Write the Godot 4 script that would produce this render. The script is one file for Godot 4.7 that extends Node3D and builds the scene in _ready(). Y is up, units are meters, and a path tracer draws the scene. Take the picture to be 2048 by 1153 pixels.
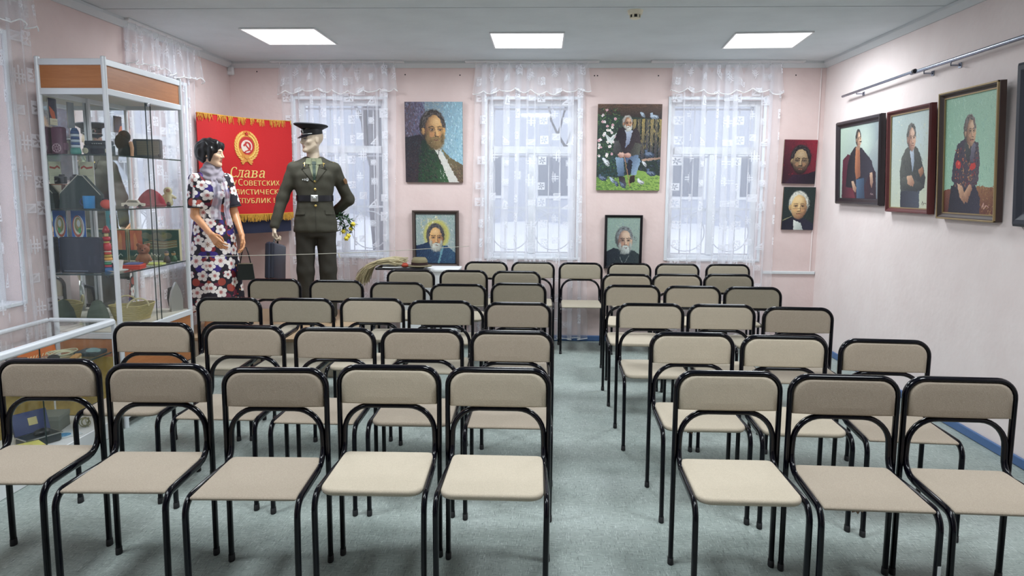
extends Node3D
# A small museum hall: rows of tubular chairs facing the camera, two dressed mannequins, a glass cabinet, portraits and lace curtains.

class MB:
	# collects vertices; t is applied to everything that is added
	var v := PackedVector3Array()
	var n := PackedVector3Array()
	var uv := PackedVector2Array()
	var c := PackedColorArray()
	var idx := PackedInt32Array()
	var t := Transform3D()
	var col := Color.WHITE
	var colored := false

	func add(p: Vector3, nn: Vector3, u := Vector2.ZERO) -> int:
		v.append(t * p)
		n.append((t.basis * nn).normalized())
		uv.append(u)
		c.append(col)
		return v.size() - 1

	func tri(a: int, b: int, d: int) -> void:
		idx.append(a)
		idx.append(b)
		idx.append(d)

	func quad(a: int, b: int, d: int, e: int) -> void:
		tri(a, b, d)
		tri(a, d, e)

	func face(ps: Array, nn: Vector3) -> void:
		var f := v.size()
		for p in ps:
			add(p, nn)
		for i in range(1, ps.size() - 1):
			tri(f, f + i, f + i + 1)

	func box(ctr: Vector3, size: Vector3, b := 0.0) -> void:
		var h := size * 0.5
		b = minf(b, minf(h.x, minf(h.y, h.z)) * 0.95)
		for ax in 3:
			var a1 := (ax + 1) % 3
			var a2 := (ax + 2) % 3
			for s: float in [-1.0, 1.0]:
				var nn := Vector3.ZERO
				nn[ax] = s
				var ps := []
				for q in [[-1, -1], [1, -1], [1, 1], [-1, 1]]:
					var p := Vector3.ZERO
					p[ax] = s * h[ax]
					p[a1] = q[0] * (h[a1] - b)
					p[a2] = q[1] * (h[a2] - b)
					ps.append(ctr + p)
				face(ps, nn)
		if b > 0.0:
			for ax in 3:
				var a1 := (ax + 1) % 3
				var a2 := (ax + 2) % 3
				for s1: float in [-1.0, 1.0]:
					for s2: float in [-1.0, 1.0]:
						var f := v.size()
						for e: float in [-1.0, 1.0]:
							var p := Vector3.ZERO
							p[ax] = e * (h[ax] - b)
							var q := p
							p[a1] = s1 * h[a1]
							p[a2] = s2 * (h[a2] - b)
							q[a1] = s1 * (h[a1] - b)
							q[a2] = s2 * h[a2]
							var n1 := Vector3.ZERO
							n1[a1] = s1
							var n2 := Vector3.ZERO
							n2[a2] = s2
							add(ctr + p, n1 * 0.8 + n2 * 0.2)
							add(ctr + q, n2 * 0.8 + n1 * 0.2)
						quad(f, f + 1, f + 3, f + 2)
			for sx: float in [-1.0, 1.0]:
				for sy: float in [-1.0, 1.0]:
					for sz: float in [-1.0, 1.0]:
						var k := Vector3(sx * h.x, sy * h.y, sz * h.z)
						face([ctr + k - Vector3(0, sy * b, sz * b), ctr + k - Vector3(sx * b, 0, sz * b), ctr + k - Vector3(sx * b, sy * b, 0)], Vector3(sx, sy, sz).normalized())

	func span(a: Vector3, b: Vector3, bev := 0.0) -> void:
		box((a + b) * 0.5, (b - a).abs(), bev)

	# an oval tube: thin[i] is the direction of radius ra at point i, rb the other radius
	func oval(pts: PackedVector3Array, thin: PackedVector3Array, ra: float, rb: float, seg := 10, cap := true) -> void:
		var m := pts.size()
		var f0 := v.size()
		for i in m:
			var tg := (pts[mini(i + 1, m - 1)] - pts[maxi(i - 1, 0)]).normalized()
			var a := (thin[i] - tg * thin[i].dot(tg)).normalized()
			var b := tg.cross(a)
			for k in seg:
				var th := TAU * k / seg
				add(pts[i] + a * cos(th) * ra + b * sin(th) * rb, (a * cos(th) / ra + b * sin(th) / rb).normalized(), Vector2(float(k) / seg, float(i)))
		for i in m - 1:
			for k in seg:
				var k2 := (k + 1) % seg
				quad(f0 + i * seg + k, f0 + i * seg + k2, f0 + (i + 1) * seg + k2, f0 + (i + 1) * seg + k)
		if cap:
			for e in [0, m - 1]:
				var tg: Vector3 = (pts[1] - pts[0]).normalized() * -1.0 if e == 0 else (pts[m - 1] - pts[m - 2]).normalized()
				var ps := []
				for k in seg:
					ps.append(t.affine_inverse() * v[f0 + e * seg + k])
				face(ps, tg)

	func tube(pts: PackedVector3Array, r: float, seg := 8, cap := true, r2 := -1.0) -> void:
		var m := pts.size()
		var f0 := v.size()
		var tg0 := (pts[1] - pts[0]).normalized()
		var a := tg0.cross(Vector3.UP if absf(tg0.y) < 0.9 else Vector3.RIGHT).normalized()
		for i in m:
			var tg := (pts[mini(i + 1, m - 1)] - pts[maxi(i - 1, 0)]).normalized()
			a = (a - tg * a.dot(tg)).normalized()
			var b := tg.cross(a)
			var rr := r if r2 < 0.0 else lerpf(r, r2, float(i) / (m - 1))
			for k in seg:
				var th := TAU * k / seg
				var d := a * cos(th) + b * sin(th)
				add(pts[i] + d * rr, d, Vector2(float(k) / seg, float(i)))
		for i in m - 1:
			for k in seg:
				var k2 := (k + 1) % seg
				quad(f0 + i * seg + k, f0 + i * seg + k2, f0 + (i + 1) * seg + k2, f0 + (i + 1) * seg + k)
		if cap and seg > 4:
			for e in [0, m - 1]:
				var tg: Vector3 = (pts[0] - pts[1]).normalized() if e == 0 else (pts[m - 1] - pts[m - 2]).normalized()
				var ps := []
				for k in seg:
					ps.append(t.affine_inverse() * v[f0 + e * seg + k])
				face(ps, tg)

	# profile of Vector2(radius, y) from bottom to top, around y
	func lathe(prof: Array, seg := 20, at := Vector3.ZERO, sz := 1.0) -> void:
		var m := prof.size()
		var f0 := v.size()
		for i in m:
			var p: Vector2 = prof[i]
			var d: Vector2 = prof[mini(i + 1, m - 1)] - prof[maxi(i - 1, 0)]
			var nr := Vector2(d.y, -d.x).normalized()
			for k in seg + 1:
				var th := TAU * k / seg
				add(at + Vector3(cos(th) * p.x, p.y, sin(th) * p.x * sz), Vector3(cos(th) * nr.x, nr.y, sin(th) * nr.x / sz).normalized(), Vector2(float(k) / seg, float(i) / (m - 1)))
		for i in m - 1:
			for k in seg:
				var a := f0 + i * (seg + 1) + k
				quad(a, a + 1, a + seg + 2, a + seg + 1)

	func ellipsoid(ctr: Vector3, r: Vector3, seg := 14) -> void:
		var f0 := v.size()
		var m := seg / 2 + 1
		for i in m:
			var ph := PI * i / (m - 1) - PI / 2
			for k in seg + 1:
				var th := TAU * k / seg
				var d := Vector3(cos(ph) * cos(th), sin(ph), cos(ph) * sin(th))
				add(ctr + d * r, (d / r).normalized(), Vector2(float(k) / seg, float(i) / (m - 1)))
		for i in m - 1:
			for k in seg:
				var a := f0 + i * (seg + 1) + k
				quad(a, a + 1, a + seg + 2, a + seg + 1)

	# flat outline in XY, from z0 to z1
	func prism(poly: PackedVector2Array, z0: float, z1: float, smooth := false) -> void:
		var ts := Geometry2D.triangulate_polygon(poly)
		var m := poly.size()
		for s in 2:
			var f := v.size()
			for p in poly:
				add(Vector3(p.x, p.y, z1 if s else z0), Vector3(0, 0, signf(z1 - z0) * (1.0 if s else -1.0)), p)
			for i in range(0, ts.size(), 3):
				tri(f + ts[i], f + ts[i + 1], f + ts[i + 2])
		var area := 0.0
		for i in m:
			area += poly[i].cross(poly[(i + 1) % m])
		for i in m:
			var a := poly[i]
			var b := poly[(i + 1) % m]
			var d := (b - a).normalized() * signf(area)
			var nn := Vector3(d.y, -d.x, 0)
			face([Vector3(a.x, a.y, z0), Vector3(b.x, b.y, z0), Vector3(b.x, b.y, z1), Vector3(a.x, a.y, z1)], nn)

	# rings of one convex outline: prof holds Vector2(scale, z); both ends are closed
	func pillow(poly: PackedVector2Array, prof: Array, ctr := Vector2.ZERO) -> void:
		var m := poly.size()
		var f0 := v.size()
		var q := prof.size()
		for i in q:
			var pr: Vector2 = prof[i]
			var dn: Vector2 = prof[mini(i + 1, q - 1)] - prof[maxi(i - 1, 0)]
			for k in m:
				var p := ctr + (poly[k] - ctr) * pr.x
				var e := poly[(k + 1) % m] - poly[(k + m - 1) % m]
				var out := Vector2(e.y, -e.x).normalized()
				if out.dot(poly[k] - ctr) < 0:
					out = -out
				var sc := (poly[k] - ctr).length()
				add(Vector3(p.x, p.y, pr.y), (Vector3(out.x, out.y, 0) * dn.y - Vector3(0, 0, dn.x * sc)).normalized(), p)
		for i in q - 1:
			for k in m:
				var k2 := (k + 1) % m
				quad(f0 + i * m + k, f0 + i * m + k2, f0 + (i + 1) * m + k2, f0 + (i + 1) * m + k)
		for e in [0, q - 1]:
			var pr: Vector2 = prof[e]
			var nn := Vector3(0, 0, -1 if (e == 0) == (prof[q - 1].y > prof[0].y) else 1)
			var f := v.size()
			add(Vector3(ctr.x, ctr.y, pr.y), nn, ctr)
			for k in m:
				var p := ctr + (poly[k] - ctr) * pr.x
				add(Vector3(p.x, p.y, pr.y), nn, p)
			for k in m:
				tri(f, f + 1 + k, f + 1 + (k + 1) % m)

	# a sheet of points f.call(u, v) with u, v in 0..1; us, vs scale the texture
	func sheet(f: Callable, nu: int, nv: int, us := 1.0, vs := 1.0) -> void:
		var g := PackedVector3Array()
		for j in nv + 1:
			for i in nu + 1:
				g.append(f.call(float(i) / nu, float(j) / nv))
		var f0 := v.size()
		var w := nu + 1
		for j in nv + 1:
			for i in nu + 1:
				var du := g[j * w + mini(i + 1, nu)] - g[j * w + maxi(i - 1, 0)]
				var dv := g[mini(j + 1, nv) * w + i] - g[maxi(j - 1, 0) * w + i]
				add(g[j * w + i], du.cross(dv).normalized(), Vector2(us * i / nu, vs * j / nv))
		for j in nv:
			for i in nu:
				var a := f0 + j * w + i
				quad(a, a + 1, a + w + 1, a + w)

	func mesh() -> ArrayMesh:
		for i in range(0, idx.size(), 3):
			var a := v[idx[i]]
			var fn := (v[idx[i + 1]] - a).cross(v[idx[i + 2]] - a)
			if fn.dot(n[idx[i]] + n[idx[i + 1]] + n[idx[i + 2]]) > 0.0:
				var s := idx[i + 1]
				idx[i + 1] = idx[i + 2]
				idx[i + 2] = s
		var arr := []
		arr.resize(Mesh.ARRAY_MAX)
		arr[Mesh.ARRAY_VERTEX] = v
		arr[Mesh.ARRAY_NORMAL] = n
		arr[Mesh.ARRAY_TEX_UV] = uv
		if colored:
			arr[Mesh.ARRAY_COLOR] = c
		arr[Mesh.ARRAY_INDEX] = idx
		var me := ArrayMesh.new()
		me.add_surface_from_arrays(Mesh.PRIMITIVE_TRIANGLES, arr)
		return me


class Canvas:
	# a picture that is painted with polygons, ovals, lines and brush dabs; coordinates run 0..1
	var w: int
	var h: int
	var px := PackedColorArray()
	var rng := RandomNumberGenerator.new()

	func _init(ww: int, hh: int, base: Color, sd := 1) -> void:
		w = ww
		h = hh
		px.resize(w * h)
		px.fill(base)
		rng.seed = sd

	func put(x: int, y: int, k: Color, a := 1.0) -> void:
		if x >= 0 and y >= 0 and x < w and y < h:
			px[y * w + x] = k if a >= 1.0 else px[y * w + x].lerp(k, a)

	func wrap_put(x: int, y: int, k: Color) -> void:
		px[posmod(y, h) * w + posmod(x, w)] = k

	func poly(pts: Array, k: Color, a := 1.0) -> void:
		var m := pts.size() / 2
		var lo := 1e9
		var hi := -1e9
		for i in m:
			lo = minf(lo, pts[i * 2 + 1])
			hi = maxf(hi, pts[i * 2 + 1])
		for y in range(maxi(0, int(lo * h)), mini(h, int(hi * h) + 1)):
			var fy := (y + 0.5) / h
			var xs := []
			for i in m:
				var j := (i + 1) % m
				var y0: float = pts[i * 2 + 1]
				var y1: float = pts[j * 2 + 1]
				if (y0 <= fy) != (y1 <= fy):
					xs.append(lerpf(pts[i * 2], pts[j * 2], (fy - y0) / (y1 - y0)))
			xs.sort()
			for i in range(0, xs.size() - 1, 2):
				for x in range(maxi(0, int(xs[i] * w)), mini(w, int(xs[i + 1] * w) + 1)):
					put(x, y, k, a)

	func oval(cx: float, cy: float, rx: float, ry: float, k: Color, rot := 0.0, a := 1.0) -> void:
		var ps := []
		for i in 22:
			var th := TAU * i / 22
			var q := Vector2(cos(th) * rx * w, sin(th) * ry * h).rotated(rot)
			ps.append(cx + q.x / w)
			ps.append(cy + q.y / h)
		poly(ps, k, a)

	func line(pts: Array, wd: float, k: Color) -> void:
		for i in range(0, pts.size() - 2, 2):
			var p := Vector2(pts[i] * w, pts[i + 1] * h)
			var q := Vector2(pts[i + 2] * w, pts[i + 3] * h)
			var m := int(p.distance_to(q) * 2.0) + 1
			var r := maxi(0, int(wd * w * 0.5))
			for s in m + 1:
				var o := p.lerp(q, float(s) / m)
				for dy in range(-r, r + 1):
					for dx in range(-r, r + 1):
						if dx * dx + dy * dy <= r * r + 1:
							put(int(o.x) + dx, int(o.y) + dy, k)

	# short brush strokes that pick up the colour under them
	func dabs(count: int, ln: int, wd: int, jit: float, ang := 99.0) -> void:
		for i in count:
			var x := rng.randi_range(0, w - 1)
			var y := rng.randi_range(0, h - 1)
			var k := px[y * w + x]
			var j := rng.randf_range(-jit, jit)
			k = Color(clampf(k.r + j + rng.randf_range(-jit, jit) * 0.4, 0, 1), clampf(k.g + j, 0, 1), clampf(k.b + j + rng.randf_range(-jit, jit) * 0.4, 0, 1))
			var th := rng.randf() * PI if ang > 90.0 else ang + rng.randf_range(-0.4, 0.4)
			var d := Vector2(cos(th), sin(th))
			var q := Vector2(-d.y, d.x)
			for s in range(-ln, ln + 1):
				for e in range(-wd, wd + 1):
					var o := Vector2(x, y) + d * s * 0.7 + q * e * 0.7
					put(int(o.x), int(o.y), k, 0.75)

	func dab_area(x0: float, y0: float, x1: float, y1: float, cols: Array, count: int, ln: int, wd: int, ang := 99.0) -> void:
		for i in count:
			var x := rng.randf_range(x0, x1) * w
			var y := rng.randf_range(y0, y1) * h
			var k: Color = cols[rng.randi() % cols.size()]
			var th := rng.randf() * PI if ang > 90.0 else ang + rng.randf_range(-0.3, 0.3)
			var d := Vector2(cos(th), sin(th))
			var q := Vector2(-d.y, d.x)
			for s in range(-ln, ln + 1):
				for e in range(-wd, wd + 1):
					var o := Vector2(x, y) + d * s * 0.7 + q * e * 0.7
					put(int(o.x), int(o.y), k, 0.8)

	# a polygon that runs from one colour to another along a direction
	func gpoly(pts: Array, k0: Color, k1: Color, ang := 0.0) -> void:
		var keep := px.duplicate()
		poly(pts, Color(9, 9, 9))
		var lo := 1e9
		var hi := -1e9
		var d := Vector2(cos(ang), sin(ang))
		for i in range(0, pts.size(), 2):
			var q := Vector2(pts[i] * w, pts[i + 1] * h).dot(d)
			lo = minf(lo, q)
			hi = maxf(hi, q)
		var y0 := h
		var y1 := 0
		for i in range(1, pts.size(), 2):
			y0 = mini(y0, int(pts[i] * h))
			y1 = maxi(y1, int(pts[i] * h) + 2)
		for y in range(maxi(0, y0), mini(h, y1)):
			for x in w:
				if px[y * w + x].r > 5.0:
					px[y * w + x] = k0.lerp(k1, clampf((Vector2(x, y).dot(d) - lo) / (hi - lo), 0, 1))
		keep.clear()

	# an oval painted as a rounded form: light side towards ang
	func ball(cx: float, cy: float, rx: float, ry: float, lit: Color, dark: Color, ang: float, soft := 0.12) -> void:
		var l := Vector3(cos(ang) * 0.75, sin(ang) * 0.75, 0.66)
		for y in range(maxi(0, int((cy - ry) * h)), mini(h, int((cy + ry) * h) + 1)):
			for x in range(maxi(0, int((cx - rx) * w)), mini(w, int((cx + rx) * w) + 1)):
				var q := Vector2((float(x) / w - cx) / rx, (float(y) / h - cy) / ry)
				var r := q.length()
				if r < 1.0:
					var s := clampf(Vector3(q.x, q.y, sqrt(1.0 - r * r)).dot(l) * 0.75 + 0.28, 0, 1)
					px[y * w + x] = px[y * w + x].lerp(dark.lerp(lit, s), clampf((1.0 - r) / soft, 0, 1))

	# a painted head; hh is half its height as a share of the picture, turn -1..1 looks left or right
	func face(cx: float, cy: float, hh: float, turn: float, o: Dictionary) -> void:
		var a := hh * h / w * 0.88
		var lit: Color = o.skin
		var dark: Color = o.shade
		var ang: float = o.get("light", -0.7)
		var hair: Color = o.hair
		ball(cx - turn * a * 0.16, cy - hh * 0.14, a * 0.84, hh * 0.96, hair.lightened(0.12), hair.darkened(0.35), ang)
		if o.get("ear", true):
			ball(cx - signf(turn + 0.01) * a * 0.66, cy + hh * 0.12, a * 0.13, hh * 0.22, lit.darkened(0.12), dark, ang)
		ball(cx + turn * a * 0.14, cy + hh * 0.1, a * 0.66, hh * 0.9, lit, dark, ang, 0.1)
		ball(cx + turn * a * 0.2, cy - hh * 0.36, a * 0.44, hh * 0.34, lit.lightened(0.16), lit.lerp(dark, 0.25), ang, 0.7)
		var nx := cx + turn * a * 0.3
		for s: float in [-1.0, 1.0]:
			var ex := nx + s * a * 0.27 * (1.0 - 0.3 * absf(turn) * (1.0 if s == signf(turn) else 0.0))
			oval(ex, cy + hh * 0.02, a * 0.19, hh * 0.11, dark.darkened(0.1), 0.0, 0.38)
			oval(ex, cy + hh * 0.3, a * 0.15, hh * 0.14, lit.lerp(Color(0.75, 0.36, 0.26), 0.35), 0.0, 0.45)
			oval(ex, cy + hh * 0.035, a * 0.1, hh * 0.026, Color(0.56, 0.5, 0.44))
			oval(ex + turn * a * 0.03, cy + hh * 0.035, a * 0.048, hh * 0.03, Color(0.12, 0.09, 0.08))
			line([ex - a * 0.14, cy + hh * 0.0, ex + a * 0.14, cy + hh * 0.0], a * 0.03, dark.darkened(0.45))
			line([ex - a * 0.17, cy - hh * 0.1 - s * turn * 0.0, ex, cy - hh * 0.15, ex + a * 0.16, cy - hh * 0.11], a * 0.05, o.get("brow", hair.darkened(0.2)))
		poly([nx - a * 0.05, cy - hh * 0.06, nx + a * 0.06, cy - hh * 0.06, nx + a * 0.13 + turn * a * 0.1, cy + hh * 0.36, nx - a * 0.12 + turn * a * 0.1, cy + hh * 0.36], lit.lightened(0.08), 0.75)
		var sh := -1.0 if cos(ang) > 0 else 1.0
		poly([nx + sh * a * 0.06, cy, nx + sh * a * 0.16 + turn * a * 0.1, cy + hh * 0.36, nx + sh * a * 0.06 + turn * a * 0.1, cy + hh * 0.36], dark, 0.7)
		line([nx - a * 0.12 + turn * a * 0.1, cy + hh * 0.38, nx + a * 0.12 + turn * a * 0.1, cy + hh * 0.38], a * 0.05, dark.darkened(0.4))
		line([nx - a * 0.2, cy + hh * 0.57, nx + a * 0.2, cy + hh * 0.565], a * 0.05, Color(0.36, 0.18, 0.16))
		line([nx - a * 0.12, cy + hh * 0.63, nx + a * 0.12, cy + hh * 0.63], a * 0.05, lit.lerp(Color(0.66, 0.3, 0.28), 0.5))
		if o.has("beard"):
			var b: Color = o.beard
			ball(nx - turn * a * 0.1, cy + hh * 0.76, a * 0.56, hh * 0.4, b, b.darkened(0.5), ang, 0.35)
			for s: float in [-1.0, 1.0]:
				ball(cx + turn * a * 0.14 + s * a * 0.46, cy + hh * 0.48, a * 0.17, hh * 0.42, b.darkened(0.12), b.darkened(0.5), ang, 0.6)
				oval(nx + s * a * 0.15, cy + hh * 0.49, a * 0.17, hh * 0.06, b.darkened(0.08), s * 0.3)
			line([nx - a * 0.13, cy + hh * 0.585, nx + a * 0.13, cy + hh * 0.585], a * 0.05, Color(0.38, 0.2, 0.18))
			dab_area(nx - a * 0.45, cy + hh * 0.64, nx + a * 0.4, cy + hh * 1.08, [b.lightened(0.15), b, b.darkened(0.25), b.darkened(0.4)], int(90 * hh / 0.2), 5, 0, 1.5)
		# the hairline: strokes that follow the skull
		var hc := [hair, hair.lightened(0.2), hair.darkened(0.35), hair.lightened(0.08)]
		var bald: float = o.get("bald", 0.0)
		for i in 260:
			var th := rng.randf_range(PI * 1.02, PI * 1.98)
			var rr := rng.randf_range(0.74 + bald * 0.16, 1.0)
			var q := Vector2(cx - turn * a * 0.06 + cos(th) * a * 0.72 * rr, cy - hh * 0.08 + sin(th) * hh * 0.92 * rr)
			var e := Vector2(-sin(th) * a * 0.72, cos(th) * hh * 0.92) * 0.1
			line([q.x - e.x, q.y - e.y, q.x + e.x, q.y + e.y], a * 0.035, hc[rng.randi() % 4])

	# loosens every edge and lays bristle marks over the whole picture
	func brushed(amp: float, grain: float) -> void:
		var nz := FastNoiseLite.new()
		nz.seed = int(rng.seed) % 1000
		nz.frequency = 0.045
		nz.fractal_octaves = 2
		var src := px.duplicate()
		for y in h:
			for x in w:
				var dx := nz.get_noise_2d(x, y) * amp
				var dy := nz.get_noise_2d(x + 500.0, y + 300.0) * amp
				var k: Color = src[clampi(int(y + dy), 0, h - 1) * w + clampi(int(x + dx), 0, w - 1)]
				var g := (nz.get_noise_2d(x * 3.0 + dy * 6.0, y * 9.0 + dx * 12.0) + nz.get_noise_2d(x * 11.0, y * 5.0)) * grain
				px[y * w + x] = Color(clampf(k.r + g, 0, 1), clampf(k.g + g, 0, 1), clampf(k.b + g, 0, 1))

	func texture() -> ImageTexture:
		var b := PackedByteArray()
		b.resize(w * h * 4)
		for i in w * h:
			b[i * 4] = int(clampf(px[i].r, 0, 1) * 255)
			b[i * 4 + 1] = int(clampf(px[i].g, 0, 1) * 255)
			b[i * 4 + 2] = int(clampf(px[i].b, 0, 1) * 255)
			b[i * 4 + 3] = int(clampf(px[i].a, 0, 1) * 255)
		return ImageTexture.create_from_image(Image.create_from_data(w, h, false, Image.FORMAT_RGBA8, b))


var M := {}
var taken := {}


func numbered(called: String) -> String:
	if not taken.has(called):
		taken[called] = 0
		return called
	taken[called] += 1
	return "%s_%03d" % [called, taken[called]]


func tag(o: Node3D, label: String, category := "", group := "", kind := "") -> Node3D:
	o.set_meta("label", label)
	if category:
		o.set_meta("category", category)
	if group:
		o.set_meta("group", group)
	if kind:
		o.set_meta("kind", kind)
	return o


func thing(called: String, label: String, category: String, at := Vector3.ZERO, turn := 0.0, group := "") -> Node3D:
	var o := Node3D.new()
	o.name = numbered(called)
	add_child(o)
	o.position = at
	o.rotation.y = turn
	tag(o, label, category, group)
	return o


func obj(called: String, mb: MB, m: Material, parent: Node3D = null) -> MeshInstance3D:
	return put_mesh(called, mb.mesh(), m, parent)


func put_mesh(called: String, me: Mesh, m: Material, parent: Node3D = null) -> MeshInstance3D:
	var o := MeshInstance3D.new()
	o.mesh = me
	o.material_override = m
	if parent == null:
		o.name = numbered(called)
		add_child(o)
	else:
		o.name = called
		parent.add_child(o, true)
	return o


func struct(called: String, mb: MB, m: Material, label := "") -> MeshInstance3D:
	var o := obj(called, mb, m)
	o.name = called
	o.set_meta("kind", "structure")
	if label:
		o.set_meta("label", label)
	return o


func mat(r: float, g: float, b: float, rough := 0.6, metal := 0.0) -> StandardMaterial3D:
	# colours are given as sRGB 0..255
	var m := StandardMaterial3D.new()
	m.albedo_color = Color(r / 255.0, g / 255.0, b / 255.0)
	m.roughness = rough
	m.metallic = metal
	return m


func tex_mat(t: Texture2D, rough := 0.7) -> StandardMaterial3D:
	var m := StandardMaterial3D.new()
	m.albedo_texture = t
	m.roughness = rough
	return m


func glass(r: float, g: float, b: float, a: float) -> StandardMaterial3D:
	var m := mat(r, g, b, 0.03)
	m.albedo_color.a = a
	m.transparency = BaseMaterial3D.TRANSPARENCY_ALPHA
	return m


func arc(ctr: Vector3, a: Vector3, b: Vector3, r: float, t0: float, t1: float, steps: int) -> PackedVector3Array:
	var ps := PackedVector3Array()
	for i in steps + 1:
		var th := lerpf(t0, t1, float(i) / steps)
		ps.append(ctr + a * cos(th) * r + b * sin(th) * r)
	return ps


func round_rect(w: float, h: float, r: float, steps := 5) -> PackedVector2Array:
	var ps := PackedVector2Array()
	for q in 4:
		var c := Vector2((w * 0.5 - r) * (1 if q in [0, 3] else -1), (h * 0.5 - r) * (1 if q < 2 else -1))
		for i in steps + 1:
			var th := PI * 0.5 * (q + float(i) / steps)
			ps.append(c + Vector2(cos(th), sin(th)) * r)
	return ps


func rnd(sd: int) -> RandomNumberGenerator:
	var g := RandomNumberGenerator.new()
	g.seed = sd
	return g


# ---- smooth bodies: distance fields meshed as surface nets ----

static func cap(p: Vector3, a: Vector3, b: Vector3, ra: float, rb: float) -> float:
	var ba := b - a
	var q := clampf((p - a).dot(ba) / ba.length_squared(), 0.0, 1.0)
	return (p - a - ba * q).length() - lerpf(ra, rb, q)


static func smin(a: float, b: float, k: float) -> float:
	var q := maxf(k - absf(a - b), 0.0) / k
	return minf(a, b) - q * q * k * 0.25


static func smax(a: float, b: float, k: float) -> float:
	return -smin(-a, -b, k)


static func ell(p: Vector3, c: Vector3, r: Vector3) -> float:
	var q := (p - c) / r
	var k0 := q.length()
	if k0 < 0.0001:
		return -minf(r.x, minf(r.y, r.z))
	return k0 * (k0 - 1.0) / (q / r).length()


# rows of [y, half width, half depth, centre x, centre z], lowest first
static func loft(p: Vector3, rows: Array) -> float:
	var m := rows.size()
	var y := clampf(p.y, rows[0][0], rows[m - 1][0])
	var i := 0
	while i < m - 2 and y > rows[i + 1][0]:
		i += 1
	var a: Array = rows[i]
	var b: Array = rows[i + 1]
	var s: float = (y - a[0]) / (b[0] - a[0])
	s = s * s * (3.0 - 2.0 * s) * 0.5 + s * 0.5
	var w := lerpf(a[1], b[1], s)
	var d := lerpf(a[2], b[2], s)
	var x := p.x - lerpf(a[3], b[3], s)
	var z := p.z - lerpf(a[4], b[4], s)
	var k := sqrt(x * x / (w * w) + z * z / (d * d))
	var g := sqrt(x * x / (w * w * w * w) + z * z / (d * d * d * d))
	var r := k * (k - 1.0) / g if g > 0.0001 else -minf(w, d)
	return smax(r, absf(p.y - (rows[0][0] + rows[m - 1][0]) * 0.5) - (rows[m - 1][0] - rows[0][0]) * 0.5, 0.02)


static func bones(p: Vector3, bs: Array, d0 := 1e9) -> float:
	var d := d0
	for b in bs:
		d = smin(d, cap(p, b[0], b[1], b[2], b[3]), b[4])
	return d


func nets(mb: MB, f: Callable, lo: Vector3, hi: Vector3, cell: float, colour = null) -> void:
	var nx := int(ceil((hi.x - lo.x) / cell)) + 1
	var ny := int(ceil((hi.y - lo.y) / cell)) + 1
	var nz := int(ceil((hi.z - lo.z) / cell)) + 1
	var val := PackedFloat32Array()
	val.resize(nx * ny * nz)
	val.fill(1e6)
	var B := 5
	var live := []
	var reach := cell * B * 0.5 * 1.7321 * 1.35
	for bz in range(0, nz, B):
		for by in range(0, ny, B):
			for bx in range(0, nx, B):
				var d: float = f.call(lo + Vector3(bx + B * 0.5, by + B * 0.5, bz + B * 0.5) * cell)
				if absf(d) < reach:
					live.append(Vector3i(bx, by, bz))
	for b: Vector3i in live:
		for z in range(b.z, mini(b.z + B + 1, nz)):
			for y in range(b.y, mini(b.y + B + 1, ny)):
				for x in range(b.x, mini(b.x + B + 1, nx)):
					var i := (z * ny + y) * nx + x
					if val[i] > 1e5:
						val[i] = f.call(lo + Vector3(x, y, z) * cell)
	var vi := {}
	var first := mb.v.size()
	var corner := [0, 1, nx, nx + 1, nx * ny, nx * ny + 1, nx * ny + nx, nx * ny + nx + 1]
	var off := [Vector3(0, 0, 0), Vector3(1, 0, 0), Vector3(0, 1, 0), Vector3(1, 1, 0), Vector3(0, 0, 1), Vector3(1, 0, 1), Vector3(0, 1, 1), Vector3(1, 1, 1)]
	var edges := [[0, 1], [2, 3], [4, 5], [6, 7], [0, 2], [1, 3], [4, 6], [5, 7], [0, 4], [1, 5], [2, 6], [3, 7]]
	for b: Vector3i in live:
		for z in range(b.z, mini(b.z + B, nz - 1)):
			for y in range(b.y, mini(b.y + B, ny - 1)):
				for x in range(b.x, mini(b.x + B, nx - 1)):
					var i := (z * ny + y) * nx + x
					var inside := 0
					var whole := true
					for k in 8:
						var q := val[i + corner[k]]
						if q > 1e5:
							whole = false
						elif q < 0.0:
							inside += 1
					if not whole or inside == 0 or inside == 8:
						continue
					var s := Vector3.ZERO
					var m := 0
					for e in edges:
						var p := val[i + corner[e[0]]]
						var q := val[i + corner[e[1]]]
						if (p < 0.0) != (q < 0.0):
							s += (off[e[0]] as Vector3).lerp(off[e[1]], p / (p - q))
							m += 1
					var pos := lo + (Vector3(x, y, z) + s / m) * cell
					if colour != null:
						mb.col = colour.call(pos)
					vi[i] = mb.add(pos, Vector3.UP, Vector2(pos.x, pos.y))
	var acc := PackedVector3Array()
	acc.resize(mb.v.size() - first)
	var steps := [1, nx, nx * ny]
	for i: int in vi:
		for ax in 3:
			var j: int = i + steps[ax]
			if (val[i] < 0.0) == (val[j] < 0.0):
				continue
			var u: int = steps[(ax + 1) % 3]
			var w: int = steps[(ax + 2) % 3]
			if not (vi.has(i - u) and vi.has(i - w) and vi.has(i - u - w)):
				continue
			var a: int = vi[i]
			var b: int = vi[i - u]
			var c: int = vi[i - u - w]
			var d: int = vi[i - w]
			mb.quad(a, b, c, d)
			var fn := (mb.v[c] - mb.v[a]).cross(mb.v[d] - mb.v[b])
			if (fn[ax] < 0.0) == (val[i] < 0.0):
				fn = -fn
			for k in [a, b, c, d]:
				acc[k - first] += fn
	for k in acc.size():
		mb.n[first + k] = acc[k].normalized()


# ---- materials ----

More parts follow.
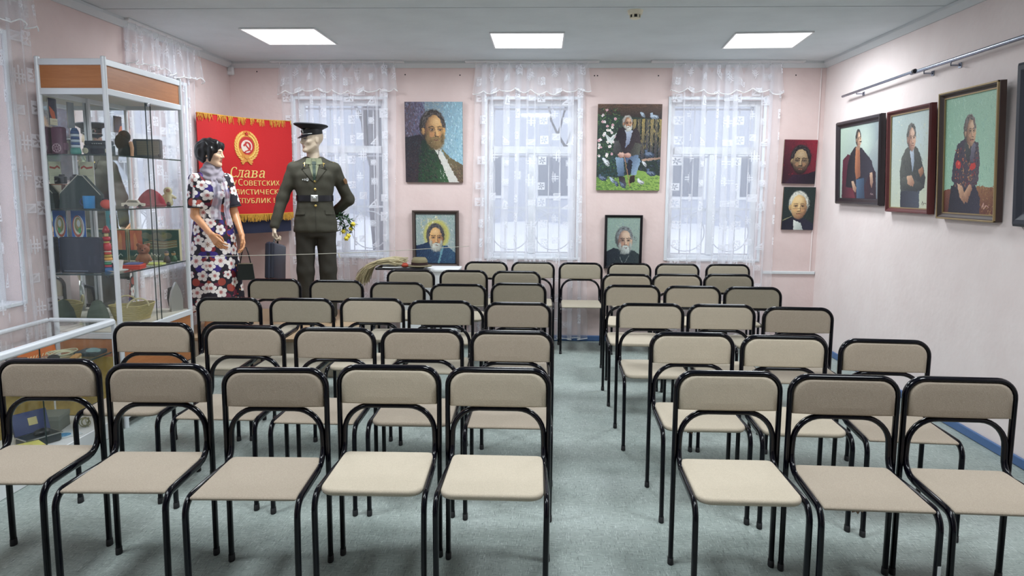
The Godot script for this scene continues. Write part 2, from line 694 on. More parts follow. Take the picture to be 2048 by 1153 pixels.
func noise_tex(sd: int, freq: float, ramp: Array, size := 512, oct := 4, kind := FastNoiseLite.TYPE_SIMPLEX_SMOOTH) -> NoiseTexture2D:
	var nz := FastNoiseLite.new()
	nz.seed = sd
	nz.frequency = freq
	nz.noise_type = kind
	nz.fractal_octaves = oct
	var t := NoiseTexture2D.new()
	t.width = size
	t.height = size
	t.seamless = true
	t.noise = nz
	var g := Gradient.new()
	g.offsets = PackedFloat32Array()
	g.colors = PackedColorArray()
	var os := PackedFloat32Array()
	var cs := PackedColorArray()
	for i in ramp.size():
		os.append(float(i) / (ramp.size() - 1))
		cs.append(ramp[i])
	g.offsets = os
	g.colors = cs
	t.color_ramp = g
	return t


func c8(r: float, g: float, b: float) -> Color:
	return Color(r / 255.0, g / 255.0, b / 255.0)


func triplanar(m: StandardMaterial3D, scale: float, world := true) -> StandardMaterial3D:
	m.uv1_triplanar = true
	m.uv1_world_triplanar = world
	m.uv1_scale = Vector3.ONE * scale
	m.uv1_triplanar_sharpness = 6.0
	return m


# woven threads: short level and upright streaks of changing tone
func weave(size: int, base: Color, jit: float, sd: int, ln: int) -> ImageTexture:
	var cv := Canvas.new(size, size, base, sd)
	for i in size * size / (ln * 2):
		var x := cv.rng.randi() % size
		var y := cv.rng.randi() % size
		var j := cv.rng.randf_range(-jit, jit)
		var k := Color(clampf(base.r + j, 0, 1), clampf(base.g + j, 0, 1), clampf(base.b + j, 0, 1))
		var up := cv.rng.randf() < 0.5
		for s in cv.rng.randi_range(2, ln):
			cv.wrap_put(x + (0 if up else s), y + (s if up else 0), k)
	return cv.texture()


func wood(base: Color, dark: Color, sd: int) -> ImageTexture:
	var cv := Canvas.new(256, 256, base, sd)
	var nz := FastNoiseLite.new()
	nz.seed = sd
	nz.frequency = 0.02
	for y in 256:
		for x in 256:
			var q := nz.get_noise_2d(x * 0.35, y * 6.0) * 0.5 + 0.5
			var s := nz.get_noise_2d(x * 2.0 + 900.0, y * 30.0) * 0.5 + 0.5
			cv.px[y * 256 + x] = base.lerp(dark, clampf(q * 0.6 + s * 0.35, 0, 1))
	return cv.texture()


func make_materials() -> void:
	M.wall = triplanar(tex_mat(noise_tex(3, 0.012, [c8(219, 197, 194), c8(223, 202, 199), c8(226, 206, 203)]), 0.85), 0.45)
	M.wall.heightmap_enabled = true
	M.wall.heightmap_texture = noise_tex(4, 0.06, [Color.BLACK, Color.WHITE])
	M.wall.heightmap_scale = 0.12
	M.wall_right = triplanar(tex_mat(noise_tex(5, 0.012, [c8(231, 217, 215), c8(234, 221, 219), c8(237, 225, 223)]), 0.8), 0.4)  # same pink paint as the other walls, lightened to imitate stronger light
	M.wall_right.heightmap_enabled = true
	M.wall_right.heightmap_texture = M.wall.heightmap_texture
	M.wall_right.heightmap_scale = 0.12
	M.ceiling = triplanar(tex_mat(noise_tex(6, 0.01, [c8(208, 217, 221), c8(214, 223, 227), c8(219, 228, 232)]), 0.9), 0.35)
	M.ceiling.heightmap_enabled = true
	M.ceiling.heightmap_texture = M.wall.heightmap_texture
	M.ceiling.heightmap_scale = 0.1
	M.cove = mat(214, 219, 222, 0.7)
	M.floor = triplanar(tex_mat(weave(1024, c8(161, 171, 168), 0.19, 7, 16), 0.6), 0.5)
	M.floor.detail_enabled = true
	M.floor.detail_blend_mode = BaseMaterial3D.BLEND_MODE_MUL
	M.floor.detail_albedo = noise_tex(8, 0.006, [c8(222, 226, 224), c8(240, 242, 240), c8(255, 255, 255)], 512, 5)
	M.floor.detail_uv_layer = BaseMaterial3D.DETAIL_UV_1
	M.floor.heightmap_enabled = true
	M.floor.heightmap_texture = weave(512, Color(0.5, 0.5, 0.5), 0.4, 9, 14)
	M.floor.heightmap_scale = 0.12
	M.skirting = mat(72, 104, 152, 0.4)
	M.white = mat(232, 234, 236, 0.45)
	M.paint_white = mat(226, 230, 236, 0.4)
	M.alu = mat(226, 230, 235, 0.35, 0.15)
	M.chrome = mat(200, 204, 210, 0.18, 1.0)
	M.dark_chrome = mat(150, 156, 170, 0.25, 1.0)
	M.black = mat(14, 14, 22, 0.28)
	M.matte_black = mat(22, 22, 26, 0.7)
	M.frame_tube = mat(6, 6, 15, 0.13)
	M.frame_tube.metallic_specular = 0.38
	var bump := weave(256, Color(0.5, 0.5, 0.5), 0.5, 12, 4)
	for a in [["cloth_light", c8(191, 179, 160)], ["cloth_taupe", c8(164, 151, 135)], ["cloth_grey", c8(162, 153, 136)]]:
		var k: Color = a[1]
		var m := triplanar(tex_mat(weave(256, k, 0.07, 13 + M.size(), 4), 0.92), 4.0, false)
		m.heightmap_enabled = true
		m.heightmap_texture = bump
		m.heightmap_scale = 0.05
		m.rim_enabled = true
		m.rim = 0.25
		m.rim_tint = 0.6
		M[a[0]] = m
	M.pane = glass(225, 240, 236, 0.015)
	M.pane.metallic_specular = 0.33
	M.shelf_glass = glass(190, 222, 214, 0.06)
	M.glass_edge = mat(22, 44, 44, 0.15)
	M.mirror = mat(235, 240, 240, 0.02, 1.0)
	M.cherry = triplanar(tex_mat(wood(c8(198, 134, 86), c8(166, 102, 60), 21), 0.4), 1.2, false)
	M.hardboard = triplanar(tex_mat(noise_tex(22, 0.03, [c8(160, 134, 58), c8(178, 152, 70), c8(190, 164, 84)]), 0.7), 1.0)
	M.podium = mat(186, 176, 160, 0.6)
	M.snow = mat(244, 245, 248, 0.9)
	M.bark = mat(96, 92, 100, 0.9)
	M.facade = mat(196, 200, 210, 0.9)
	M.facade_pane = mat(120, 126, 140, 0.2)
	M.gold = mat(214, 160, 62, 0.4, 0.3)
	M.red_cloth = triplanar(tex_mat(weave(256, c8(188, 22, 26), 0.05, 23, 4), 0.75), 3.0, false)
	M.navy_cloth = mat(26, 32, 58, 0.8)
	M.brass = mat(212, 186, 112, 0.3, 0.8)
	M.silver = mat(206, 208, 206, 0.28, 0.9)
	M.khaki = triplanar(tex_mat(weave(256, c8(62, 60, 49), 0.035, 24, 4), 0.85), 4.0, false)
	M.khaki_trousers = triplanar(tex_mat(weave(256, c8(50, 47, 40), 0.03, 25, 4), 0.85), 4.0, false)
	M.shirt = mat(120, 124, 98, 0.8)
	M.tie = mat(30, 52, 40, 0.6)
	M.cap_cloth = mat(17, 19, 28, 0.8)
	M.leather = mat(20, 20, 28, 0.35)
	M.skin = mat(255, 255, 255, 0.42)
	M.skin.vertex_color_use_as_albedo = true
	M.hair = mat(10, 9, 12, 0.38)
	M.vertex = mat(255, 255, 255, 0.5)
	M.vertex.vertex_color_use_as_albedo = true
	M.led = mat(255, 255, 255, 0.5)
	M.led.emission_enabled = true
	M.led.emission = Color(1, 1, 1)
	M.led.emission_energy_multiplier = 1.6
	M.lace = tex_mat(lace_tile(), 0.9)
	M.lace.transparency = BaseMaterial3D.TRANSPARENCY_ALPHA
	M.lace.backlight_enabled = true
	M.lace.backlight = Color(0.9, 0.9, 0.9)
	M.lace_plain = mat(244, 246, 250, 0.9)
	M.lace_plain.albedo_color.a = 0.55
	M.lace_plain.transparency = BaseMaterial3D.TRANSPARENCY_ALPHA
	M.lace_plain.backlight_enabled = true
	M.lace_plain.backlight = Color(0.8, 0.8, 0.8)
	M.lace_edge = mat(246, 248, 250, 0.8)
	M.dress = triplanar(tex_mat(flower_tile(), 0.7), 1.45, false)
	M.dress.uv1_triplanar_sharpness = 14.0


# net curtain: fine see-through ground with dense woven figures
func lace_tile() -> ImageTexture:
	var S := 1024
	var cv := Canvas.new(S, S, Color(0.97, 0.98, 1.0, 0.29), 31)
	for y in S:
		for x in S:
			if (x / 2 + y / 2) % 3 == 0:
				cv.px[y * S + x].a = 0.25
	var k := Color(0.97, 0.98, 1.0, 0.84)
	var k2 := Color(0.97, 0.98, 1.0, 0.58)
	for gy in 5:
		for gx in 5:
			var cx := (gx + 0.5 + cv.rng.randf_range(-0.16, 0.16)) / 5.0
			var cy := (gy + (0.25 if gx % 2 else 0.6) + cv.rng.randf_range(-0.16, 0.16)) / 5.0
			var s := cv.rng.randf_range(0.034, 0.044)
			match (gx * 2 + gy * 3) % 6:
				0, 3:
					cv.poly([cx - s, cy - s, cx + s, cy - s, cx + s, cy + s, cx - s, cy + s], k)
					for q in 6:
						var th := TAU * q / 6.0 + 0.3
						cv.oval(cx + cos(th) * s * 0.52, cy + sin(th) * s * 0.52, s * 0.36, s * 0.15, Color(0.95, 0.96, 0.98, 0.3), th)
				1:
					for o in [1.0, 0.5]:
						cv.line([cx - s * o, cy + s * o, cx + s * o, cy + s * o, cx + s * o * 0.8, cy - s * o * 1.1, cx - s * o, cy + s * o], 0.011, k)
				2:
					for o in [-0.5, 0.0, 0.5]:
						cv.line([cx + s * o, cy - s * (1.5 - absf(o)), cx + s * o, cy + s * (1.2 - absf(o) * 0.6)], 0.008, k)
					for o in [-0.3, 0.3]:
						cv.line([cx - s * 1.2, cy + s * o, cx + s * 1.2, cy + s * o], 0.008, k)
				4:
					cv.poly([cx - s * 0.7, cy - s * 0.8, cx + s * 0.7, cy - s * 0.8, cx + s * 0.7, cy + s * 0.8, cx - s * 0.7, cy + s * 0.8], k2)
					var sp := []
					for q in 26:
						var th := q * 0.5
						sp.append(cx + cos(th) * s * 0.045 * q * 0.55)
						sp.append(cy + sin(th) * s * 0.045 * q * 0.55)
					cv.line(sp, 0.009, k)
				5:
					cv.poly([cx - s * 0.9, cy - s * 0.7, cx + s * 0.9, cy - s * 0.7, cx + s * 0.9, cy + s * 0.7, cx - s * 0.9, cy + s * 0.7], k2)
					cv.line([cx - s * 0.9, cy + s * 0.7, cx + s * 0.9, cy - s * 0.7], 0.012, k)
					cv.line([cx - s * 0.9, cy - s * 0.7, cx + s * 0.9, cy - s * 0.7, cx + s * 0.9, cy + s * 0.7, cx - s * 0.9, cy + s * 0.7, cx - s * 0.9, cy - s * 0.7], 0.009, k)
	return cv.texture()


# printed dress cloth: white blossoms with red hearts on navy, violet and wine red
func flower_tile() -> ImageTexture:
	var S := 1024
	var cv := Canvas.new(S, S, c8(24, 18, 34), 41)
	var g := cv.rng
	for i in 80:
		wrap_oval(cv, g.randf(), g.randf(), g.randf_range(0.03, 0.075), g.randf_range(0.02, 0.055), [c8(52, 34, 120), c8(44, 28, 104), c8(130, 36, 46), c8(104, 32, 56), c8(158, 66, 54)][i % 5], g.randf() * PI)
	for i in 70:
		wrap_oval(cv, g.randf(), g.randf(), 0.014, 0.009, [c8(170, 44, 46), c8(196, 140, 90), c8(140, 60, 80)][i % 3], g.randf() * PI)
	var at := []
	var tries := 0
	while at.size() < 40 and tries < 4000:
		tries += 1
		var p := Vector2(g.randf(), g.randf())
		var ok := true
		for q: Vector2 in at:
			var d := (p - q).abs()
			d = Vector2(minf(d.x, 1 - d.x), minf(d.y, 1 - d.y))
			if d.length() < 0.13:
				ok = false
		if ok:
			at.append(p)
	for p: Vector2 in at:
		var r := g.randf_range(0.05, 0.078)
		var turn := g.randf() * TAU
		for q in 5:
			var th := turn + TAU * q / 5.0
			wrap_oval(cv, p.x + cos(th) * r * 0.62, p.y + sin(th) * r * 0.62, r * 0.52, r * 0.44, c8(236, 230, 226), th)
		for q in 5:
			var th := turn + TAU * (q + 0.5) / 5.0
			wrap_oval(cv, p.x + cos(th) * r * 0.75, p.y + sin(th) * r * 0.75, r * 0.2, r * 0.025, c8(150, 140, 150), th)
		wrap_oval(cv, p.x, p.y, r * 0.3, r * 0.3, [c8(206, 150, 140), c8(190, 196, 170), c8(214, 168, 160)][g.randi() % 3], 0)
		for q in 9:
			var th := TAU * q / 9.0
			wrap_oval(cv, p.x + cos(th) * r * 0.3, p.y + sin(th) * r * 0.3, r * 0.16, r * 0.035, c8(150, 28, 44), th)
		wrap_oval(cv, p.x, p.y, r * 0.11, r * 0.11, c8(120, 20, 36), 0)
	return cv.texture()


func wrap_oval(cv: Canvas, x: float, y: float, rx: float, ry: float, k: Color, rot: float) -> void:
	for dx in [-1.0, 0.0, 1.0]:
		for dy in [-1.0, 0.0, 1.0]:
			if absf(x + dx - 0.5) < 0.62 and absf(y + dy - 0.5) < 0.62:
				cv.oval(x + dx, y + dy, rx, ry, k, rot)


# ---- the hall: x right, y up, the back wall at z = -7.8 ----

const XL := -3.24
const XR := 2.80
const ZB := -7.80
const ZF := 4.20
const YC := 2.86
const WIN_LO := 0.86
const WIN_HI := 2.49
const BACK_WINDOWS := [[-2.56, -1.64], [-0.58, 0.34], [1.28, 2.20]]
const LEFT_WINDOWS := [[-6.80, -5.90], [-4.50, -3.60], [-1.9, -1.0]]


# a wall along a direction with openings; place maps (along, up, out) to the room
func wall_with_holes(mb: MB, a0: float, a1: float, holes: Array, place: Callable) -> void:
	var bits := []
	var at := a0
	for h in holes:
		bits.append([at, h[0], 0.0, YC])
		bits.append([h[0], h[1], 0.0, WIN_LO])
		bits.append([h[0], h[1], WIN_HI, YC])
		at = h[1]
	bits.append([at, a1, 0.0, YC])
	for b in bits:
		mb.span(place.call(b[0], b[2], 0.0), place.call(b[1], b[3], 0.34))


func build_room() -> void:
	var mb := MB.new()
	mb.span(Vector3(XL - 0.3, -0.2, ZB - 0.3), Vector3(XR + 0.3, 0, ZF + 0.3))
	struct("floor", mb, M.floor, "grey green woven-pattern floor covering")
	# the ceiling is boarded: an open joint runs across the room
	mb = MB.new()
	mb.span(Vector3(XL - 0.3, YC, ZB - 0.3), Vector3(XR + 0.3, YC + 0.2, -5.503))
	mb.span(Vector3(XL - 0.3, YC + 0.002, -5.497), Vector3(XR + 0.3, YC + 0.2, ZF + 0.3))
	mb.span(Vector3(XL - 0.3, YC + 0.03, -5.6), Vector3(XR + 0.3, YC + 0.2, -5.4))
	struct("ceiling", mb, M.ceiling, "pale grey boarded ceiling with an open joint")
	mb = MB.new()
	wall_with_holes(mb, XL, XR, BACK_WINDOWS, func(a, y, o): return Vector3(a, y, ZB - o))
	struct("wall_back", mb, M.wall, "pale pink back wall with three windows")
	mb = MB.new()
	wall_with_holes(mb, ZB - 0.34, ZF + 0.34, LEFT_WINDOWS, func(a, y, o): return Vector3(XL - o, y, a))
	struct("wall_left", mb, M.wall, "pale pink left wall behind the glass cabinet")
	mb = MB.new()
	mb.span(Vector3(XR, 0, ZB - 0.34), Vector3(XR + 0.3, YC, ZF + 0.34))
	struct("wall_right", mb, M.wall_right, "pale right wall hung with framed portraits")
	mb = MB.new()
	mb.span(Vector3(XL, 0, ZF), Vector3(XR, YC, ZF + 0.3))
	struct("wall_front", mb, M.wall, "pale pink wall behind the viewer")
	# a small cove where the walls meet the ceiling
	var prof := PackedVector2Array([Vector2(0, 0), Vector2(0.012, 0), Vector2(0.05, 0.038), Vector2(0.05, 0.06), Vector2(0, 0.06)])
	var runs := [[Vector3(XL, YC - 0.06, ZB), Vector3(0, 0, 1), XR - XL], [Vector3(XR, YC - 0.06, ZB), Vector3(-1, 0, 0), ZF - ZB], [Vector3(XL, YC - 0.06, ZF), Vector3(1, 0, 0), ZF - ZB]]
	for i in 3:
		mb = MB.new()
		var inw: Vector3 = runs[i][1]
		mb.t = Transform3D(Basis(inw, Vector3.UP, inw.cross(Vector3.UP)), runs[i][0])
		var dz: float = runs[i][2]
		if i == 0:
			mb.t = Transform3D(Basis(Vector3(0, 0, 1), Vector3.UP, Vector3(1, 0, 0)), Vector3(XL, YC - 0.06, ZB))
		elif i == 1:
			mb.t = Transform3D(Basis(Vector3(-1, 0, 0), Vector3.UP, Vector3(0, 0, 1)), Vector3(XR, YC - 0.06, ZB))
		else:
			mb.t = Transform3D(Basis(Vector3(1, 0, 0), Vector3.UP, Vector3(0, 0, 1)), Vector3(XL, YC - 0.06, ZB))
		mb.prism(prof, 0.0, dz)
		struct("trim_%d" % (i + 1), mb, M.cove, "pale grey cove moulding under the ceiling")
	# blue plastic skirting
	for s in [["baseboard_right", Vector3(XR - 0.018, 0, ZB), Vector3(XR, 0.062, ZF)], ["baseboard_back", Vector3(XL, 0, ZB), Vector3(XR, 0.062, ZB + 0.018)], ["baseboard_left", Vector3(XL, 0, ZB), Vector3(XL + 0.018, 0.062, ZF)]]:
		mb = MB.new()
		mb.span(s[1], s[2], 0.008)
		struct(s[0], mb, M.skirting, "blue plastic skirting strip")
	# surface conduit and capping on the back wall beside the corner
	mb = MB.new()
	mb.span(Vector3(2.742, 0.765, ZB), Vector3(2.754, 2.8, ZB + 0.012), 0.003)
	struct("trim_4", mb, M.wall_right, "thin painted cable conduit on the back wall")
	mb = MB.new()
	mb.span(Vector3(2.26, 0.735, ZB), Vector3(2.795, 0.765, ZB + 0.02), 0.004)
	struct("trim_5", mb, M.cove, "pale cable trunking on the back wall beside the last window")
	# old screw holes above the pictures: flat black discs imitate their shaded depth
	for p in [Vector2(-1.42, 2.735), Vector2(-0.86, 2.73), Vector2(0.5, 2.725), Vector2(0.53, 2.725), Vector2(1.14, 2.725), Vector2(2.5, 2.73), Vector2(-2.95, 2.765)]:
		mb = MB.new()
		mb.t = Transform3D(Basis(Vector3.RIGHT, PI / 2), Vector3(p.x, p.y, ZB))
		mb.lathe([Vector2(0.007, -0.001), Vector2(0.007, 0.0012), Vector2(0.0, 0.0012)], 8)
		obj("screw_hole_disc", mb, M.matte_black, get_node("wall_back"))
	for i in 3:
		make_window(i + 1, Transform3D(Basis(), Vector3((BACK_WINDOWS[i][0] + BACK_WINDOWS[i][1]) * 0.5, WIN_LO, ZB)), BACK_WINDOWS[i][1] - BACK_WINDOWS[i][0])
	for i in 3:
		make_window(i + 4, Transform3D(Basis(Vector3.UP, PI / 2), Vector3(XL, WIN_LO, (LEFT_WINDOWS[i][0] + LEFT_WINDOWS[i][1]) * 0.5)), LEFT_WINDOWS[i][1] - LEFT_WINDOWS[i][0])


# an old white casement with a transom, a sill and a wrought grille outside; z points into the room
func make_window(num: int, at: Transform3D, w: float) -> void:
	var o := Node3D.new()
	o.name = "window_%d" % num
	add_child(o)
	o.transform = at
	o.set_meta("kind", "structure")
	o.set_meta("label", "white timber window with a transom behind lace")
	var hh := WIN_HI - WIN_LO
	var mb := MB.new()
	var d0 := -0.16
	var d1 := -0.10
	var fw := 0.055
	mb.span(Vector3(-w / 2, 0, d0), Vector3(-w / 2 + fw, hh, d1), 0.006)
	mb.span(Vector3(w / 2 - fw, 0, d0), Vector3(w / 2, hh, d1), 0.006)
	mb.span(Vector3(-w / 2 + fw, 0, d0), Vector3(w / 2 - fw, fw, d1), 0.006)
	mb.span(Vector3(-w / 2 + fw, hh - fw, d0), Vector3(w / 2 - fw, hh, d1), 0.006)
	mb.span(Vector3(-w / 2 + fw, 1.09, d0), Vector3(w / 2 - fw, 1.165, d1 + 0.012), 0.006)
	mb.span(Vector3(-0.04, fw, d0), Vector3(0.04, 1.09, d1 + 0.008), 0.006)
	obj("window_frame", mb, M.paint_white, o)
	for p in [[-w / 2 + fw, -0.04, fw, 1.09], [0.04, w / 2 - fw, fw, 1.09], [-w / 2 + fw, w / 2 - fw, 1.165, hh - fw]]:
		mb = MB.new()
		mb.span(Vector3(p[0], p[2], -0.132), Vector3(p[1], p[3], -0.128))
		obj("pane", mb, M.pane, o)
	mb = MB.new()
	mb.span(Vector3(-w / 2, -0.005, -0.10), Vector3(w / 2, 0.022, 0.015), 0.006)
	obj("window_sill", mb, M.paint_white, o)
	# casing round the opening, flat on the wall
	mb = MB.new()
	for x in [-1.0, 1.0]:
		mb.span(Vector3(x * w / 2, 0, -0.005), Vector3(x * (w / 2 + 0.03), hh + 0.03, 0.012), 0.003)
	mb.span(Vector3(-w / 2, hh, -0.005), Vector3(w / 2, hh + 0.03, 0.012), 0.003)
	obj("casing", mb, M.paint_white, o)
	mb = MB.new()
	var z := -0.26
	for k in 8:
		var x := -w / 2 + w * (k + 0.5) / 8.0
		mb.tube(PackedVector3Array([Vector3(x, 0, z), Vector3(x, hh, z)]), 0.006, 6)
	for y in [0.04, 0.52, 1.06, 1.55]:
		mb.span(Vector3(-w / 2, y, z - 0.004), Vector3(w / 2, y + 0.02, z + 0.004))
	for s in [-0.23, 0.23]:
		mb.tube(arc(Vector3(s, 0.28, z + 0.01), Vector3.RIGHT, Vector3.UP, 0.2, 0, TAU, 28), 0.006, 6, false)
		mb.tube(arc(Vector3(s * 0.1, 0.28, z + 0.01), Vector3.RIGHT, Vector3.UP, 0.24, 0.6, 2.5, 14), 0.006, 6)
	obj("grille", mb, M.paint_white, o)


# ---- lace curtains ----

# right runs along the wall, inw into the room; the curtain hangs from top down to low
func make_curtain(label: String, from: Vector3, right: Vector3, inw: Vector3, wt: float, wb: float, shift: float, low: float, sd: int, track: float, track_label: String, thin := 1.0) -> void:
	var g := rnd(sd)
	var o := thing("lace_curtain", label, "curtain", Vector3(from.x, 0, from.z), 0.0, "white lace curtains")
	var top := YC - 0.035
	var nf := 16.5 * wt
	var ph := g.randf() * TAU
	var a2 := g.randf() * TAU
	var width := func(v: float) -> float: return lerpf(wt, wb, smoothstep(0.0, 1.0, v))
	var fold := func(u: float, v: float) -> float:
		var s := u + 0.018 * sin(u * 17.0 + a2) + 0.012 * sin(u * 31.0 + ph)
		return (sin(s * nf * TAU * 0.55 + ph + v * 0.5) * 0.6 + sin(s * nf * TAU * 0.27 + a2 - v * 0.8) * 0.4) * lerpf(0.02, 0.034, v)
	# pleats: the cloth doubles back on itself in places
	var drape := func(u: float, v: float) -> Vector3:
		var w: float = width.call(v)
		var s := u + 0.018 * sin(u * 17.0 + a2) + 0.012 * sin(u * 31.0 + ph)
		var back := 0.041 * (0.9 + 0.4 * sin(u * 9.0 + a2) + 0.25 * sin(u * 23.0 + v * 2.0))
		var x := (wt - w) * 0.5 + shift * v + u * w + back * sin(s * nf * TAU * 0.55 + ph + v * 0.5 + 1.4) + 0.01 * sin(v * 4.0 + u * 9.0) * v
		var y := lerpf(top, low, v)
		if v > 0.99:
			y -= 0.022 * absf(sin(u * wt * 22.0))
		return right * x + inw * fold.call(u, v) * thin + Vector3(0, y, 0)
	var mb := MB.new()
	mb.sheet(drape, int(190 * wt), 46, wt * 1.7 / 1.05, (top - low) / 1.05)
	obj("drape", mb, M.lace, o)
	var hem := PackedVector3Array()
	for i in int(110 * wt) + 1:
		hem.append(drape.call(i / float(int(110 * wt)), 1.0) + inw * 0.001)
	mb = MB.new()
	mb.tube(hem, 0.004, 5, false)
	obj("hem", mb, M.lace_edge, o)
	# the valance sags between its hooks and ends in scallops
	var hooks := int(wt / 0.105)
	var sagf := []
	for i in hooks + 1:
		sagf.append(g.randf_range(0.02, 0.12))
	var a3 := g.randf() * TAU
	var val := func(u: float, v: float) -> Vector3:
		var h := u * hooks
		var i := mini(int(h), hooks - 1)
		var f := h - i
		var sag: float = sagf[i] * (1.0 - absf(2.0 * f - 1.0))
		var sc := pow(absf(sin(u * wt * 21.0 + a3)), 0.8)
		var low_y := YC - 0.285 - 0.035 * sc + 0.015 * sin(u * 11.0 + a3)
		var flare := (u - 0.5) * 0.07 * v
		return right * (u * wt + flare) + inw * (0.052 + (sin(u * nf * TAU * 0.5 + a3) * 0.018 + sin(u * nf * TAU * 0.23) * 0.012) * (0.6 + v * 0.6)) + Vector3(0, lerpf(YC - 0.03 - sag, low_y, v), 0)
	mb = MB.new()
	mb.sheet(val, int(150 * wt), 14, wt * 1.7 / 1.05, 0.27 / 1.05)
	var va := obj("valance", mb, M.lace, o)
	hem = PackedVector3Array()
	for i in int(150 * wt) + 1:
		hem.append(val.call(i / float(int(150 * wt)), 1.0) + inw * 0.001)
	mb = MB.new()
	mb.tube(hem, 0.0045, 5, false)
	obj("scalloped_edge", mb, M.lace_edge, va)
	# ceiling track
	var tk := thing("curtain_track", track_label, "curtain track", Vector3(from.x, YC, from.z), 0.0, "curtain tracks")
	mb = MB.new()
	mb.t = Transform3D(Basis(right, Vector3.UP, right.cross(Vector3.UP)), inw * 0.03 + right * (wt * 0.5))
	mb.box(Vector3(0, -0.009, 0), Vector3(track, 0.018, 0.07), 0.003)
	obj("rail", mb, M.white, tk)
	mb = MB.new()
	for i in hooks + 1:
		var p: Vector3 = val.call(float(i) / hooks, 0.0)
		mb.tube(PackedVector3Array([p - Vector3(0, YC, 0) + Vector3(0, 0.02, 0), p - Vector3(0, YC, 0) - Vector3(0, 0.012, 0)]), 0.003, 5)
	obj("hooks", mb, M.white, tk).set_meta("kind", "stuff")


func build_curtains() -> void:
	var R := Vector3(1, 0, 0)
	var N := Vector3(0, 0, 1)
	make_curtain("White lace curtain with scalloped valance behind the uniformed mannequin", Vector3(-2.68, 0, ZB + 0.055), R, N, 1.17, 1.09, 0.02, 0.1, 3, 1.36, "white ceiling track above the uniformed mannequin")
	make_curtain("White lace curtain hanging to the floor at the end of the aisle", Vector3(-0.69, 0, ZB + 0.055), R, N, 1.12, 1.22, 0.0, 0.045, 5, 1.34, "white ceiling track above the middle curtain of the back wall")
	make_curtain("White lace curtain beside the two small unframed portraits", Vector3(1.28, 0, ZB + 0.055), R, N, 1.05, 1.03, 0.02, 0.1, 8, 1.5, "white ceiling track above the rightmost curtain")
	var R2 := Vector3(0, 0, -1)
	var N2 := Vector3(1, 0, 0)
	make_curtain("White lace curtain on the left wall behind the tall glass cabinet", Vector3(XL + 0.021, 0, -5.80), R2, N2, 1.2, 1.06, -0.05, 0.1, 11, 1.25, "white ceiling track above the tall glass cabinet", 0.5)
	make_curtain("White lace curtain at the left edge beside the low glass counter", Vector3(XL + 0.021, 0, -3.4), R2, N2, 1.3, 1.38, 0.03, 0.1, 14, 1.4, "white ceiling track at the left edge", 0.5)


# ---- outside: a snowy yard ----

func bare_tree(at: Vector3, h: float, sd: int, label: String) -> void:
	var g := rnd(sd)
	var o := thing("bare_tree", label, "tree", at, 0.0, "bare trees in the snowy yard")
	var tr := MB.new()
	var br := MB.new()
	var todo := [[Vector3.ZERO, Vector3(g.randf_range(-0.08, 0.08), 1, g.randf_range(-0.08, 0.08)).normalized(), h * 0.42, h * 0.022, 0]]
	while todo.size() > 0:
		var b: Array = todo.pop_back()
		var p: Vector3 = b[0]
		var d: Vector3 = b[1]
		var ps := PackedVector3Array([p])
		var q := p
		var dd := d
		for s in 4:
			dd = (dd + Vector3(g.randf_range(-1, 1), g.randf_range(-0.4, 0.6), g.randf_range(-1, 1)) * 0.16).normalized()
			q += dd * b[2] / 4.0
			ps.append(q)
		(tr if b[4] == 0 else br).tube(ps, b[3], 5 if b[4] < 2 else 4, false, b[3] * 0.55)
		if b[4] < 5:
			for k in (4 if b[4] < 2 else 3):
				var nd: Vector3 = (dd + Vector3(g.randf_range(-1, 1), g.randf_range(-0.1, 0.9), g.randf_range(-1, 1)) * 0.85).normalized()
				todo.append([ps[4 - (k % 3)], nd, b[2] * g.randf_range(0.55, 0.78), b[3] * 0.52, b[4] + 1])
	obj("trunk", tr, M.bark, o)
	obj("branches", br, M.bark, o)


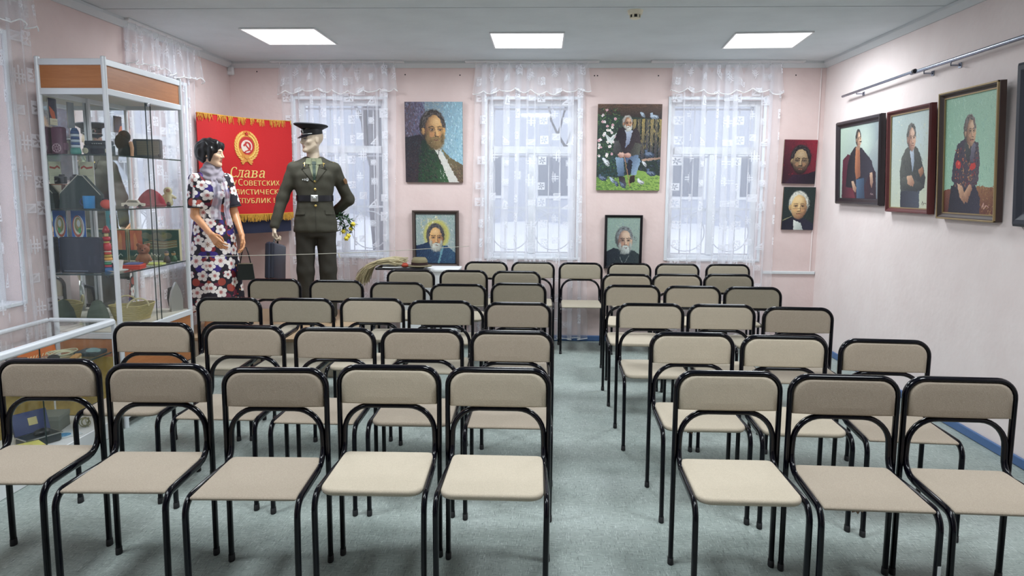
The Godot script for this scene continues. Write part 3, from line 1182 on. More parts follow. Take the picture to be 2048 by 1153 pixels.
func build_outside() -> void:
	var mb := MB.new()
	var nz := FastNoiseLite.new()
	nz.seed = 5
	nz.frequency = 0.16
	var yard := func(u: float, v: float) -> Vector3:
		var x := lerpf(-30.0, 22.0, u)
		var z := lerpf(-34.0, 6.0, v)
		var y := -0.55 + nz.get_noise_2d(x, z) * 0.35 + clampf((-z - 9.5) * 0.1, 0.0, 0.9) + clampf((-x - 5.0) * 0.1, 0.0, 0.9)
		if x > XL - 1.0 and z > ZB - 1.0:
			y = -1.0
		return Vector3(x, y, z)
	mb.sheet(yard, 70, 60)
	var s := obj("snow_ground", mb, M.snow)
	s.set_meta("kind", "structure")
	s.set_meta("label", "snow covered yard outside the windows")
	bare_tree(Vector3(-2.9, -0.3, -13.5), 7.0, 3, "bare tree in the yard behind the mannequin's window")
	bare_tree(Vector3(0.5, -0.3, -13.0), 6.5, 4, "bare tree in the yard seen through the middle curtain")
	bare_tree(Vector3(5.4, -0.3, -13.2), 6.0, 9, "bare tree in the yard seen through the right curtain")
	bare_tree(Vector3(-9.5, -0.2, -8.5), 6.5, 6, "bare tree in the yard beyond the left wall")
	for a in [[Vector3(-12.5, 0, -27.0), 13.0, "long bluish apartment block across the yard, behind the left window"], [Vector3(4.2, 0, -25.0), 19.0, "long bluish apartment block across the yard, behind the right windows"]]:
		var o := thing("apartment_block", a[2], "building", a[0], 0.0, "apartment blocks across the yard")
		var w: float = a[1]
		mb = MB.new()
		mb.span(Vector3(-w / 2, -1, -6), Vector3(w / 2, 7.2, 0))
		obj("wall", mb, M.facade, o)
		mb = MB.new()
		mb.span(Vector3(-w / 2 - 0.3, 7.2, -6.3), Vector3(w / 2 + 0.3, 7.5, 0.4))
		obj("roof", mb, M.snow, o)
		mb = MB.new()
		mb.span(Vector3(-0.6, -0.75, 0), Vector3(0.6, 0.75, 0.06), 0.01)
		var frame := mb.mesh()
		mb = MB.new()
		mb.span(Vector3(-0.5, -0.65, 0.06), Vector3(0.5, 0.65, 0.08))
		var pane := mb.mesh()
		for k in int(w / 2.2):
			for fl in 2:
				var f := put_mesh("window", frame, M.white, o)
				f.position = Vector3(-w / 2 + 1.2 + k * 2.2, 2.0 + fl * 3.0, 0)
				put_mesh("pane", pane, M.facade_pane, f)


# ---- the chairs ----

var chair_parts := {}


func make_chair_meshes() -> void:
	var zr := -0.215
	# outer frame: an upturned U, floor to top rail, flat oval tube
	var pts := PackedVector3Array()
	var thin := PackedVector3Array()
	var hw := 0.2135
	var top := 0.842
	var r := 0.072
	pts.append(Vector3(-hw, 0.012, zr + 0.006))
	thin.append(Vector3.RIGHT)
	pts.append(Vector3(-hw, 0.4, zr + 0.002))
	thin.append(Vector3.RIGHT)
	for i in 9:
		var th := PI - PI * 0.5 * i / 8.0
		pts.append(Vector3(-hw + r + cos(th) * r, top - r + sin(th) * r, zr))
		thin.append(Vector3(-cos(th), -sin(th), 0))
	for i in 9:
		var th := PI * 0.5 - PI * 0.5 * i / 8.0
		pts.append(Vector3(hw - r + cos(th) * r, top - r + sin(th) * r, zr))
		thin.append(Vector3(-cos(th), -sin(th), 0))
	pts.append(Vector3(hw, 0.4, zr + 0.002))
	thin.append(Vector3.RIGHT)
	pts.append(Vector3(hw, 0.012, zr + 0.006))
	thin.append(Vector3.RIGHT)
	for i in range(11, pts.size()):
		if thin[i].dot(thin[i - 1]) < 0:
			thin[i] = -thin[i]
	var mb := MB.new()
	mb.oval(pts, thin, 0.0108, 0.0182, 12)
	chair_parts.outer = mb.mesh()
	# inner frame: front legs, seat rails and the arch under the backrest in one bent tube
	pts = PackedVector3Array()
	thin = PackedVector3Array()
	var half := [Vector3(0.204, 0.012, 0.225), Vector3(0.205, 0.25, 0.222), Vector3(0.206, 0.392, 0.219)]
	for i in 7:
		var th := PI * 0.48 * i / 6.0
		half.append(Vector3(0.206, 0.392 + sin(th) * 0.058, 0.219 - (1.0 - cos(th)) * 0.058))
	half.append(Vector3(0.203, 0.4495, 0.04))
	half.append(Vector3(0.198, 0.447, -0.11))
	for i in 7:
		var th := PI * 0.5 * i / 6.0
		half.append(Vector3(0.194, 0.447 + (1.0 - cos(th)) * 0.075, -0.135 - sin(th) * 0.078))
	for p in half:
		pts.append(Vector3(-p.x, p.y, p.z))
		thin.append(Vector3.RIGHT)
	var ar := 0.112
	var at := 0.676
	var aw := 0.1925
	for i in 9:
		var th := PI - PI * 0.5 * i / 8.0
		pts.append(Vector3(-aw + ar + cos(th) * ar, at - ar + sin(th) * ar, zr + 0.002))
		thin.append(Vector3(-cos(th), -sin(th), 0))
	for i in 9:
		var th := PI * 0.5 - PI * 0.5 * i / 8.0
		pts.append(Vector3(aw - ar + cos(th) * ar, at - ar + sin(th) * ar, zr + 0.002))
		thin.append(Vector3(-cos(th), -sin(th), 0))
	half.reverse()
	for p in half:
		pts.append(p)
		thin.append(Vector3.RIGHT)
	for i in range(1, pts.size()):
		if thin[i].dot(thin[i - 1]) < 0:
			thin[i] = -thin[i]
	mb = MB.new()
	mb.oval(pts, thin, 0.0112, 0.0172, 12)
	chair_parts.inner = mb.mesh()
	mb = MB.new()
	mb.lathe([Vector2(0.0, 0.0), Vector2(0.0125, 0.0), Vector2(0.013, 0.004), Vector2(0.0122, 0.03), Vector2(0.0, 0.03)], 12, Vector3.ZERO, 1.6)
	chair_parts.foot = mb.mesh()
	# backrest pad, rounded above and straight below
	var outl := PackedVector2Array()
	var pw := 0.203
	var pr := 0.062
	var pt := 0.832
	var pb := 0.686
	outl.append(Vector2(-pw, pb))
	outl.append(Vector2(-0.1, pb - 0.002))
	outl.append(Vector2(0.1, pb - 0.002))
	outl.append(Vector2(pw, pb))
	for i in 7:
		var th := PI * 0.5 * i / 6.0
		outl.append(Vector2(pw - pr + cos(th) * pr, pt - pr + sin(th) * pr))
	for i in 7:
		var th := PI * 0.5 + PI * 0.5 * i / 6.0
		outl.append(Vector2(-pw + pr + cos(th) * pr, pt - pr + sin(th) * pr))
	mb = MB.new()
	mb.t = Transform3D(Basis(), Vector3(0, 0, zr))
	mb.pillow(outl, [Vector2(0.6, -0.016), Vector2(0.93, -0.015), Vector2(0.985, -0.011), Vector2(1.0, -0.004), Vector2(1.0, 0.006), Vector2(0.985, 0.014), Vector2(0.95, 0.019), Vector2(0.88, 0.0215), Vector2(0.55, 0.0235)], Vector2(0, 0.76))
	chair_parts.back = mb.mesh()
	# two kinds of seat: a rounded pad, and a board with pointed front corners
	for kind in 2:
		outl = PackedVector2Array()
		var sw := 0.195
		var zf := 0.205
		var zb := -0.205
		var cr := 0.055 if kind == 0 else 0.006
		for q in [[sw + (0.002 if kind else 0.0), zf, 0.0, cr], [-sw, zf, PI * 0.5, cr], [-sw + 0.003, zb, PI, 0.02], [sw - 0.003, zb, PI * 1.5, 0.02]]:
			for i in 6:
				var th: float = q[2] + PI * 0.5 * i / 5.0
				outl.append(Vector2(q[0] - signf(q[0]) * q[3] + cos(th) * q[3], q[1] - signf(q[1]) * q[3] + sin(th) * q[3]))
		mb = MB.new()
		# the outline lies level; z of the pillow becomes height
		mb.t = Transform3D(Basis(Vector3(1, 0, 0), Vector3(0, 0, 1), Vector3(0, -1, 0)), Vector3(0, 0.455, 0)) * Transform3D(Basis(Vector3(1, 0, 0), 0.012), Vector3.ZERO)
		if kind == 0:
			mb.pillow(outl, [Vector2(0.9, 0.008), Vector2(0.985, 0.007), Vector2(1.0, 0.0), Vector2(0.998, -0.008), Vector2(0.985, -0.014), Vector2(0.95, -0.018), Vector2(0.6, -0.022)])
		else:
			mb.pillow(outl, [Vector2(0.9, 0.004), Vector2(0.99, 0.003), Vector2(1.0, -0.001), Vector2(0.998, -0.006), Vector2(0.97, -0.011), Vector2(0.9, -0.013), Vector2(0.6, -0.012)])
		chair_parts["seat%d" % kind] = mb.mesh()


func place_chair(x: float, z: float, turn: float, kind: int, tone: String, label: String) -> Node3D:
	var o := thing("visitor_chair", label, "chair", Vector3(x, 0, z + 0.215), turn, "visitor chairs in rows")
	put_mesh("outer_frame", chair_parts.outer, M.frame_tube, o)
	put_mesh("seat_frame", chair_parts.inner, M.frame_tube, o)
	put_mesh("seat", chair_parts["seat%d" % kind], M[tone], o)
	put_mesh("backrest", chair_parts.back, M[tone], o)
	for p in [Vector3(-0.2135, 0, -0.209), Vector3(0.2135, 0, -0.209), Vector3(-0.204, 0, 0.225), Vector3(0.204, 0, 0.225)]:
		put_mesh("foot_cap", chair_parts.foot, M.matte_black, o).position = p
	return o


func build_chairs() -> void:
	make_chair_meshes()
	# x of the backrest, z of the backrest, turn in degrees, seat kind, tone: a light, t taupe, g grey
	var rows := [
		[[-2.128, -3.10, 3, 1, "t"], [-1.617, -3.045, 2.5, 1, "t"], [-1.103, -3.01, 2, 1, "t"], [-0.643, -3.085, 1, 0, "l"], [-0.181, -3.07, 0, 0, "l"], [0.777, -3.075, 0, 0, "l"], [1.229, -3.04, -2, 1, "t"], [1.688, -3.03, -2, 1, "t"]],
		[[-2.137, -3.99, 2, 0, "t"], [-1.614, -3.945, 0, 1, "t"], [-1.109, -3.91, 0, 1, "t"], [-0.635, -3.915, 1, 0, "t"], [-0.158, -3.895, 0, 1, "t"], [0.791, -3.915, 0, 0, "l"], [1.252, -3.87, -1, 0, "l"], [1.721, -3.80, -4, 1, "t"]],
		[[-2.118, -4.945, 1, 1, "g"], [-1.627, -4.96, 0, 1, "g"], [-1.155, -5.0, 0, 0, "l"], [-0.674, -4.93, 1, 1, "g"], [-0.159, -4.885, 0, 1, "t"], [0.713, -4.915, 0, 0, "l"], [1.171, -4.91, -1, 0, "l"], [1.631, -4.825, -3, 1, "t"]],
		[[-2.19, -6.0, 0, 0, "g"], [-1.662, -5.955, 1, 0, "g"], [-1.15, -5.875, 0, 0, "g"], [-0.654, -5.8, 1, 1, "g"], [-0.189, -5.9, 0, 0, "g"], [0.703, -5.86, 0, 0, "l"], [1.168, -5.84, 0, 0, "l"], [1.623, -5.82, -1, 0, "g"]],
		[[-1.207, -6.79, 0, 0, "g"], [-0.721, -6.795, 0, 0, "g"], [-0.236, -6.76, 0, 0, "g"], [0.748, -6.62, 0, 0, "l"], [1.192, -6.66, 0, 0, "l"], [1.654, -6.7, 0, 0, "g"]],
		[[-0.576, -7.61, 0, 0, "g"], [-0.098, -7.63, 0, 0, "g"], [0.386, -7.6, 0, 1, "g"], [0.878, -7.605, 0, 0, "g"], [1.36, -7.605, 0, 0, "g"], [1.865, -7.605, 0, 0, "g"]],
	]
	var row_names := ["front row", "second row", "third row", "fourth row", "fifth row", "back row"]
	var counts := ["first", "second", "third", "fourth", "fifth"]
	var tones := {"l": "cloth_light", "t": "cloth_taupe", "g": "cloth_grey"}
	var words := {"l": "light beige", "t": "taupe", "g": "grey beige"}
	for r in rows.size():
		var left := 0
		for c in rows[r]:
			if c[0] < (0.2 if r < 5 else 0.3):
				left += 1
		for i in rows[r].size():
			var c: Array = rows[r][i]
			var where := ""
			if r == 5 and i == 2:
				where = "back row, standing alone at the end of the aisle"
			elif i < left:
				where = "%s left of the aisle, %s from the aisle" % [row_names[r], counts[left - 1 - i]]
			else:
				var k: int = i - left - (1 if r == 5 else 0)
				where = "%s right of the aisle, %s from the aisle" % [row_names[r], counts[k]]
			var o := place_chair(c[0], c[1], deg_to_rad(c[2]), c[3], tones[c[4]], "%s chair, %s" % [words[c[4]], where])
			if r == 0 and i == 6:
				# a strip of white tape on one front leg
				var mb := MB.new()
				mb.box(Vector3(0.2045, 0.245, 0.2225 + 0.0174), Vector3(0.012, 0.05, 0.001))
				tag(obj("tape", mb, M.white, o), "strip of white tape")
			if (r == 1 and i == 5) or (r == 0 and i == 6):
				# lining hanging torn from under the seat
				var mb := MB.new()
				mb.prism(PackedVector2Array([Vector2(-0.09, 0.45), Vector2(-0.04, 0.45), Vector2(-0.045, 0.432), Vector2(-0.055, 0.436), Vector2(-0.062, 0.424), Vector2(-0.07, 0.434), Vector2(-0.083, 0.43)]), 0.168, 0.171)
				tag(obj("torn_lining", mb, mat(122, 96, 78, 0.9), o), "torn brown lining")


# ---- camera, sky and lamps ----

func build_view() -> void:
	var cam := Camera3D.new()
	cam.name = "camera"
	add_child(cam)
	cam.fov = rad_to_deg(2.0 * atan(576.5 / 1500.0))
	cam.near = 0.05
	cam.far = 200.0
	cam.position = Vector3(0, 1.6, 0)
	cam.rotation = Vector3(deg_to_rad(-7.62), deg_to_rad(2.34), deg_to_rad(0.35))
	cam.current = true
	var env := Environment.new()
	env.background_mode = Environment.BG_SKY
	var sky := Sky.new()
	var sm := ProceduralSkyMaterial.new()
	sm.sky_top_color = Color(0.86, 0.89, 0.95)
	sm.sky_horizon_color = Color(0.93, 0.945, 0.98)
	sm.ground_horizon_color = Color(0.86, 0.875, 0.91)
	sm.ground_bottom_color = Color(0.72, 0.75, 0.80)
	sm.sky_energy_multiplier = SKY_ENERGY
	sm.ground_energy_multiplier = SKY_ENERGY
	sm.sun_angle_max = 0.0
	sky.sky_material = sm
	env.sky = sky
	env.ambient_light_source = Environment.AMBIENT_SOURCE_DISABLED
	env.tonemap_mode = Environment.TONE_MAPPER_LINEAR
	env.tonemap_exposure = EXPOSURE
	env.sdfgi_enabled = true
	env.ssao_enabled = true
	env.ssil_enabled = true
	var we := WorldEnvironment.new()
	we.name = "environment"
	we.environment = env
	add_child(we)


# a square flat ceiling lamp with a thin frame
func ceiling_lamp(x: float, z: float, turn: float, label: String) -> void:
	var o := thing("ceiling_lamp", label, "lamp", Vector3(x, YC, z), turn, "square ceiling lamps")
	var w := 0.62
	var d := 0.68
	var mb := MB.new()
	for s in [-1.0, 1.0]:
		mb.span(Vector3(s * w / 2, -0.012, -d / 2), Vector3(s * (w / 2 - 0.012), 0.0, d / 2), 0.002)
		mb.span(Vector3(-w / 2 + 0.012, -0.012, s * d / 2), Vector3(w / 2 - 0.012, 0.0, s * (d / 2 - 0.012)), 0.002)
	obj("frame", mb, M.white, o)
	mb = MB.new()
	mb.span(Vector3(-w / 2 + 0.012, -0.008, -d / 2 + 0.012), Vector3(w / 2 - 0.012, -0.001, d / 2 - 0.012))
	obj("light_panel", mb, M.led, o)
	var l := AreaLight3D.new()
	l.name = "panel_light"
	l.area_size = Vector2(w - 0.03, d - 0.03)
	l.area_normalize_energy = true
	l.light_energy = LAMP_ENERGY
	l.light_color = Color(0.955, 0.985, 1.0)
	l.shadow_enabled = true
	l.area_range = 14.0
	l.area_attenuation = 2.0
	o.add_child(l)
	l.position = Vector3(0, -0.014, 0)
	l.rotation = Vector3(-PI / 2, 0, 0)


func build_lamps() -> void:
	ceiling_lamp(-2.15, -6.48, 0.0, "bright square ceiling lamp above the mannequins")
	ceiling_lamp(-0.15, -6.67, 0.0, "bright square ceiling lamp in the middle of the ceiling")
	ceiling_lamp(1.87, -6.68, deg_to_rad(-4), "bright square ceiling lamp nearest the right wall")
	for i in 3:
		ceiling_lamp([-2.15, -0.15, 1.87][i], -2.6, 0.0, ["square ceiling lamp over the low glass counter", "square ceiling lamp over the front row", "square ceiling lamp over the right end of the front row"][i])


# ---- portraits: oil paint on canvas, each canvas its own print ----

func paint_bearded_blue() -> ImageTexture:
	var v := Canvas.new(380, 522, c8(104, 116, 134), 51)
	v.gpoly([0, 0, 0.36, 0, 0.32, 0.55, 0, 0.55], c8(74, 62, 74), c8(96, 92, 122), 0.0)
	v.gpoly([0.3, 0, 1, 0, 1, 0.9, 0.6, 0.6], c8(112, 130, 146), c8(150, 190, 206), 0.3)
	v.dab_area(0, 0, 0.36, 0.5, [c8(60, 54, 70), c8(100, 96, 124), c8(86, 64, 70), c8(72, 84, 108), c8(112, 112, 134)], 260, 9, 3, 1.5)
	v.dab_area(0.36, 0, 0.66, 0.14, [c8(130, 146, 158), c8(112, 124, 134), c8(150, 160, 160)], 60, 8, 3, 0.6)
	v.dab_area(0.66, 0, 1, 0.8, [c8(156, 194, 208), c8(128, 170, 190), c8(176, 202, 214), c8(116, 148, 168), c8(142, 176, 184)], 300, 9, 3, 1.4)
	v.gpoly([0, 0.44, 0.26, 0.4, 0.4, 0.52, 0.4, 1, 0, 1], c8(30, 28, 38), c8(58, 46, 52), 1.2)
	v.gpoly([0.3, 0.46, 0.48, 0.55, 0.6, 0.7, 0.76, 1, 0.22, 1, 0.24, 0.6], c8(24, 40, 34), c8(58, 92, 60), 0.5)
	v.gpoly([0.62, 0.57, 0.8, 0.7, 1, 0.78, 1, 1, 0.9, 1, 0.68, 0.66], c8(116, 112, 78), c8(94, 74, 64), 1.0)
	v.dab_area(0.26, 0.58, 0.56, 1, [c8(26, 44, 38), c8(48, 86, 58), c8(62, 66, 58), c8(24, 30, 36), c8(70, 60, 56)], 240, 8, 2, 1.0)
	v.dab_area(0, 0.46, 0.28, 1, [c8(28, 28, 38), c8(54, 46, 54), c8(44, 52, 60), c8(66, 54, 52)], 200, 8, 2)
	v.dab_area(0.82, 0.78, 1, 1, [c8(124, 108, 78), c8(88, 86, 68), c8(140, 122, 98), c8(96, 72, 66)], 80, 7, 2, 1.0)
	v.poly([0.47, 0.555, 0.6, 0.565, 0.66, 0.65, 0.93, 1, 0.76, 1, 0.57, 0.66], c8(206, 204, 198))
	v.dab_area(0.6, 0.66, 0.82, 1, [c8(222, 220, 214), c8(184, 182, 178), c8(196, 190, 180)], 30, 8, 1, 0.95)
	v.line([0.59, 0.6, 0.565, 0.67, 0.62, 0.78], 0.014, c8(58, 54, 50))
	v.face(0.5, 0.335, 0.235, 0.5, {"skin": c8(206, 160, 104), "shade": c8(86, 62, 52), "hair": c8(58, 50, 48), "beard": c8(140, 116, 80), "light": -0.5})
	v.dabs(1500, 5, 1, 0.05)
	v.brushed(5.0, 0.1)
	return v.texture()


func paint_man_with_doves() -> ImageTexture:
	var v := Canvas.new(420, 560, c8(44, 58, 52), 52)
	v.gpoly([0, 0, 1, 0, 1, 0.17, 0, 0.12], c8(92, 70, 58), c8(46, 40, 42), 1.57)
	v.dab_area(0, 0, 1, 0.05, [c8(96, 72, 60), c8(60, 50, 48), c8(112, 84, 66)], 70, 18, 1, 0.0)
	for i in 7:
		var x := 0.55 + i * 0.068
		v.gpoly([x, 0.17, x + 0.052, 0.17, x + 0.047, 0.63, x - 0.005, 0.63], [c8(150, 132, 88), c8(104, 96, 78), c8(158, 138, 84), c8(92, 88, 80)][i % 4], c8(60, 58, 66), 1.4)
		v.line([x, 0.18, x - 0.005, 0.62], 0.012, c8(22, 22, 28))
	v.dab_area(0.56, 0.18, 1, 0.5, [c8(168, 150, 98), c8(70, 68, 70), c8(182, 160, 100), c8(120, 110, 84)], 150, 11, 1, 1.57)
	v.dab_area(0.56, 0.45, 1, 0.66, [c8(60, 62, 78), c8(84, 90, 112), c8(46, 48, 60)], 90, 9, 1, 1.3)
	v.dab_area(0, 0.05, 0.34, 0.75, [c8(34, 56, 42), c8(64, 98, 58), c8(28, 40, 48), c8(92, 122, 76), c8(40, 70, 56)], 700, 6, 2)
	v.dab_area(0, 0.6, 0.5, 0.86, [c8(34, 56, 58), c8(46, 72, 78), c8(28, 38, 52), c8(58, 84, 92)], 320, 7, 2)
	v.dab_area(0.62, 0.64, 1, 0.8, [c8(40, 44, 56), c8(70, 78, 96), c8(34, 38, 48)], 120, 8, 2, 0.4)
	v.gpoly([0, 0.85, 0.3, 0.87, 0.5, 0.81, 0.66, 0.76, 1, 0.83, 1, 1, 0, 1], c8(100, 136, 68), c8(142, 172, 88), 0.0)
	v.dab_area(0, 0.84, 1, 1, [c8(134, 168, 84), c8(92, 126, 64), c8(154, 180, 98), c8(72, 102, 62)], 420, 9, 2, 0.2)
	for i in 30:
		var q := Vector2(v.rng.randf_range(0.02, 0.28), v.rng.randf_range(0.04, 0.6))
		v.oval(q.x, q.y, 0.02, 0.015, [c8(226, 216, 220), c8(206, 166, 178), c8(234, 232, 228)][i % 3])
		v.oval(q.x, q.y, 0.007, 0.005, c8(170, 120, 110))
	v.gpoly([0.7, 0.635, 1, 0.605, 1, 0.632, 0.72, 0.66], c8(186, 152, 132), c8(140, 116, 104), 0.0)
	v.gpoly([0.33, 0.28, 0.42, 0.255, 0.52, 0.32, 0.6, 0.265, 0.66, 0.33, 0.69, 0.5, 0.66, 0.58, 0.52, 0.6, 0.4, 0.58, 0.27, 0.58, 0.29, 0.38], c8(34, 28, 36), c8(66, 56, 60), 0.4)
	v.gpoly([0.27, 0.42, 0.34, 0.42, 0.41, 0.57, 0.32, 0.6, 0.25, 0.54], c8(84, 84, 84), c8(46, 44, 48), 0.6)
	v.gpoly([0.6, 0.44, 0.69, 0.46, 0.67, 0.58, 0.54, 0.6, 0.52, 0.56], c8(60, 58, 58), c8(92, 92, 84), 0.0)
	v.gpoly([0.43, 0.3, 0.55, 0.3, 0.5, 0.46, 0.44, 0.5, 0.46, 0.38], c8(180, 188, 204), c8(110, 118, 142), 1.2)
	v.gpoly([0.29, 0.61, 0.42, 0.62, 0.44, 0.83, 0.34, 0.83], c8(140, 166, 190), c8(70, 88, 114), 0.9)
	v.gpoly([0.42, 0.62, 0.64, 0.58, 0.69, 0.66, 0.62, 0.82, 0.54, 0.82, 0.56, 0.7, 0.42, 0.66], c8(64, 78, 106), c8(140, 164, 188), 0.5)
	v.poly([0.5, 0.63, 0.56, 0.66, 0.53, 0.82, 0.46, 0.8], c8(34, 38, 54))
	v.gpoly([0.35, 0.84, 0.44, 0.84, 0.48, 0.95, 0.38, 0.95], c8(44, 38, 44), c8(86, 84, 98), 1.2)
	v.gpoly([0.53, 0.83, 0.6, 0.82, 0.6, 0.9, 0.52, 0.92], c8(64, 48, 44), c8(36, 30, 32), 1.2)
	v.line([0.4, 0.55, 0.45, 0.66, 0.53, 0.95], 0.011, c8(160, 122, 94))
	v.ball(0.38, 0.585, 0.06, 0.034, c8(214, 178, 164), c8(140, 98, 88), -1.2)
	v.ball(0.48, 0.588, 0.058, 0.032, c8(206, 166, 152), c8(130, 88, 80), -1.2)
	for k in 6:
		v.line([0.35 + k * 0.03, 0.585, 0.37 + k * 0.025, 0.61], 0.004, c8(120, 80, 74))
	v.face(0.47, 0.215, 0.088, 0.6, {"skin": c8(196, 152, 120), "shade": c8(96, 66, 56), "hair": c8(166, 162, 156), "beard": c8(226, 224, 216), "brow": c8(80, 62, 56), "light": -0.4})
	for b in [[0.7, 0.12, 0.05, 0.9, 0], [0.88, 0.145, 0.07, 0.15, 0], [0.15, 0.67, 0.075, 0.9, 1], [0.25, 0.88, 0.055, 0.9, 0], [0.32, 0.925, 0.05, 1.1, 2], [0.42, 0.94, 0.06, 0.9, 2], [0.7, 0.9, 0.06, 0.4, 1], [0.75, 0.69, 0.05, 0.9, 1], [0.86, 0.8, 0.08, 0.3, 2], [0.82, 0.58, 0.08, 0.15, 2], [0.1, 0.86, 0.07, 0.3, 2]]:
		var k: Color = [c8(160, 176, 194), c8(210, 214, 218), c8(84, 100, 126)][b[4]]
		v.oval(b[0], b[1], b[2], b[2] * 0.36, k.darkened(0.25), b[3])
		v.oval(b[0] - b[2] * 0.12, b[1] - b[2] * 0.1, b[2] * 0.7, b[2] * 0.22, k.lightened(0.15), b[3])
		v.oval(b[0] - b[2] * 0.62, b[1] - b[2] * 0.5, b[2] * 0.26, b[2] * 0.2, k)
		v.line([b[0], b[1], b[0] + b[2] * 0.7, b[1] + b[2] * 0.4], 0.008, k.darkened(0.5))
	v.poly([0.11, 0.33, 0.2, 0.385, 0.3, 0.33, 0.26, 0.4, 0.23, 0.46, 0.16, 0.42], c8(206, 210, 208))
	v.line([0.12, 0.345, 0.19, 0.4], 0.008, c8(150, 160, 160))
	v.line([0.29, 0.345, 0.23, 0.41], 0.008, c8(150, 160, 160))
	v.dabs(1700, 4, 1, 0.05)
	v.brushed(4.0, 0.1)
	return v.texture()


func paint_halo_beard() -> ImageTexture:
	var v := Canvas.new(340, 405, c8(150, 166, 164), 53)
	v.dab_area(0, 0, 1, 0.8, [c8(166, 178, 176), c8(128, 152, 152), c8(190, 196, 188), c8(148, 160, 172), c8(120, 154, 148)], 420, 11, 3, 1.1)
	for k in 5:
		v.oval(0.52, 0.42, 0.34 - k * 0.025, 0.32 - k * 0.022, [c8(176, 178, 140), c8(186, 184, 110), c8(196, 188, 96), c8(178, 170, 96), c8(160, 156, 110)][k], 0.0, 0.6)
	v.dab_area(0.15, 0.06, 0.6, 0.3, [c8(206, 204, 160), c8(226, 226, 206), c8(196, 186, 110)], 40, 10, 2, 2.4)
	v.gpoly([0, 0.64, 0.2, 0.6, 0.36, 0.55, 0.62, 0.62, 0.78, 0.64, 1, 0.8, 1, 1, 0, 1], c8(28, 44, 74), c8(52, 86, 116), 0.4)
	v.dab_area(0, 0.7, 1, 1, [c8(26, 44, 72), c8(48, 80, 110), c8(36, 58, 98), c8(66, 108, 128)], 220, 10, 1, 2.2)
	v.poly([0.64, 0.66, 0.7, 0.64, 0.58, 1, 0.54, 1], c8(104, 150, 164))
	v.face(0.5, 0.47, 0.265, 0.2, {"skin": c8(222, 176, 118), "shade": c8(120, 78, 62), "hair": c8(64, 62, 68), "beard": c8(206, 208, 198), "brow": c8(70, 52, 46), "light": -2.2, "ear": false})
	v.dabs(1300, 4, 1, 0.06)
	v.brushed(5.0, 0.1)
	return v.texture()


func paint_grey_beard() -> ImageTexture:
	var v := Canvas.new(300, 438, c8(142, 164, 156), 54)
	v.gpoly([0, 0, 1, 0, 1, 1, 0, 1], c8(136, 160, 150), c8(156, 172, 164), 0.4)
	v.dab_area(0, 0, 1, 0.8, [c8(150, 174, 164), c8(132, 154, 150), c8(162, 180, 168), c8(140, 158, 160)], 280, 9, 3)
	v.gpoly([0, 0.7, 0.2, 0.62, 0.4, 0.66, 0.66, 0.66, 0.85, 0.68, 1, 0.76, 1, 1, 0, 1], c8(30, 38, 50), c8(60, 72, 74), 0.3)
	v.dab_area(0, 0.72, 1, 1, [c8(28, 36, 48), c8(50, 60, 68), c8(64, 76, 74), c8(26, 34, 54)], 150, 9, 1, 1.2)
	v.line([0.4, 0.8, 0.5, 0.97], 0.014, c8(120, 128, 130))
	v.line([0.68, 0.78, 0.52, 0.98], 0.014, c8(120, 128, 130))
	v.face(0.54, 0.46, 0.27, 0.3, {"skin": c8(212, 182, 156), "shade": c8(110, 84, 82), "hair": c8(112, 118, 122), "beard": c8(206, 214, 210), "brow": c8(62, 54, 54), "light": -0.6, "ear": false})
	v.dab_area(0.8, 0.36, 0.92, 0.52, [c8(92, 100, 106), c8(70, 80, 88), c8(124, 130, 130)], 26, 7, 1, 0.7)
	v.dabs(1000, 4, 1, 0.05)
	v.brushed(5.0, 0.08)
	return v.texture()


func paint_red_ground() -> ImageTexture:
	var v := Canvas.new(260, 350, c8(70, 22, 34), 55)
	v.gpoly([0, 0, 1, 0, 1, 1, 0, 1], c8(40, 18, 30), c8(140, 28, 48), -0.5)
	v.dab_area(0, 0, 1, 1, [c8(88, 22, 36), c8(54, 20, 36), c8(60, 26, 44), c8(120, 28, 44)], 120, 8, 2)
	v.gpoly([0.1, 1, 0.3, 0.8, 0.7, 0.78, 1, 0.7, 1, 1], c8(54, 28, 50), c8(22, 16, 30), 0.2)
	v.face(0.52, 0.46, 0.335, 0.05, {"skin": c8(178, 152, 114), "shade": c8(28, 18, 22), "hair": c8(22, 16, 20), "brow": c8(22, 16, 18), "light": -1.6})
	for k in 5:
		v.line([0.4, 0.26 + k * 0.018, 0.52, 0.25 + k * 0.018, 0.66, 0.262 + k * 0.018], 0.006, c8(110, 86, 66))
	v.line([0.36, 0.58, 0.4, 0.7], 0.012, c8(64, 46, 42))
	v.line([0.68, 0.57, 0.64, 0.7], 0.012, c8(64, 46, 42))
	v.dabs(700, 3, 1, 0.05)
	v.brushed(4.0, 0.08)
	return v.texture()


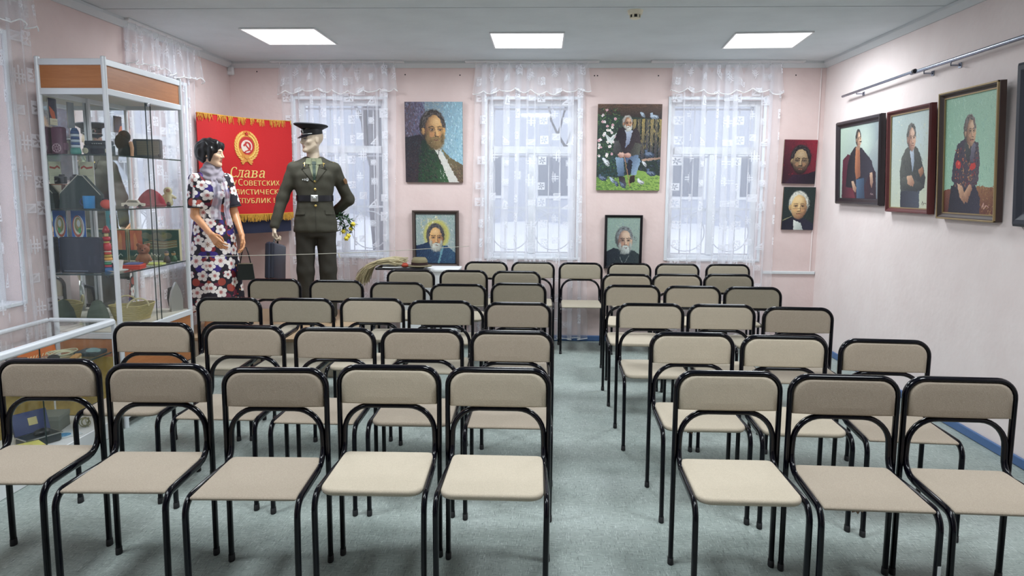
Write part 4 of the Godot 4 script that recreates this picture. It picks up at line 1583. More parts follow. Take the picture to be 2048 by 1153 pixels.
func paint_white_hair() -> ImageTexture:
	var v := Canvas.new(260, 350, c8(28, 42, 42), 56)
	v.dab_area(0, 0, 1, 1, [c8(22, 34, 36), c8(34, 54, 48), c8(24, 34, 46), c8(44, 58, 60)], 130, 8, 2)
	v.gpoly([0, 0.82, 0.3, 0.7, 0.5, 0.75, 0.7, 0.72, 1, 0.86, 1, 1, 0, 1], c8(18, 20, 38), c8(36, 38, 58), 0.0)
	v.gpoly([0.36, 0.76, 0.6, 0.84, 0.68, 1, 0.38, 1], c8(226, 232, 224), c8(160, 170, 168), 0.6)
	v.line([0.02, 0.78, 0.3, 0.68], 0.02, c8(150, 142, 110))
	v.face(0.5, 0.43, 0.335, 0.1, {"skin": c8(228, 196, 138), "shade": c8(120, 84, 66), "hair": c8(206, 206, 194), "brow": c8(120, 92, 70), "light": -2.2, "bald": 0.7})
	v.line([0.32, 0.5, 0.47, 0.5, 0.57, 0.5, 0.72, 0.5], 0.01, c8(96, 74, 56))
	v.dab_area(0.74, 0.24, 0.84, 0.46, [c8(216, 216, 204), c8(170, 170, 160)], 24, 6, 1, 1.3)
	v.dabs(650, 3, 1, 0.06)
	v.brushed(4.0, 0.09)
	return v.texture()


func paint_armchair() -> ImageTexture:
	var v := Canvas.new(520, 418, c8(150, 164, 156), 57)
	v.gpoly([0, 0, 1, 0, 1, 1, 0, 1], c8(172, 190, 174), c8(120, 130, 140), 0.35)
	v.ball(0.62, 0.3, 0.34, 0.4, c8(186, 200, 188), c8(150, 164, 158), -1.0, 0.9)
	v.gpoly([0.62, 0.55, 1, 0.18, 1, 1, 0.72, 1], c8(150, 160, 160), c8(106, 116, 126), 0.9)
	v.gpoly([0.07, 0.46, 0.2, 0.38, 0.4, 0.42, 0.8, 0.52, 0.92, 0.66, 0.94, 1, 0.05, 1], c8(84, 28, 46), c8(34, 18, 32), 0.2)
	v.gpoly([0.06, 0.8, 0.3, 0.74, 0.42, 1, 0.05, 1], c8(62, 22, 40), c8(110, 38, 54), 0.0)
	v.gpoly([0.29, 0.37, 0.4, 0.29, 0.56, 0.31, 0.66, 0.38, 0.82, 0.5, 0.87, 0.64, 0.76, 0.68, 0.66, 0.82, 0.36, 0.86, 0.16, 0.84, 0.21, 0.52], c8(18, 16, 26), c8(48, 44, 58), 0.5)
	v.gpoly([0.42, 0.3, 0.52, 0.31, 0.55, 0.7, 0.44, 0.74, 0.4, 0.6], c8(178, 116, 80), c8(116, 68, 50), 0.3)
	v.line([0.48, 0.34, 0.49, 0.7], 0.006, c8(96, 56, 44))
	v.gpoly([0.44, 0.74, 0.64, 0.72, 0.66, 1, 0.46, 1], c8(78, 104, 130), c8(36, 52, 74), 0.3)
	v.poly([0.44, 0.28, 0.53, 0.28, 0.52, 0.34, 0.44, 0.33], c8(150, 116, 94))
	v.face(0.49, 0.185, 0.125, 0.8, {"skin": c8(204, 170, 140), "shade": c8(96, 72, 60), "hair": c8(42, 38, 38), "light": -0.3})
	v.line([0.53, 0.225, 0.56, 0.225], 0.012, c8(50, 40, 36))
	v.gpoly([0.31, 0.76, 0.37, 0.76, 0.45, 0.86, 0.43, 0.92, 0.36, 0.88], c8(206, 176, 150), c8(140, 104, 86), 1.0)
	v.gpoly([0.78, 0.66, 0.84, 0.65, 0.86, 0.78, 0.83, 0.86, 0.79, 0.8], c8(196, 164, 138), c8(126, 92, 78), 1.2)
	v.line([0.8, 0.94, 0.82, 0.92, 0.83, 0.95, 0.85, 0.93, 0.87, 0.945], 0.005, c8(150, 130, 130))
	v.dabs(900, 5, 1, 0.03)
	v.brushed(3.5, 0.05)
	return v.texture()


func paint_folded_arms() -> ImageTexture:
	var v := Canvas.new(400, 466, c8(190, 196, 178), 58)
	v.gpoly([0, 0, 1, 0, 1, 1, 0, 1], c8(166, 182, 184), c8(200, 204, 180), 1.2)
	v.ball(0.7, 0.3, 0.4, 0.4, c8(190, 204, 206), c8(176, 188, 184), -1.0, 0.9)
	v.dab_area(0, 0, 1, 1, [c8(196, 202, 186), c8(182, 190, 176), c8(176, 188, 184), c8(202, 204, 188)], 120, 11, 3)
	v.gpoly([0.4, 0.37, 0.56, 0.34, 0.7, 0.38, 0.8, 0.5, 0.9, 0.68, 0.88, 0.78, 0.76, 0.82, 0.76, 1, 0.28, 1, 0.28, 0.8, 0.25, 0.62, 0.29, 0.46], c8(88, 90, 84), c8(44, 46, 50), 0.7)
	v.gpoly([0.28, 0.82, 0.76, 0.8, 0.76, 1, 0.28, 1], c8(46, 48, 60), c8(76, 82, 96), 0.2)
	v.dab_area(0.32, 0.48, 0.82, 0.8, [c8(56, 58, 58), c8(88, 90, 86), c8(46, 48, 54)], 110, 11, 1, 1.1)
	v.gpoly([0.29, 0.68, 0.46, 0.66, 0.74, 0.72, 0.88, 0.76, 0.7, 0.82, 0.34, 0.8], c8(94, 96, 90), c8(48, 50, 52), 1.5)
	v.gpoly([0.5, 0.4, 0.6, 0.38, 0.62, 0.52, 0.58, 0.62, 0.54, 0.5], c8(196, 206, 216), c8(140, 152, 170), 0.4)
	v.face(0.54, 0.265, 0.145, 0.45, {"skin": c8(214, 176, 152), "shade": c8(116, 84, 74), "hair": c8(98, 96, 92), "brow": c8(70, 58, 52), "light": -0.5})
	v.gpoly([0.44, 0.66, 0.56, 0.65, 0.64, 0.73, 0.6, 0.77, 0.46, 0.74], c8(214, 178, 150), c8(150, 108, 88), 1.0)
	v.gpoly([0.72, 0.6, 0.82, 0.57, 0.86, 0.63, 0.78, 0.68], c8(186, 138, 106), c8(124, 82, 62), 1.0)
	for k in 4:
		v.line([0.74 + k * 0.025, 0.6 - k * 0.006, 0.77 + k * 0.025, 0.66 - k * 0.01], 0.004, c8(110, 72, 56))
	v.line([0.82, 0.95, 0.85, 0.92, 0.86, 0.955, 0.89, 0.93, 0.93, 0.94], 0.005, c8(90, 80, 70))
	v.dabs(900, 5, 1, 0.03)
	v.brushed(4.0, 0.06)
	return v.texture()


func paint_flowered_jacket() -> ImageTexture:
	var v := Canvas.new(400, 500, c8(150, 186, 162), 59)
	v.gpoly([0, 0, 1, 0, 1, 0.85, 0, 0.85], c8(138, 178, 154), c8(172, 206, 184), 0.5)
	v.dab_area(0, 0, 1, 0.85, [c8(160, 198, 174), c8(142, 182, 160), c8(172, 204, 182), c8(150, 190, 174)], 220, 11, 3, 1.4)
	v.gpoly([0, 0.8, 0.2, 0.78, 0.2, 1, 0, 1], c8(122, 72, 58), c8(86, 46, 44), 1.5)
	v.gpoly([0.66, 0.76, 1, 0.78, 1, 1, 0.64, 1], c8(156, 110, 74), c8(98, 52, 42), 1.5)
	v.dab_area(0.68, 0.76, 1, 1, [c8(140, 90, 58), c8(104, 58, 44), c8(168, 130, 84)], 60, 8, 2)
	v.gpoly([0.16, 0.76, 0.4, 0.7, 0.62, 0.74, 0.72, 0.86, 0.72, 1, 0.1, 1], c8(30, 28, 42), c8(58, 56, 74), 0.3)
	v.gpoly([0.26, 0.41, 0.42, 0.36, 0.54, 0.38, 0.66, 0.41, 0.7, 0.56, 0.68, 0.72, 0.56, 0.78, 0.4, 0.78, 0.26, 0.78, 0.16, 0.7, 0.2, 0.54], c8(52, 46, 62), c8(88, 74, 84), 0.3)
	v.dab_area(0.22, 0.44, 0.66, 0.76, [c8(156, 44, 46), c8(182, 112, 66), c8(46, 42, 60), c8(98, 40, 60), c8(60, 66, 72), c8(200, 146, 98), c8(40, 36, 50)], 200, 7, 2)
	v.oval(0.29, 0.58, 0.055, 0.035, c8(192, 46, 44), 0.4)
	v.oval(0.57, 0.6, 0.055, 0.03, c8(198, 56, 48), -0.3)
	v.oval(0.3, 0.57, 0.02, 0.014, c8(226, 96, 80))
	v.gpoly([0.4, 0.4, 0.54, 0.4, 0.5, 0.58, 0.44, 0.52], c8(70, 74, 74), c8(40, 44, 48), 1.2)
	v.gpoly([0.54, 0.4, 0.62, 0.42, 0.58, 0.56, 0.52, 0.56], c8(120, 116, 132), c8(84, 80, 96), 1.2)
	v.poly([0.44, 0.38, 0.56, 0.38, 0.5, 0.45], c8(178, 140, 112))
	v.face(0.51, 0.305, 0.13, 0.75, {"skin": c8(214, 176, 142), "shade": c8(120, 86, 68), "hair": c8(108, 96, 90), "brow": c8(84, 66, 58), "light": -0.3})
	v.gpoly([0.28, 0.74, 0.38, 0.76, 0.46, 0.86, 0.44, 0.91, 0.34, 0.86], c8(222, 182, 150), c8(156, 112, 88), 0.8)
	v.gpoly([0.52, 0.74, 0.58, 0.78, 0.48, 0.9, 0.42, 0.88, 0.42, 0.82], c8(206, 162, 130), c8(140, 98, 78), 0.8)
	for k in 4:
		v.line([0.38 + k * 0.016, 0.84, 0.4 + k * 0.016, 0.895], 0.004, c8(130, 90, 72))
	v.line([0.76, 0.94, 0.79, 0.9, 0.8, 0.945, 0.83, 0.915, 0.88, 0.93], 0.006, c8(214, 170, 160))
	v.dabs(1000, 5, 1, 0.04)
	v.brushed(4.0, 0.08)
	return v.texture()


func paint_dark() -> ImageTexture:
	var v := Canvas.new(240, 300, c8(38, 28, 30), 60)
	v.dab_area(0, 0, 1, 1, [c8(34, 26, 30), c8(50, 36, 36), c8(30, 28, 36)], 160, 8, 2)
	v.gpoly([0.3, 0.5, 0.5, 0.42, 0.7, 0.5, 0.8, 1, 0.2, 1], c8(24, 20, 26), c8(50, 42, 44), 0.4)
	v.face(0.5, 0.32, 0.12, 0.3, {"skin": c8(170, 134, 108), "shade": c8(70, 50, 44), "hair": c8(40, 32, 32)})
	v.dabs(400, 3, 1, 0.04)
	v.brushed(4.0, 0.06)
	return v.texture()


# fw 0 leaves the canvas unframed; z points out of the picture
func picture(called: String, label: String, at: Transform3D, w: float, h: float, t: Texture2D, fw: float, fd: float, fm: Material, lip: Material = null, group := "", rim: Material = null) -> Node3D:
	var o := thing(called, label, "painting", Vector3.ZERO, 0.0, group)
	o.transform = at
	var iw := w - fw * 2
	var ih := h - fw * 2
	var cz := 0.022 if fw == 0.0 else fd * 0.45
	var mb := MB.new()
	var f := mb.v.size()
	for p in [[-1, 1, 0, 0], [1, 1, 1, 0], [1, -1, 1, 1], [-1, -1, 0, 1]]:
		mb.add(Vector3(p[0] * iw / 2, p[1] * ih / 2, cz), Vector3(0, 0, 1), Vector2(p[2], p[3]))
	mb.quad(f, f + 1, f + 2, f + 3)
	var m := tex_mat(t, 0.5)
	m.texture_repeat = false
	obj("canvas", mb, m, o)
	mb = MB.new()
	mb.span(Vector3(-iw / 2, -ih / 2, 0.0), Vector3(iw / 2, ih / 2, cz - 0.0006), 0.001)
	obj("stretcher", mb, mat(120, 100, 84, 0.8) if fw == 0.0 else M.matte_black, o)
	if fw > 0.0:
		mb = MB.new()
		# a moulded section mitred round the canvas: outer edge, crest, inner slope
		var sec := [Vector2(0, 0), Vector2(0, fd * 0.75), Vector2(fw * 0.18, fd), Vector2(fw * 0.45, fd * 0.96), Vector2(fw * 0.8, fd * 0.66), Vector2(fw, fd * 0.6), Vector2(fw, 0)]
		for k in sec.size() - 1:
			var a: Vector2 = sec[k]
			var b: Vector2 = sec[k + 1]
			for s in 4:
				var ps := []
				for q in [[a, s], [a, s + 1], [b, s + 1], [b, s]]:
					var cx: float = [-1, 1, 1, -1][q[1] % 4]
					var cy: float = [1, 1, -1, -1][q[1] % 4]
					ps.append(Vector3(cx * (w / 2 - q[0].x), cy * (h / 2 - q[0].x), q[0].y))
				var outw: Vector2 = [Vector2(0, 1), Vector2(1, 0), Vector2(0, -1), Vector2(-1, 0)][s]
				var d := b - a
				var nr := Vector2(-d.y, d.x).normalized()
				mb.face(ps, Vector3(-outw.x * nr.x, -outw.y * nr.x, nr.y))
		obj("frame", mb, fm, o)
		if rim != null:
			mb = MB.new()
			for s in [-1.0, 1.0]:
				mb.span(Vector3(s * w / 2, -h / 2, fd * 0.8), Vector3(s * (w / 2 - 0.011), h / 2, fd * 1.08), 0.002)
				mb.span(Vector3(-w / 2, s * h / 2, fd * 0.8), Vector3(w / 2, s * (h / 2 - 0.011), fd * 1.08), 0.002)
			obj("gilt_rim", mb, rim, o)
		if lip != null:
			mb = MB.new()
			for s in [-1.0, 1.0]:
				mb.span(Vector3(s * iw / 2, -ih / 2, cz), Vector3(s * (iw / 2 - 0.008), ih / 2, cz + 0.008))
				mb.span(Vector3(-iw / 2, s * ih / 2, cz), Vector3(iw / 2, s * (ih / 2 - 0.008), cz + 0.008))
			obj("inner_slip", mb, lip, o)
	return o


func on_back(x0: float, x1: float, y0: float, y1: float, lean := 0.0, roll := 0.0) -> Transform3D:
	var b := Basis(Vector3.RIGHT, lean) * Basis(Vector3(0, 0, 1), roll)
	return Transform3D(b, Vector3((x0 + x1) / 2, (y0 + y1) / 2, ZB + 0.003 + sin(lean) * (y1 - y0) / 2))


func on_right(z0: float, z1: float, y0: float, y1: float, lean: float) -> Transform3D:
	var b := Basis(Vector3.UP, -PI / 2) * Basis(Vector3.RIGHT, lean)
	return Transform3D(b, Vector3(XR - 0.004 - sin(lean) * (y1 - y0) / 2, (y0 + y1) / 2, (z0 + z1) / 2))


func build_pictures() -> void:
	var dark_wood := mat(34, 26, 32, 0.35)
	var grey_wood := mat(84, 72, 68, 0.5)
	var red_wood := mat(92, 36, 36, 0.45)
	var gilt := mat(158, 136, 98, 0.4, 0.4)
	var navy := mat(34, 38, 50, 0.5)
	picture("portrait_painting", "unframed portrait of a bearded man in a green coat on blue", on_back(-1.422, -0.83, 1.652, 2.461, 0.035), 0.592, 0.809, paint_bearded_blue(), 0.0, 0.0, null)
	picture("portrait_painting", "unframed painting of an old man with a cane among doves", on_back(0.538, 1.18, 1.581, 2.441, 0.04), 0.642, 0.86, paint_man_with_doves(), 0.0, 0.0, null)
	picture("framed_portrait", "framed portrait of a white-bearded man with a yellow halo", on_back(-1.36, -0.873, 0.775, 1.363, 0.03), 0.487, 0.588, paint_halo_beard(), 0.03, 0.035, grey_wood, mat(30, 24, 26, 0.5))
	picture("framed_portrait", "black-framed portrait of a grey-bearded man on pale green", on_back(0.634, 1.022, 0.775, 1.33, 0.03), 0.388, 0.555, paint_grey_beard(), 0.026, 0.03, M.black)
	picture("portrait_painting", "small unframed portrait of a dark-haired man on red", on_back(2.413, 2.738, 1.659, 2.096, 0.03, -0.012), 0.325, 0.437, paint_red_ground(), 0.0, 0.0, null)
	picture("portrait_painting", "small unframed portrait of a white-haired man on dark green", on_back(2.431, 2.748, 1.192, 1.625, 0.025, -0.008), 0.318, 0.433, paint_white_hair(), 0.0, 0.0, null)
	picture("framed_portrait", "dark-framed painting of a man seated in an armchair", on_right(-7.246, -6.310, 1.471, 2.219, 0.05), 0.931, 0.749, paint_armchair(), 0.056, 0.05, dark_wood)
	picture("framed_portrait", "red-framed painting of a standing man with folded arms", on_right(-6.191, -5.511, 1.429, 2.215, 0.05), 0.676, 0.787, paint_folded_arms(), 0.033, 0.05, red_wood, gilt)
	picture("framed_portrait", "gilt-framed painting of an old woman in a flowered jacket", on_right(-5.388, -4.703, 1.408, 2.258, 0.055), 0.681, 0.85, paint_flowered_jacket(), 0.037, 0.05, mat(62, 46, 42, 0.45), gilt, "", gilt)
	picture("framed_portrait", "large dark-framed painting cut off by the right edge", on_right(-4.535, -3.796, 1.396, 2.325, 0.055), 0.735, 0.929, paint_dark(), 0.09, 0.055, navy)
	# picture rail on the right wall: two chrome rods on brackets
	var o := thing("hanging_rod", "long chrome picture-hanging rod above the framed portraits", "rod", Vector3(XR, 0, 0))
	var mb := MB.new()
	mb.tube(PackedVector3Array([Vector3(-0.07, 2.448, -7.17), Vector3(-0.07, 2.472, -5.83)]), 0.011, 10)
	obj("rod", mb, M.dark_chrome, o)
	mb = MB.new()
	mb.tube(PackedVector3Array([Vector3(-0.062, 2.467, -5.89), Vector3(-0.062, 2.476, -4.52), Vector3(-0.062, 2.49, -3.2)]), 0.014, 10)
	obj("rod", mb, M.dark_chrome, o)
	mb = MB.new()
	mb.tube(PackedVector3Array([Vector3(-0.075, 2.471, -5.83), Vector3(-0.075, 2.471, -5.805)]), 0.017, 12)
	obj("end_cap", mb, M.black, o)
	for z in [-6.87, -5.69, -5.33, -3.8]:
		mb = MB.new()
		mb.tube(PackedVector3Array([Vector3(0.0, 2.437, z), Vector3(-0.066, 2.437, z), Vector3(-0.066, 2.46, z)]), 0.006, 8)
		mb.box(Vector3(-0.004, 2.437, z), Vector3(0.008, 0.035, 0.035), 0.002)
		obj("bracket", mb, M.dark_chrome, o)
	# smoke detector and motion sensor
	o = thing("smoke_detector", "round white smoke detector on the ceiling", "smoke detector", Vector3(0.64, YC, -5.6))
	mb = MB.new()
	mb.lathe([Vector2(0.0, -0.03), Vector2(0.045, -0.03), Vector2(0.052, -0.022), Vector2(0.056, 0.0)], 24)
	obj("base", mb, mat(240, 234, 212, 0.5), o)
	mb = MB.new()
	mb.lathe([Vector2(0.0, -0.058), Vector2(0.03, -0.058), Vector2(0.036, -0.054), Vector2(0.036, -0.05), Vector2(0.0, -0.05)], 24)
	obj("cap", mb, mat(240, 234, 212, 0.5), o)
	mb = MB.new()
	mb.lathe([Vector2(0.033, -0.05), Vector2(0.033, -0.03)], 24)
	obj("vent", mb, M.matte_black, o)
	for k in 6:
		mb = MB.new()
		mb.t = Transform3D(Basis(Vector3.UP, TAU * k / 6), Vector3.ZERO)
		mb.box(Vector3(0.036, -0.04, 0), Vector3(0.006, 0.02, 0.014))
		obj("rib", mb, mat(240, 234, 212, 0.5), o)
	o = thing("motion_sensor", "small white motion sensor high in the left corner", "sensor", Vector3(-3.215, 2.73, ZB))
	mb = MB.new()
	mb.box(Vector3(0, 0.04, 0.022), Vector3(0.068, 0.088, 0.04), 0.01)
	obj("housing", mb, M.white, o)
	mb = MB.new()
	mb.pillow(round_rect(0.046, 0.04, 0.012), [Vector2(1, 0.04), Vector2(0.95, 0.046), Vector2(0.7, 0.05)])
	obj("lens", mb, mat(222, 224, 226, 0.25), o).position.y = 0.05


# ---- the two mannequins ----

# a head about 0.24 m tall; the face looks along +z, the origin lies between the ears
static func head_sdf(p: Vector3, soft: float) -> float:
	var q := Vector3(absf(p.x), p.y, p.z)
	var d := ell(p, Vector3(0, 0.03, -0.014), Vector3(0.076, 0.092, 0.098))
	d = smin(d, ell(p, Vector3(0, -0.03, 0.028), Vector3(0.058, 0.085, 0.068)), 0.04)
	d = smin(d, cap(q, Vector3(0.05, -0.055, 0.0), Vector3(0.018, -0.098, 0.068), 0.016 - soft * 0.003, 0.015), 0.035)
	d = smin(d, cap(p, Vector3(-0.008, -0.1, 0.078), Vector3(0.008, -0.1, 0.078), 0.014, 0.014), 0.02)
	d = smin(d, (q - Vector3(0.044, -0.02, 0.066)).length() - 0.018, 0.03)
	d = smin(d, cap(q, Vector3(0.008, 0.024, 0.087), Vector3(0.044, 0.022, 0.072), 0.0115 - soft * 0.003, 0.009), 0.02)
	if p.z > 0.03:
		d = smax(d, -((q - Vector3(0.033, 0.004, 0.106)).length() - 0.018), 0.014)
		d = smin(d, (q - Vector3(0.031, 0.003, 0.079)).length() - 0.0125, 0.004)
		d = smin(d, cap(p, Vector3(0, 0.016, 0.09), Vector3(0, -0.027, 0.112), 0.0085, 0.0115 - soft * 0.002), 0.012)
		d = smin(d, (q - Vector3(0.011, -0.031, 0.099)).length() - 0.0085, 0.008)
		d = smin(d, cap(q, Vector3(0, -0.058, 0.0955), Vector3(0.02, -0.06, 0.086), 0.0065, 0.004), 0.007)
		d = smin(d, cap(q, Vector3(0, -0.0695, 0.0935), Vector3(0.017, -0.068, 0.085), 0.0072, 0.004), 0.007)
	d = smin(d, ell(q, Vector3(0.077, -0.006, -0.008), Vector3(0.009, 0.031, 0.019)), 0.008)
	return d


static func head_colour(p: Vector3, skin: Color, lip: Color, brow: Color) -> Color:
	var q := Vector2(absf(p.x), p.y)
	if p.z > 0.05:
		var e := (q - Vector2(0.031, 0.003)) / Vector2(0.0135, 0.0062)
		if e.length() < 1.0:
			return Color(0.02, 0.02, 0.02) if (q - Vector2(0.031, 0.003)).length() < 0.0062 else Color(0.62, 0.6, 0.56)
		if e.length() < 1.45 and p.y > 0.003:
			return Color(0.04, 0.03, 0.025)
		if absf(p.y - 0.0245 + absf(q.x - 0.034) * 0.16) < 0.0034 and q.x > 0.012 and q.x < 0.052:
			return brow
		var l := (q - Vector2(0.0, -0.0635)) / Vector2(0.0225, 0.0125)
		if l.length() < 1.0:
			return lip if absf(p.y + 0.0635) > 0.0016 else lip * 0.45
	return skin


# the wrist is at the origin, the fingers run down -y, knuckles lie along z, the palm faces +x; curl 0..1
static func hand_chains(curl: float) -> Array:
	var out := []
	for k in 4:
		var z := 0.03 - 0.02 * k
		var ln: float = [0.088, 0.097, 0.09, 0.072][k]
		var p := Vector3(0, -0.086 + absf(k - 1.3) * 0.006, z)
		out.append([Vector3(0, -0.004, z * 0.55), p, 0.0135, 0.0115])
		var th := 0.12 + curl * 0.75
		for s in 3:
			var l: float = ln * [0.46, 0.31, 0.23][s]
			var n := p + Vector3(sin(th), -cos(th), -0.04 * (k - 1.5) * (1.0 - curl)) * l
			out.append([p, n, 0.0098 - s * 0.0012, 0.0088 - s * 0.0012])
			p = n
			th += 0.16 + curl * 1.15
	out.append([Vector3(0.004, -0.02, 0.02), Vector3(0.016, -0.052, 0.043), 0.014, 0.0115])
	out.append([Vector3(0.016, -0.052, 0.043), Vector3(0.026 + curl * 0.006, -0.083, 0.044 - curl * 0.012), 0.0108, 0.0095])
	out.append([Vector3(0.026 + curl * 0.006, -0.083, 0.044 - curl * 0.012), Vector3(0.032 + curl * 0.008, -0.105, 0.036 - curl * 0.018), 0.0095, 0.0078])
	return out


static func hand_sdf(p: Vector3, ch: Array) -> float:
	var d := 1e9
	for i in ch.size():
		var c: Array = ch[i]
		var e := cap(p, c[0], c[1], c[2], c[3])
		d = smin(d, e, 0.014 if i % 4 == 0 and i < 16 else 0.005)
	return d


# from the wrist w along dir; palm is the way the palm faces
func hand_frame(w: Vector3, dir: Vector3, palm: Vector3) -> Transform3D:
	var y := -dir.normalized()
	var x := (palm - y * palm.dot(y)).normalized()
	return Transform3D(Basis(x, y, x.cross(y)), w)


# depth of the front of a clothed body at (x, y), pushed out by off
func front(f: Callable, x: float, y: float, off: float) -> Vector3:
	var z := 0.34
	for i in 26:
		var d: float = f.call(Vector3(x, y, z)) - off
		z -= d * 0.9
		if z < 0.0:
			z = 0.03
			break
		if absf(d) < 0.0004:
			break
	return Vector3(x, y, z)


# a flat piece sewn on: four corners (x, y) laid on the front, with edges turned in
func patch(mb: MB, f: Callable, c: Array, nu: int, nv: int, off: float) -> void:
	var at := func(u: float, v: float, o: float) -> Vector3:
		var a: Vector2 = (c[0] as Vector2).lerp(c[1], u)
		var b: Vector2 = (c[3] as Vector2).lerp(c[2], u)
		var q := a.lerp(b, v)
		return front(f, q.x, q.y, o)
	mb.sheet(func(u, v): return at.call(u, v, off), nu, nv)
	for e in 4:
		var n := nu if e % 2 == 0 else nv
		mb.sheet(func(u, v):
			var w: float = off - v * (off + 0.003)
			match e:
				0: return at.call(u, 0.0, w)
				1: return at.call(1.0, u, w)
				2: return at.call(u, 1.0, w)
			return at.call(0.0, u, w), n, 1)


func build_soldier() -> void:
	var o := thing("mannequin", "male mannequin in olive uniform jacket and peaked cap holding a briefcase", "mannequin", Vector3(-2.135, 0.33, -6.98), 0.3)
	var skin := c8(206, 188, 166).srgb_to_linear()
	var head := Transform3D(Basis(Vector3.UP, -1.02) * Basis(Vector3.RIGHT, 0.03), Vector3(-0.012, 1.70, 0.02))
	var hinv := head.affine_inverse()
	var elb_r := Vector3(-0.288, 1.165, -0.015)
	var wri_r := Vector3(-0.365, 0.915, 0.045)
	var hand := hand_frame(Vector3(-0.368, 0.895, 0.05), Vector3(-0.1, -1, 0.05), Vector3(1, -0.1, 0.1))
	var ch := hand_chains(0.85)
	var hv := hand.affine_inverse()
	var mb := MB.new()
	mb.colored = true
	# the figure under the clothes, then a finely meshed head and hand
	var frame := [
		[Vector3(0, 0.95, 0), Vector3(0, 1.18, 0), 0.1, 0.09, 0.08], [Vector3(0, 1.18, 0), Vector3(0, 1.38, 0), 0.09, 0.1, 0.08],
		[Vector3(-0.17, 1.43, 0), Vector3(0.17, 1.43, 0), 0.04, 0.04, 0.05], [Vector3(0, 1.4, 0), Vector3(0, 1.56, 0), 0.06, 0.055, 0.05],
		[Vector3(-0.19, 1.42, 0), elb_r, 0.045, 0.036, 0.03], [elb_r, wri_r, 0.036, 0.027, 0.02], [Vector3(0.19, 1.42, 0), Vector3(0.312, 1.15, -0.09), 0.045, 0.036, 0.03],
		[Vector3(0.312, 1.15, -0.09), Vector3(0.17, 0.99, -0.19), 0.036, 0.027, 0.02], [Vector3(-0.088, 0.88, 0), Vector3(-0.1, 0.47, 0.01), 0.075, 0.055, 0.05],
		[Vector3(0.088, 0.88, 0), Vector3(0.1, 0.47, 0.01), 0.075, 0.055, 0.05], [Vector3(-0.1, 0.47, 0.01), Vector3(-0.105, 0.08, -0.01), 0.055, 0.036, 0.03], [Vector3(0.1, 0.47, 0.01), Vector3(0.105, 0.08, -0.01), 0.055, 0.036, 0.03],
	]
	mb.col = skin
	nets(mb, func(p: Vector3): return bones(p, frame), Vector3(-0.46, 0.02, -0.26), Vector3(0.46, 1.6, 0.2), 0.02, func(_p): return skin)
	var hs := func(p: Vector3) -> float:
		return smin(head_sdf(hinv * p, 0.0), cap(p, Vector3(-0.01, 1.66, -0.005), Vector3(0, 1.5, -0.01), 0.052, 0.062), 0.03)
	nets(mb, hs, Vector3(-0.15, 1.5, -0.13), Vector3(0.13, 1.85, 0.16), 0.0036, func(p: Vector3): return head_colour(hinv * p, skin, c8(176, 140, 124).srgb_to_linear(), c8(120, 98, 80).srgb_to_linear()))
	nets(mb, func(p: Vector3): return smin(hand_sdf(hv * p, ch), cap(p, wri_r, hand.origin, 0.027, 0.024), 0.02), Vector3(-0.45, 0.76, -0.03), Vector3(-0.29, 0.94, 0.13), 0.0032, func(_p): return skin)
	obj("body", mb, M.skin, o)
	# jacket
	var rows := [[0.845, 0.204, 0.140, 0, 0], [0.95, 0.194, 0.134, 0, 0], [1.08, 0.169, 0.12, 0, 0], [1.165, 0.16, 0.114, 0, 0], [1.27, 0.178, 0.122, 0, 0], [1.37, 0.19, 0.124, 0, -0.002], [1.45, 0.172, 0.1, 0, -0.01], [1.5, 0.12, 0.078, 0, -0.015], [1.535, 0.08, 0.068, 0, -0.015]]
	var sleeves := [
		[Vector3(-0.06, 1.485, -0.012), Vector3(-0.172, 1.442, -0.01), 0.048, 0.056, 0.05], [Vector3(0.06, 1.485, -0.012), Vector3(0.172, 1.442, -0.01), 0.048, 0.056, 0.05],
		[Vector3(-0.182, 1.425, -0.01), elb_r, 0.063, 0.053, 0.035], [elb_r, wri_r, 0.053, 0.045, 0.03],
		[Vector3(0.182, 1.425, -0.01), Vector3(0.312, 1.15, -0.09), 0.063, 0.054, 0.035], [Vector3(0.312, 1.15, -0.09), Vector3(0.15, 0.99, -0.19), 0.053, 0.045, 0.03],
	]
	var wr := func(p: Vector3) -> float: return 0.0022 * sin(p.y * 46.0 + p.x * 30.0) * sin(p.x * 26.0 - p.y * 17.0 + p.z * 22.0)
	var jacket := func(p: Vector3) -> float: return bones(p, sleeves, loft(p, rows)) + wr.call(p)
	mb = MB.new()
	nets(mb, jacket, Vector3(-0.48, 0.83, -0.3), Vector3(0.48, 1.56, 0.2), 0.0105)
	var jk := obj("jacket", mb, M.khaki, o)
	# shirt, tie and lapels on the chest
	mb = MB.new()
	patch(mb, jacket, [Vector2(-0.062, 1.53), Vector2(0.062, 1.53), Vector2(0.006, 1.325), Vector2(-0.006, 1.325)], 8, 12, 0.004)
	obj("shirt", mb, M.shirt, o)
	mb = MB.new()
	patch(mb, jacket, [Vector2(-0.016, 1.5), Vector2(0.016, 1.5), Vector2(0.02, 1.475), Vector2(-0.02, 1.475)], 4, 3, 0.012)
	patch(mb, jacket, [Vector2(-0.015, 1.476), Vector2(0.015, 1.476), Vector2(0.012, 1.33), Vector2(-0.012, 1.33)], 4, 8, 0.009)
	obj("tie", mb, M.tie, o)
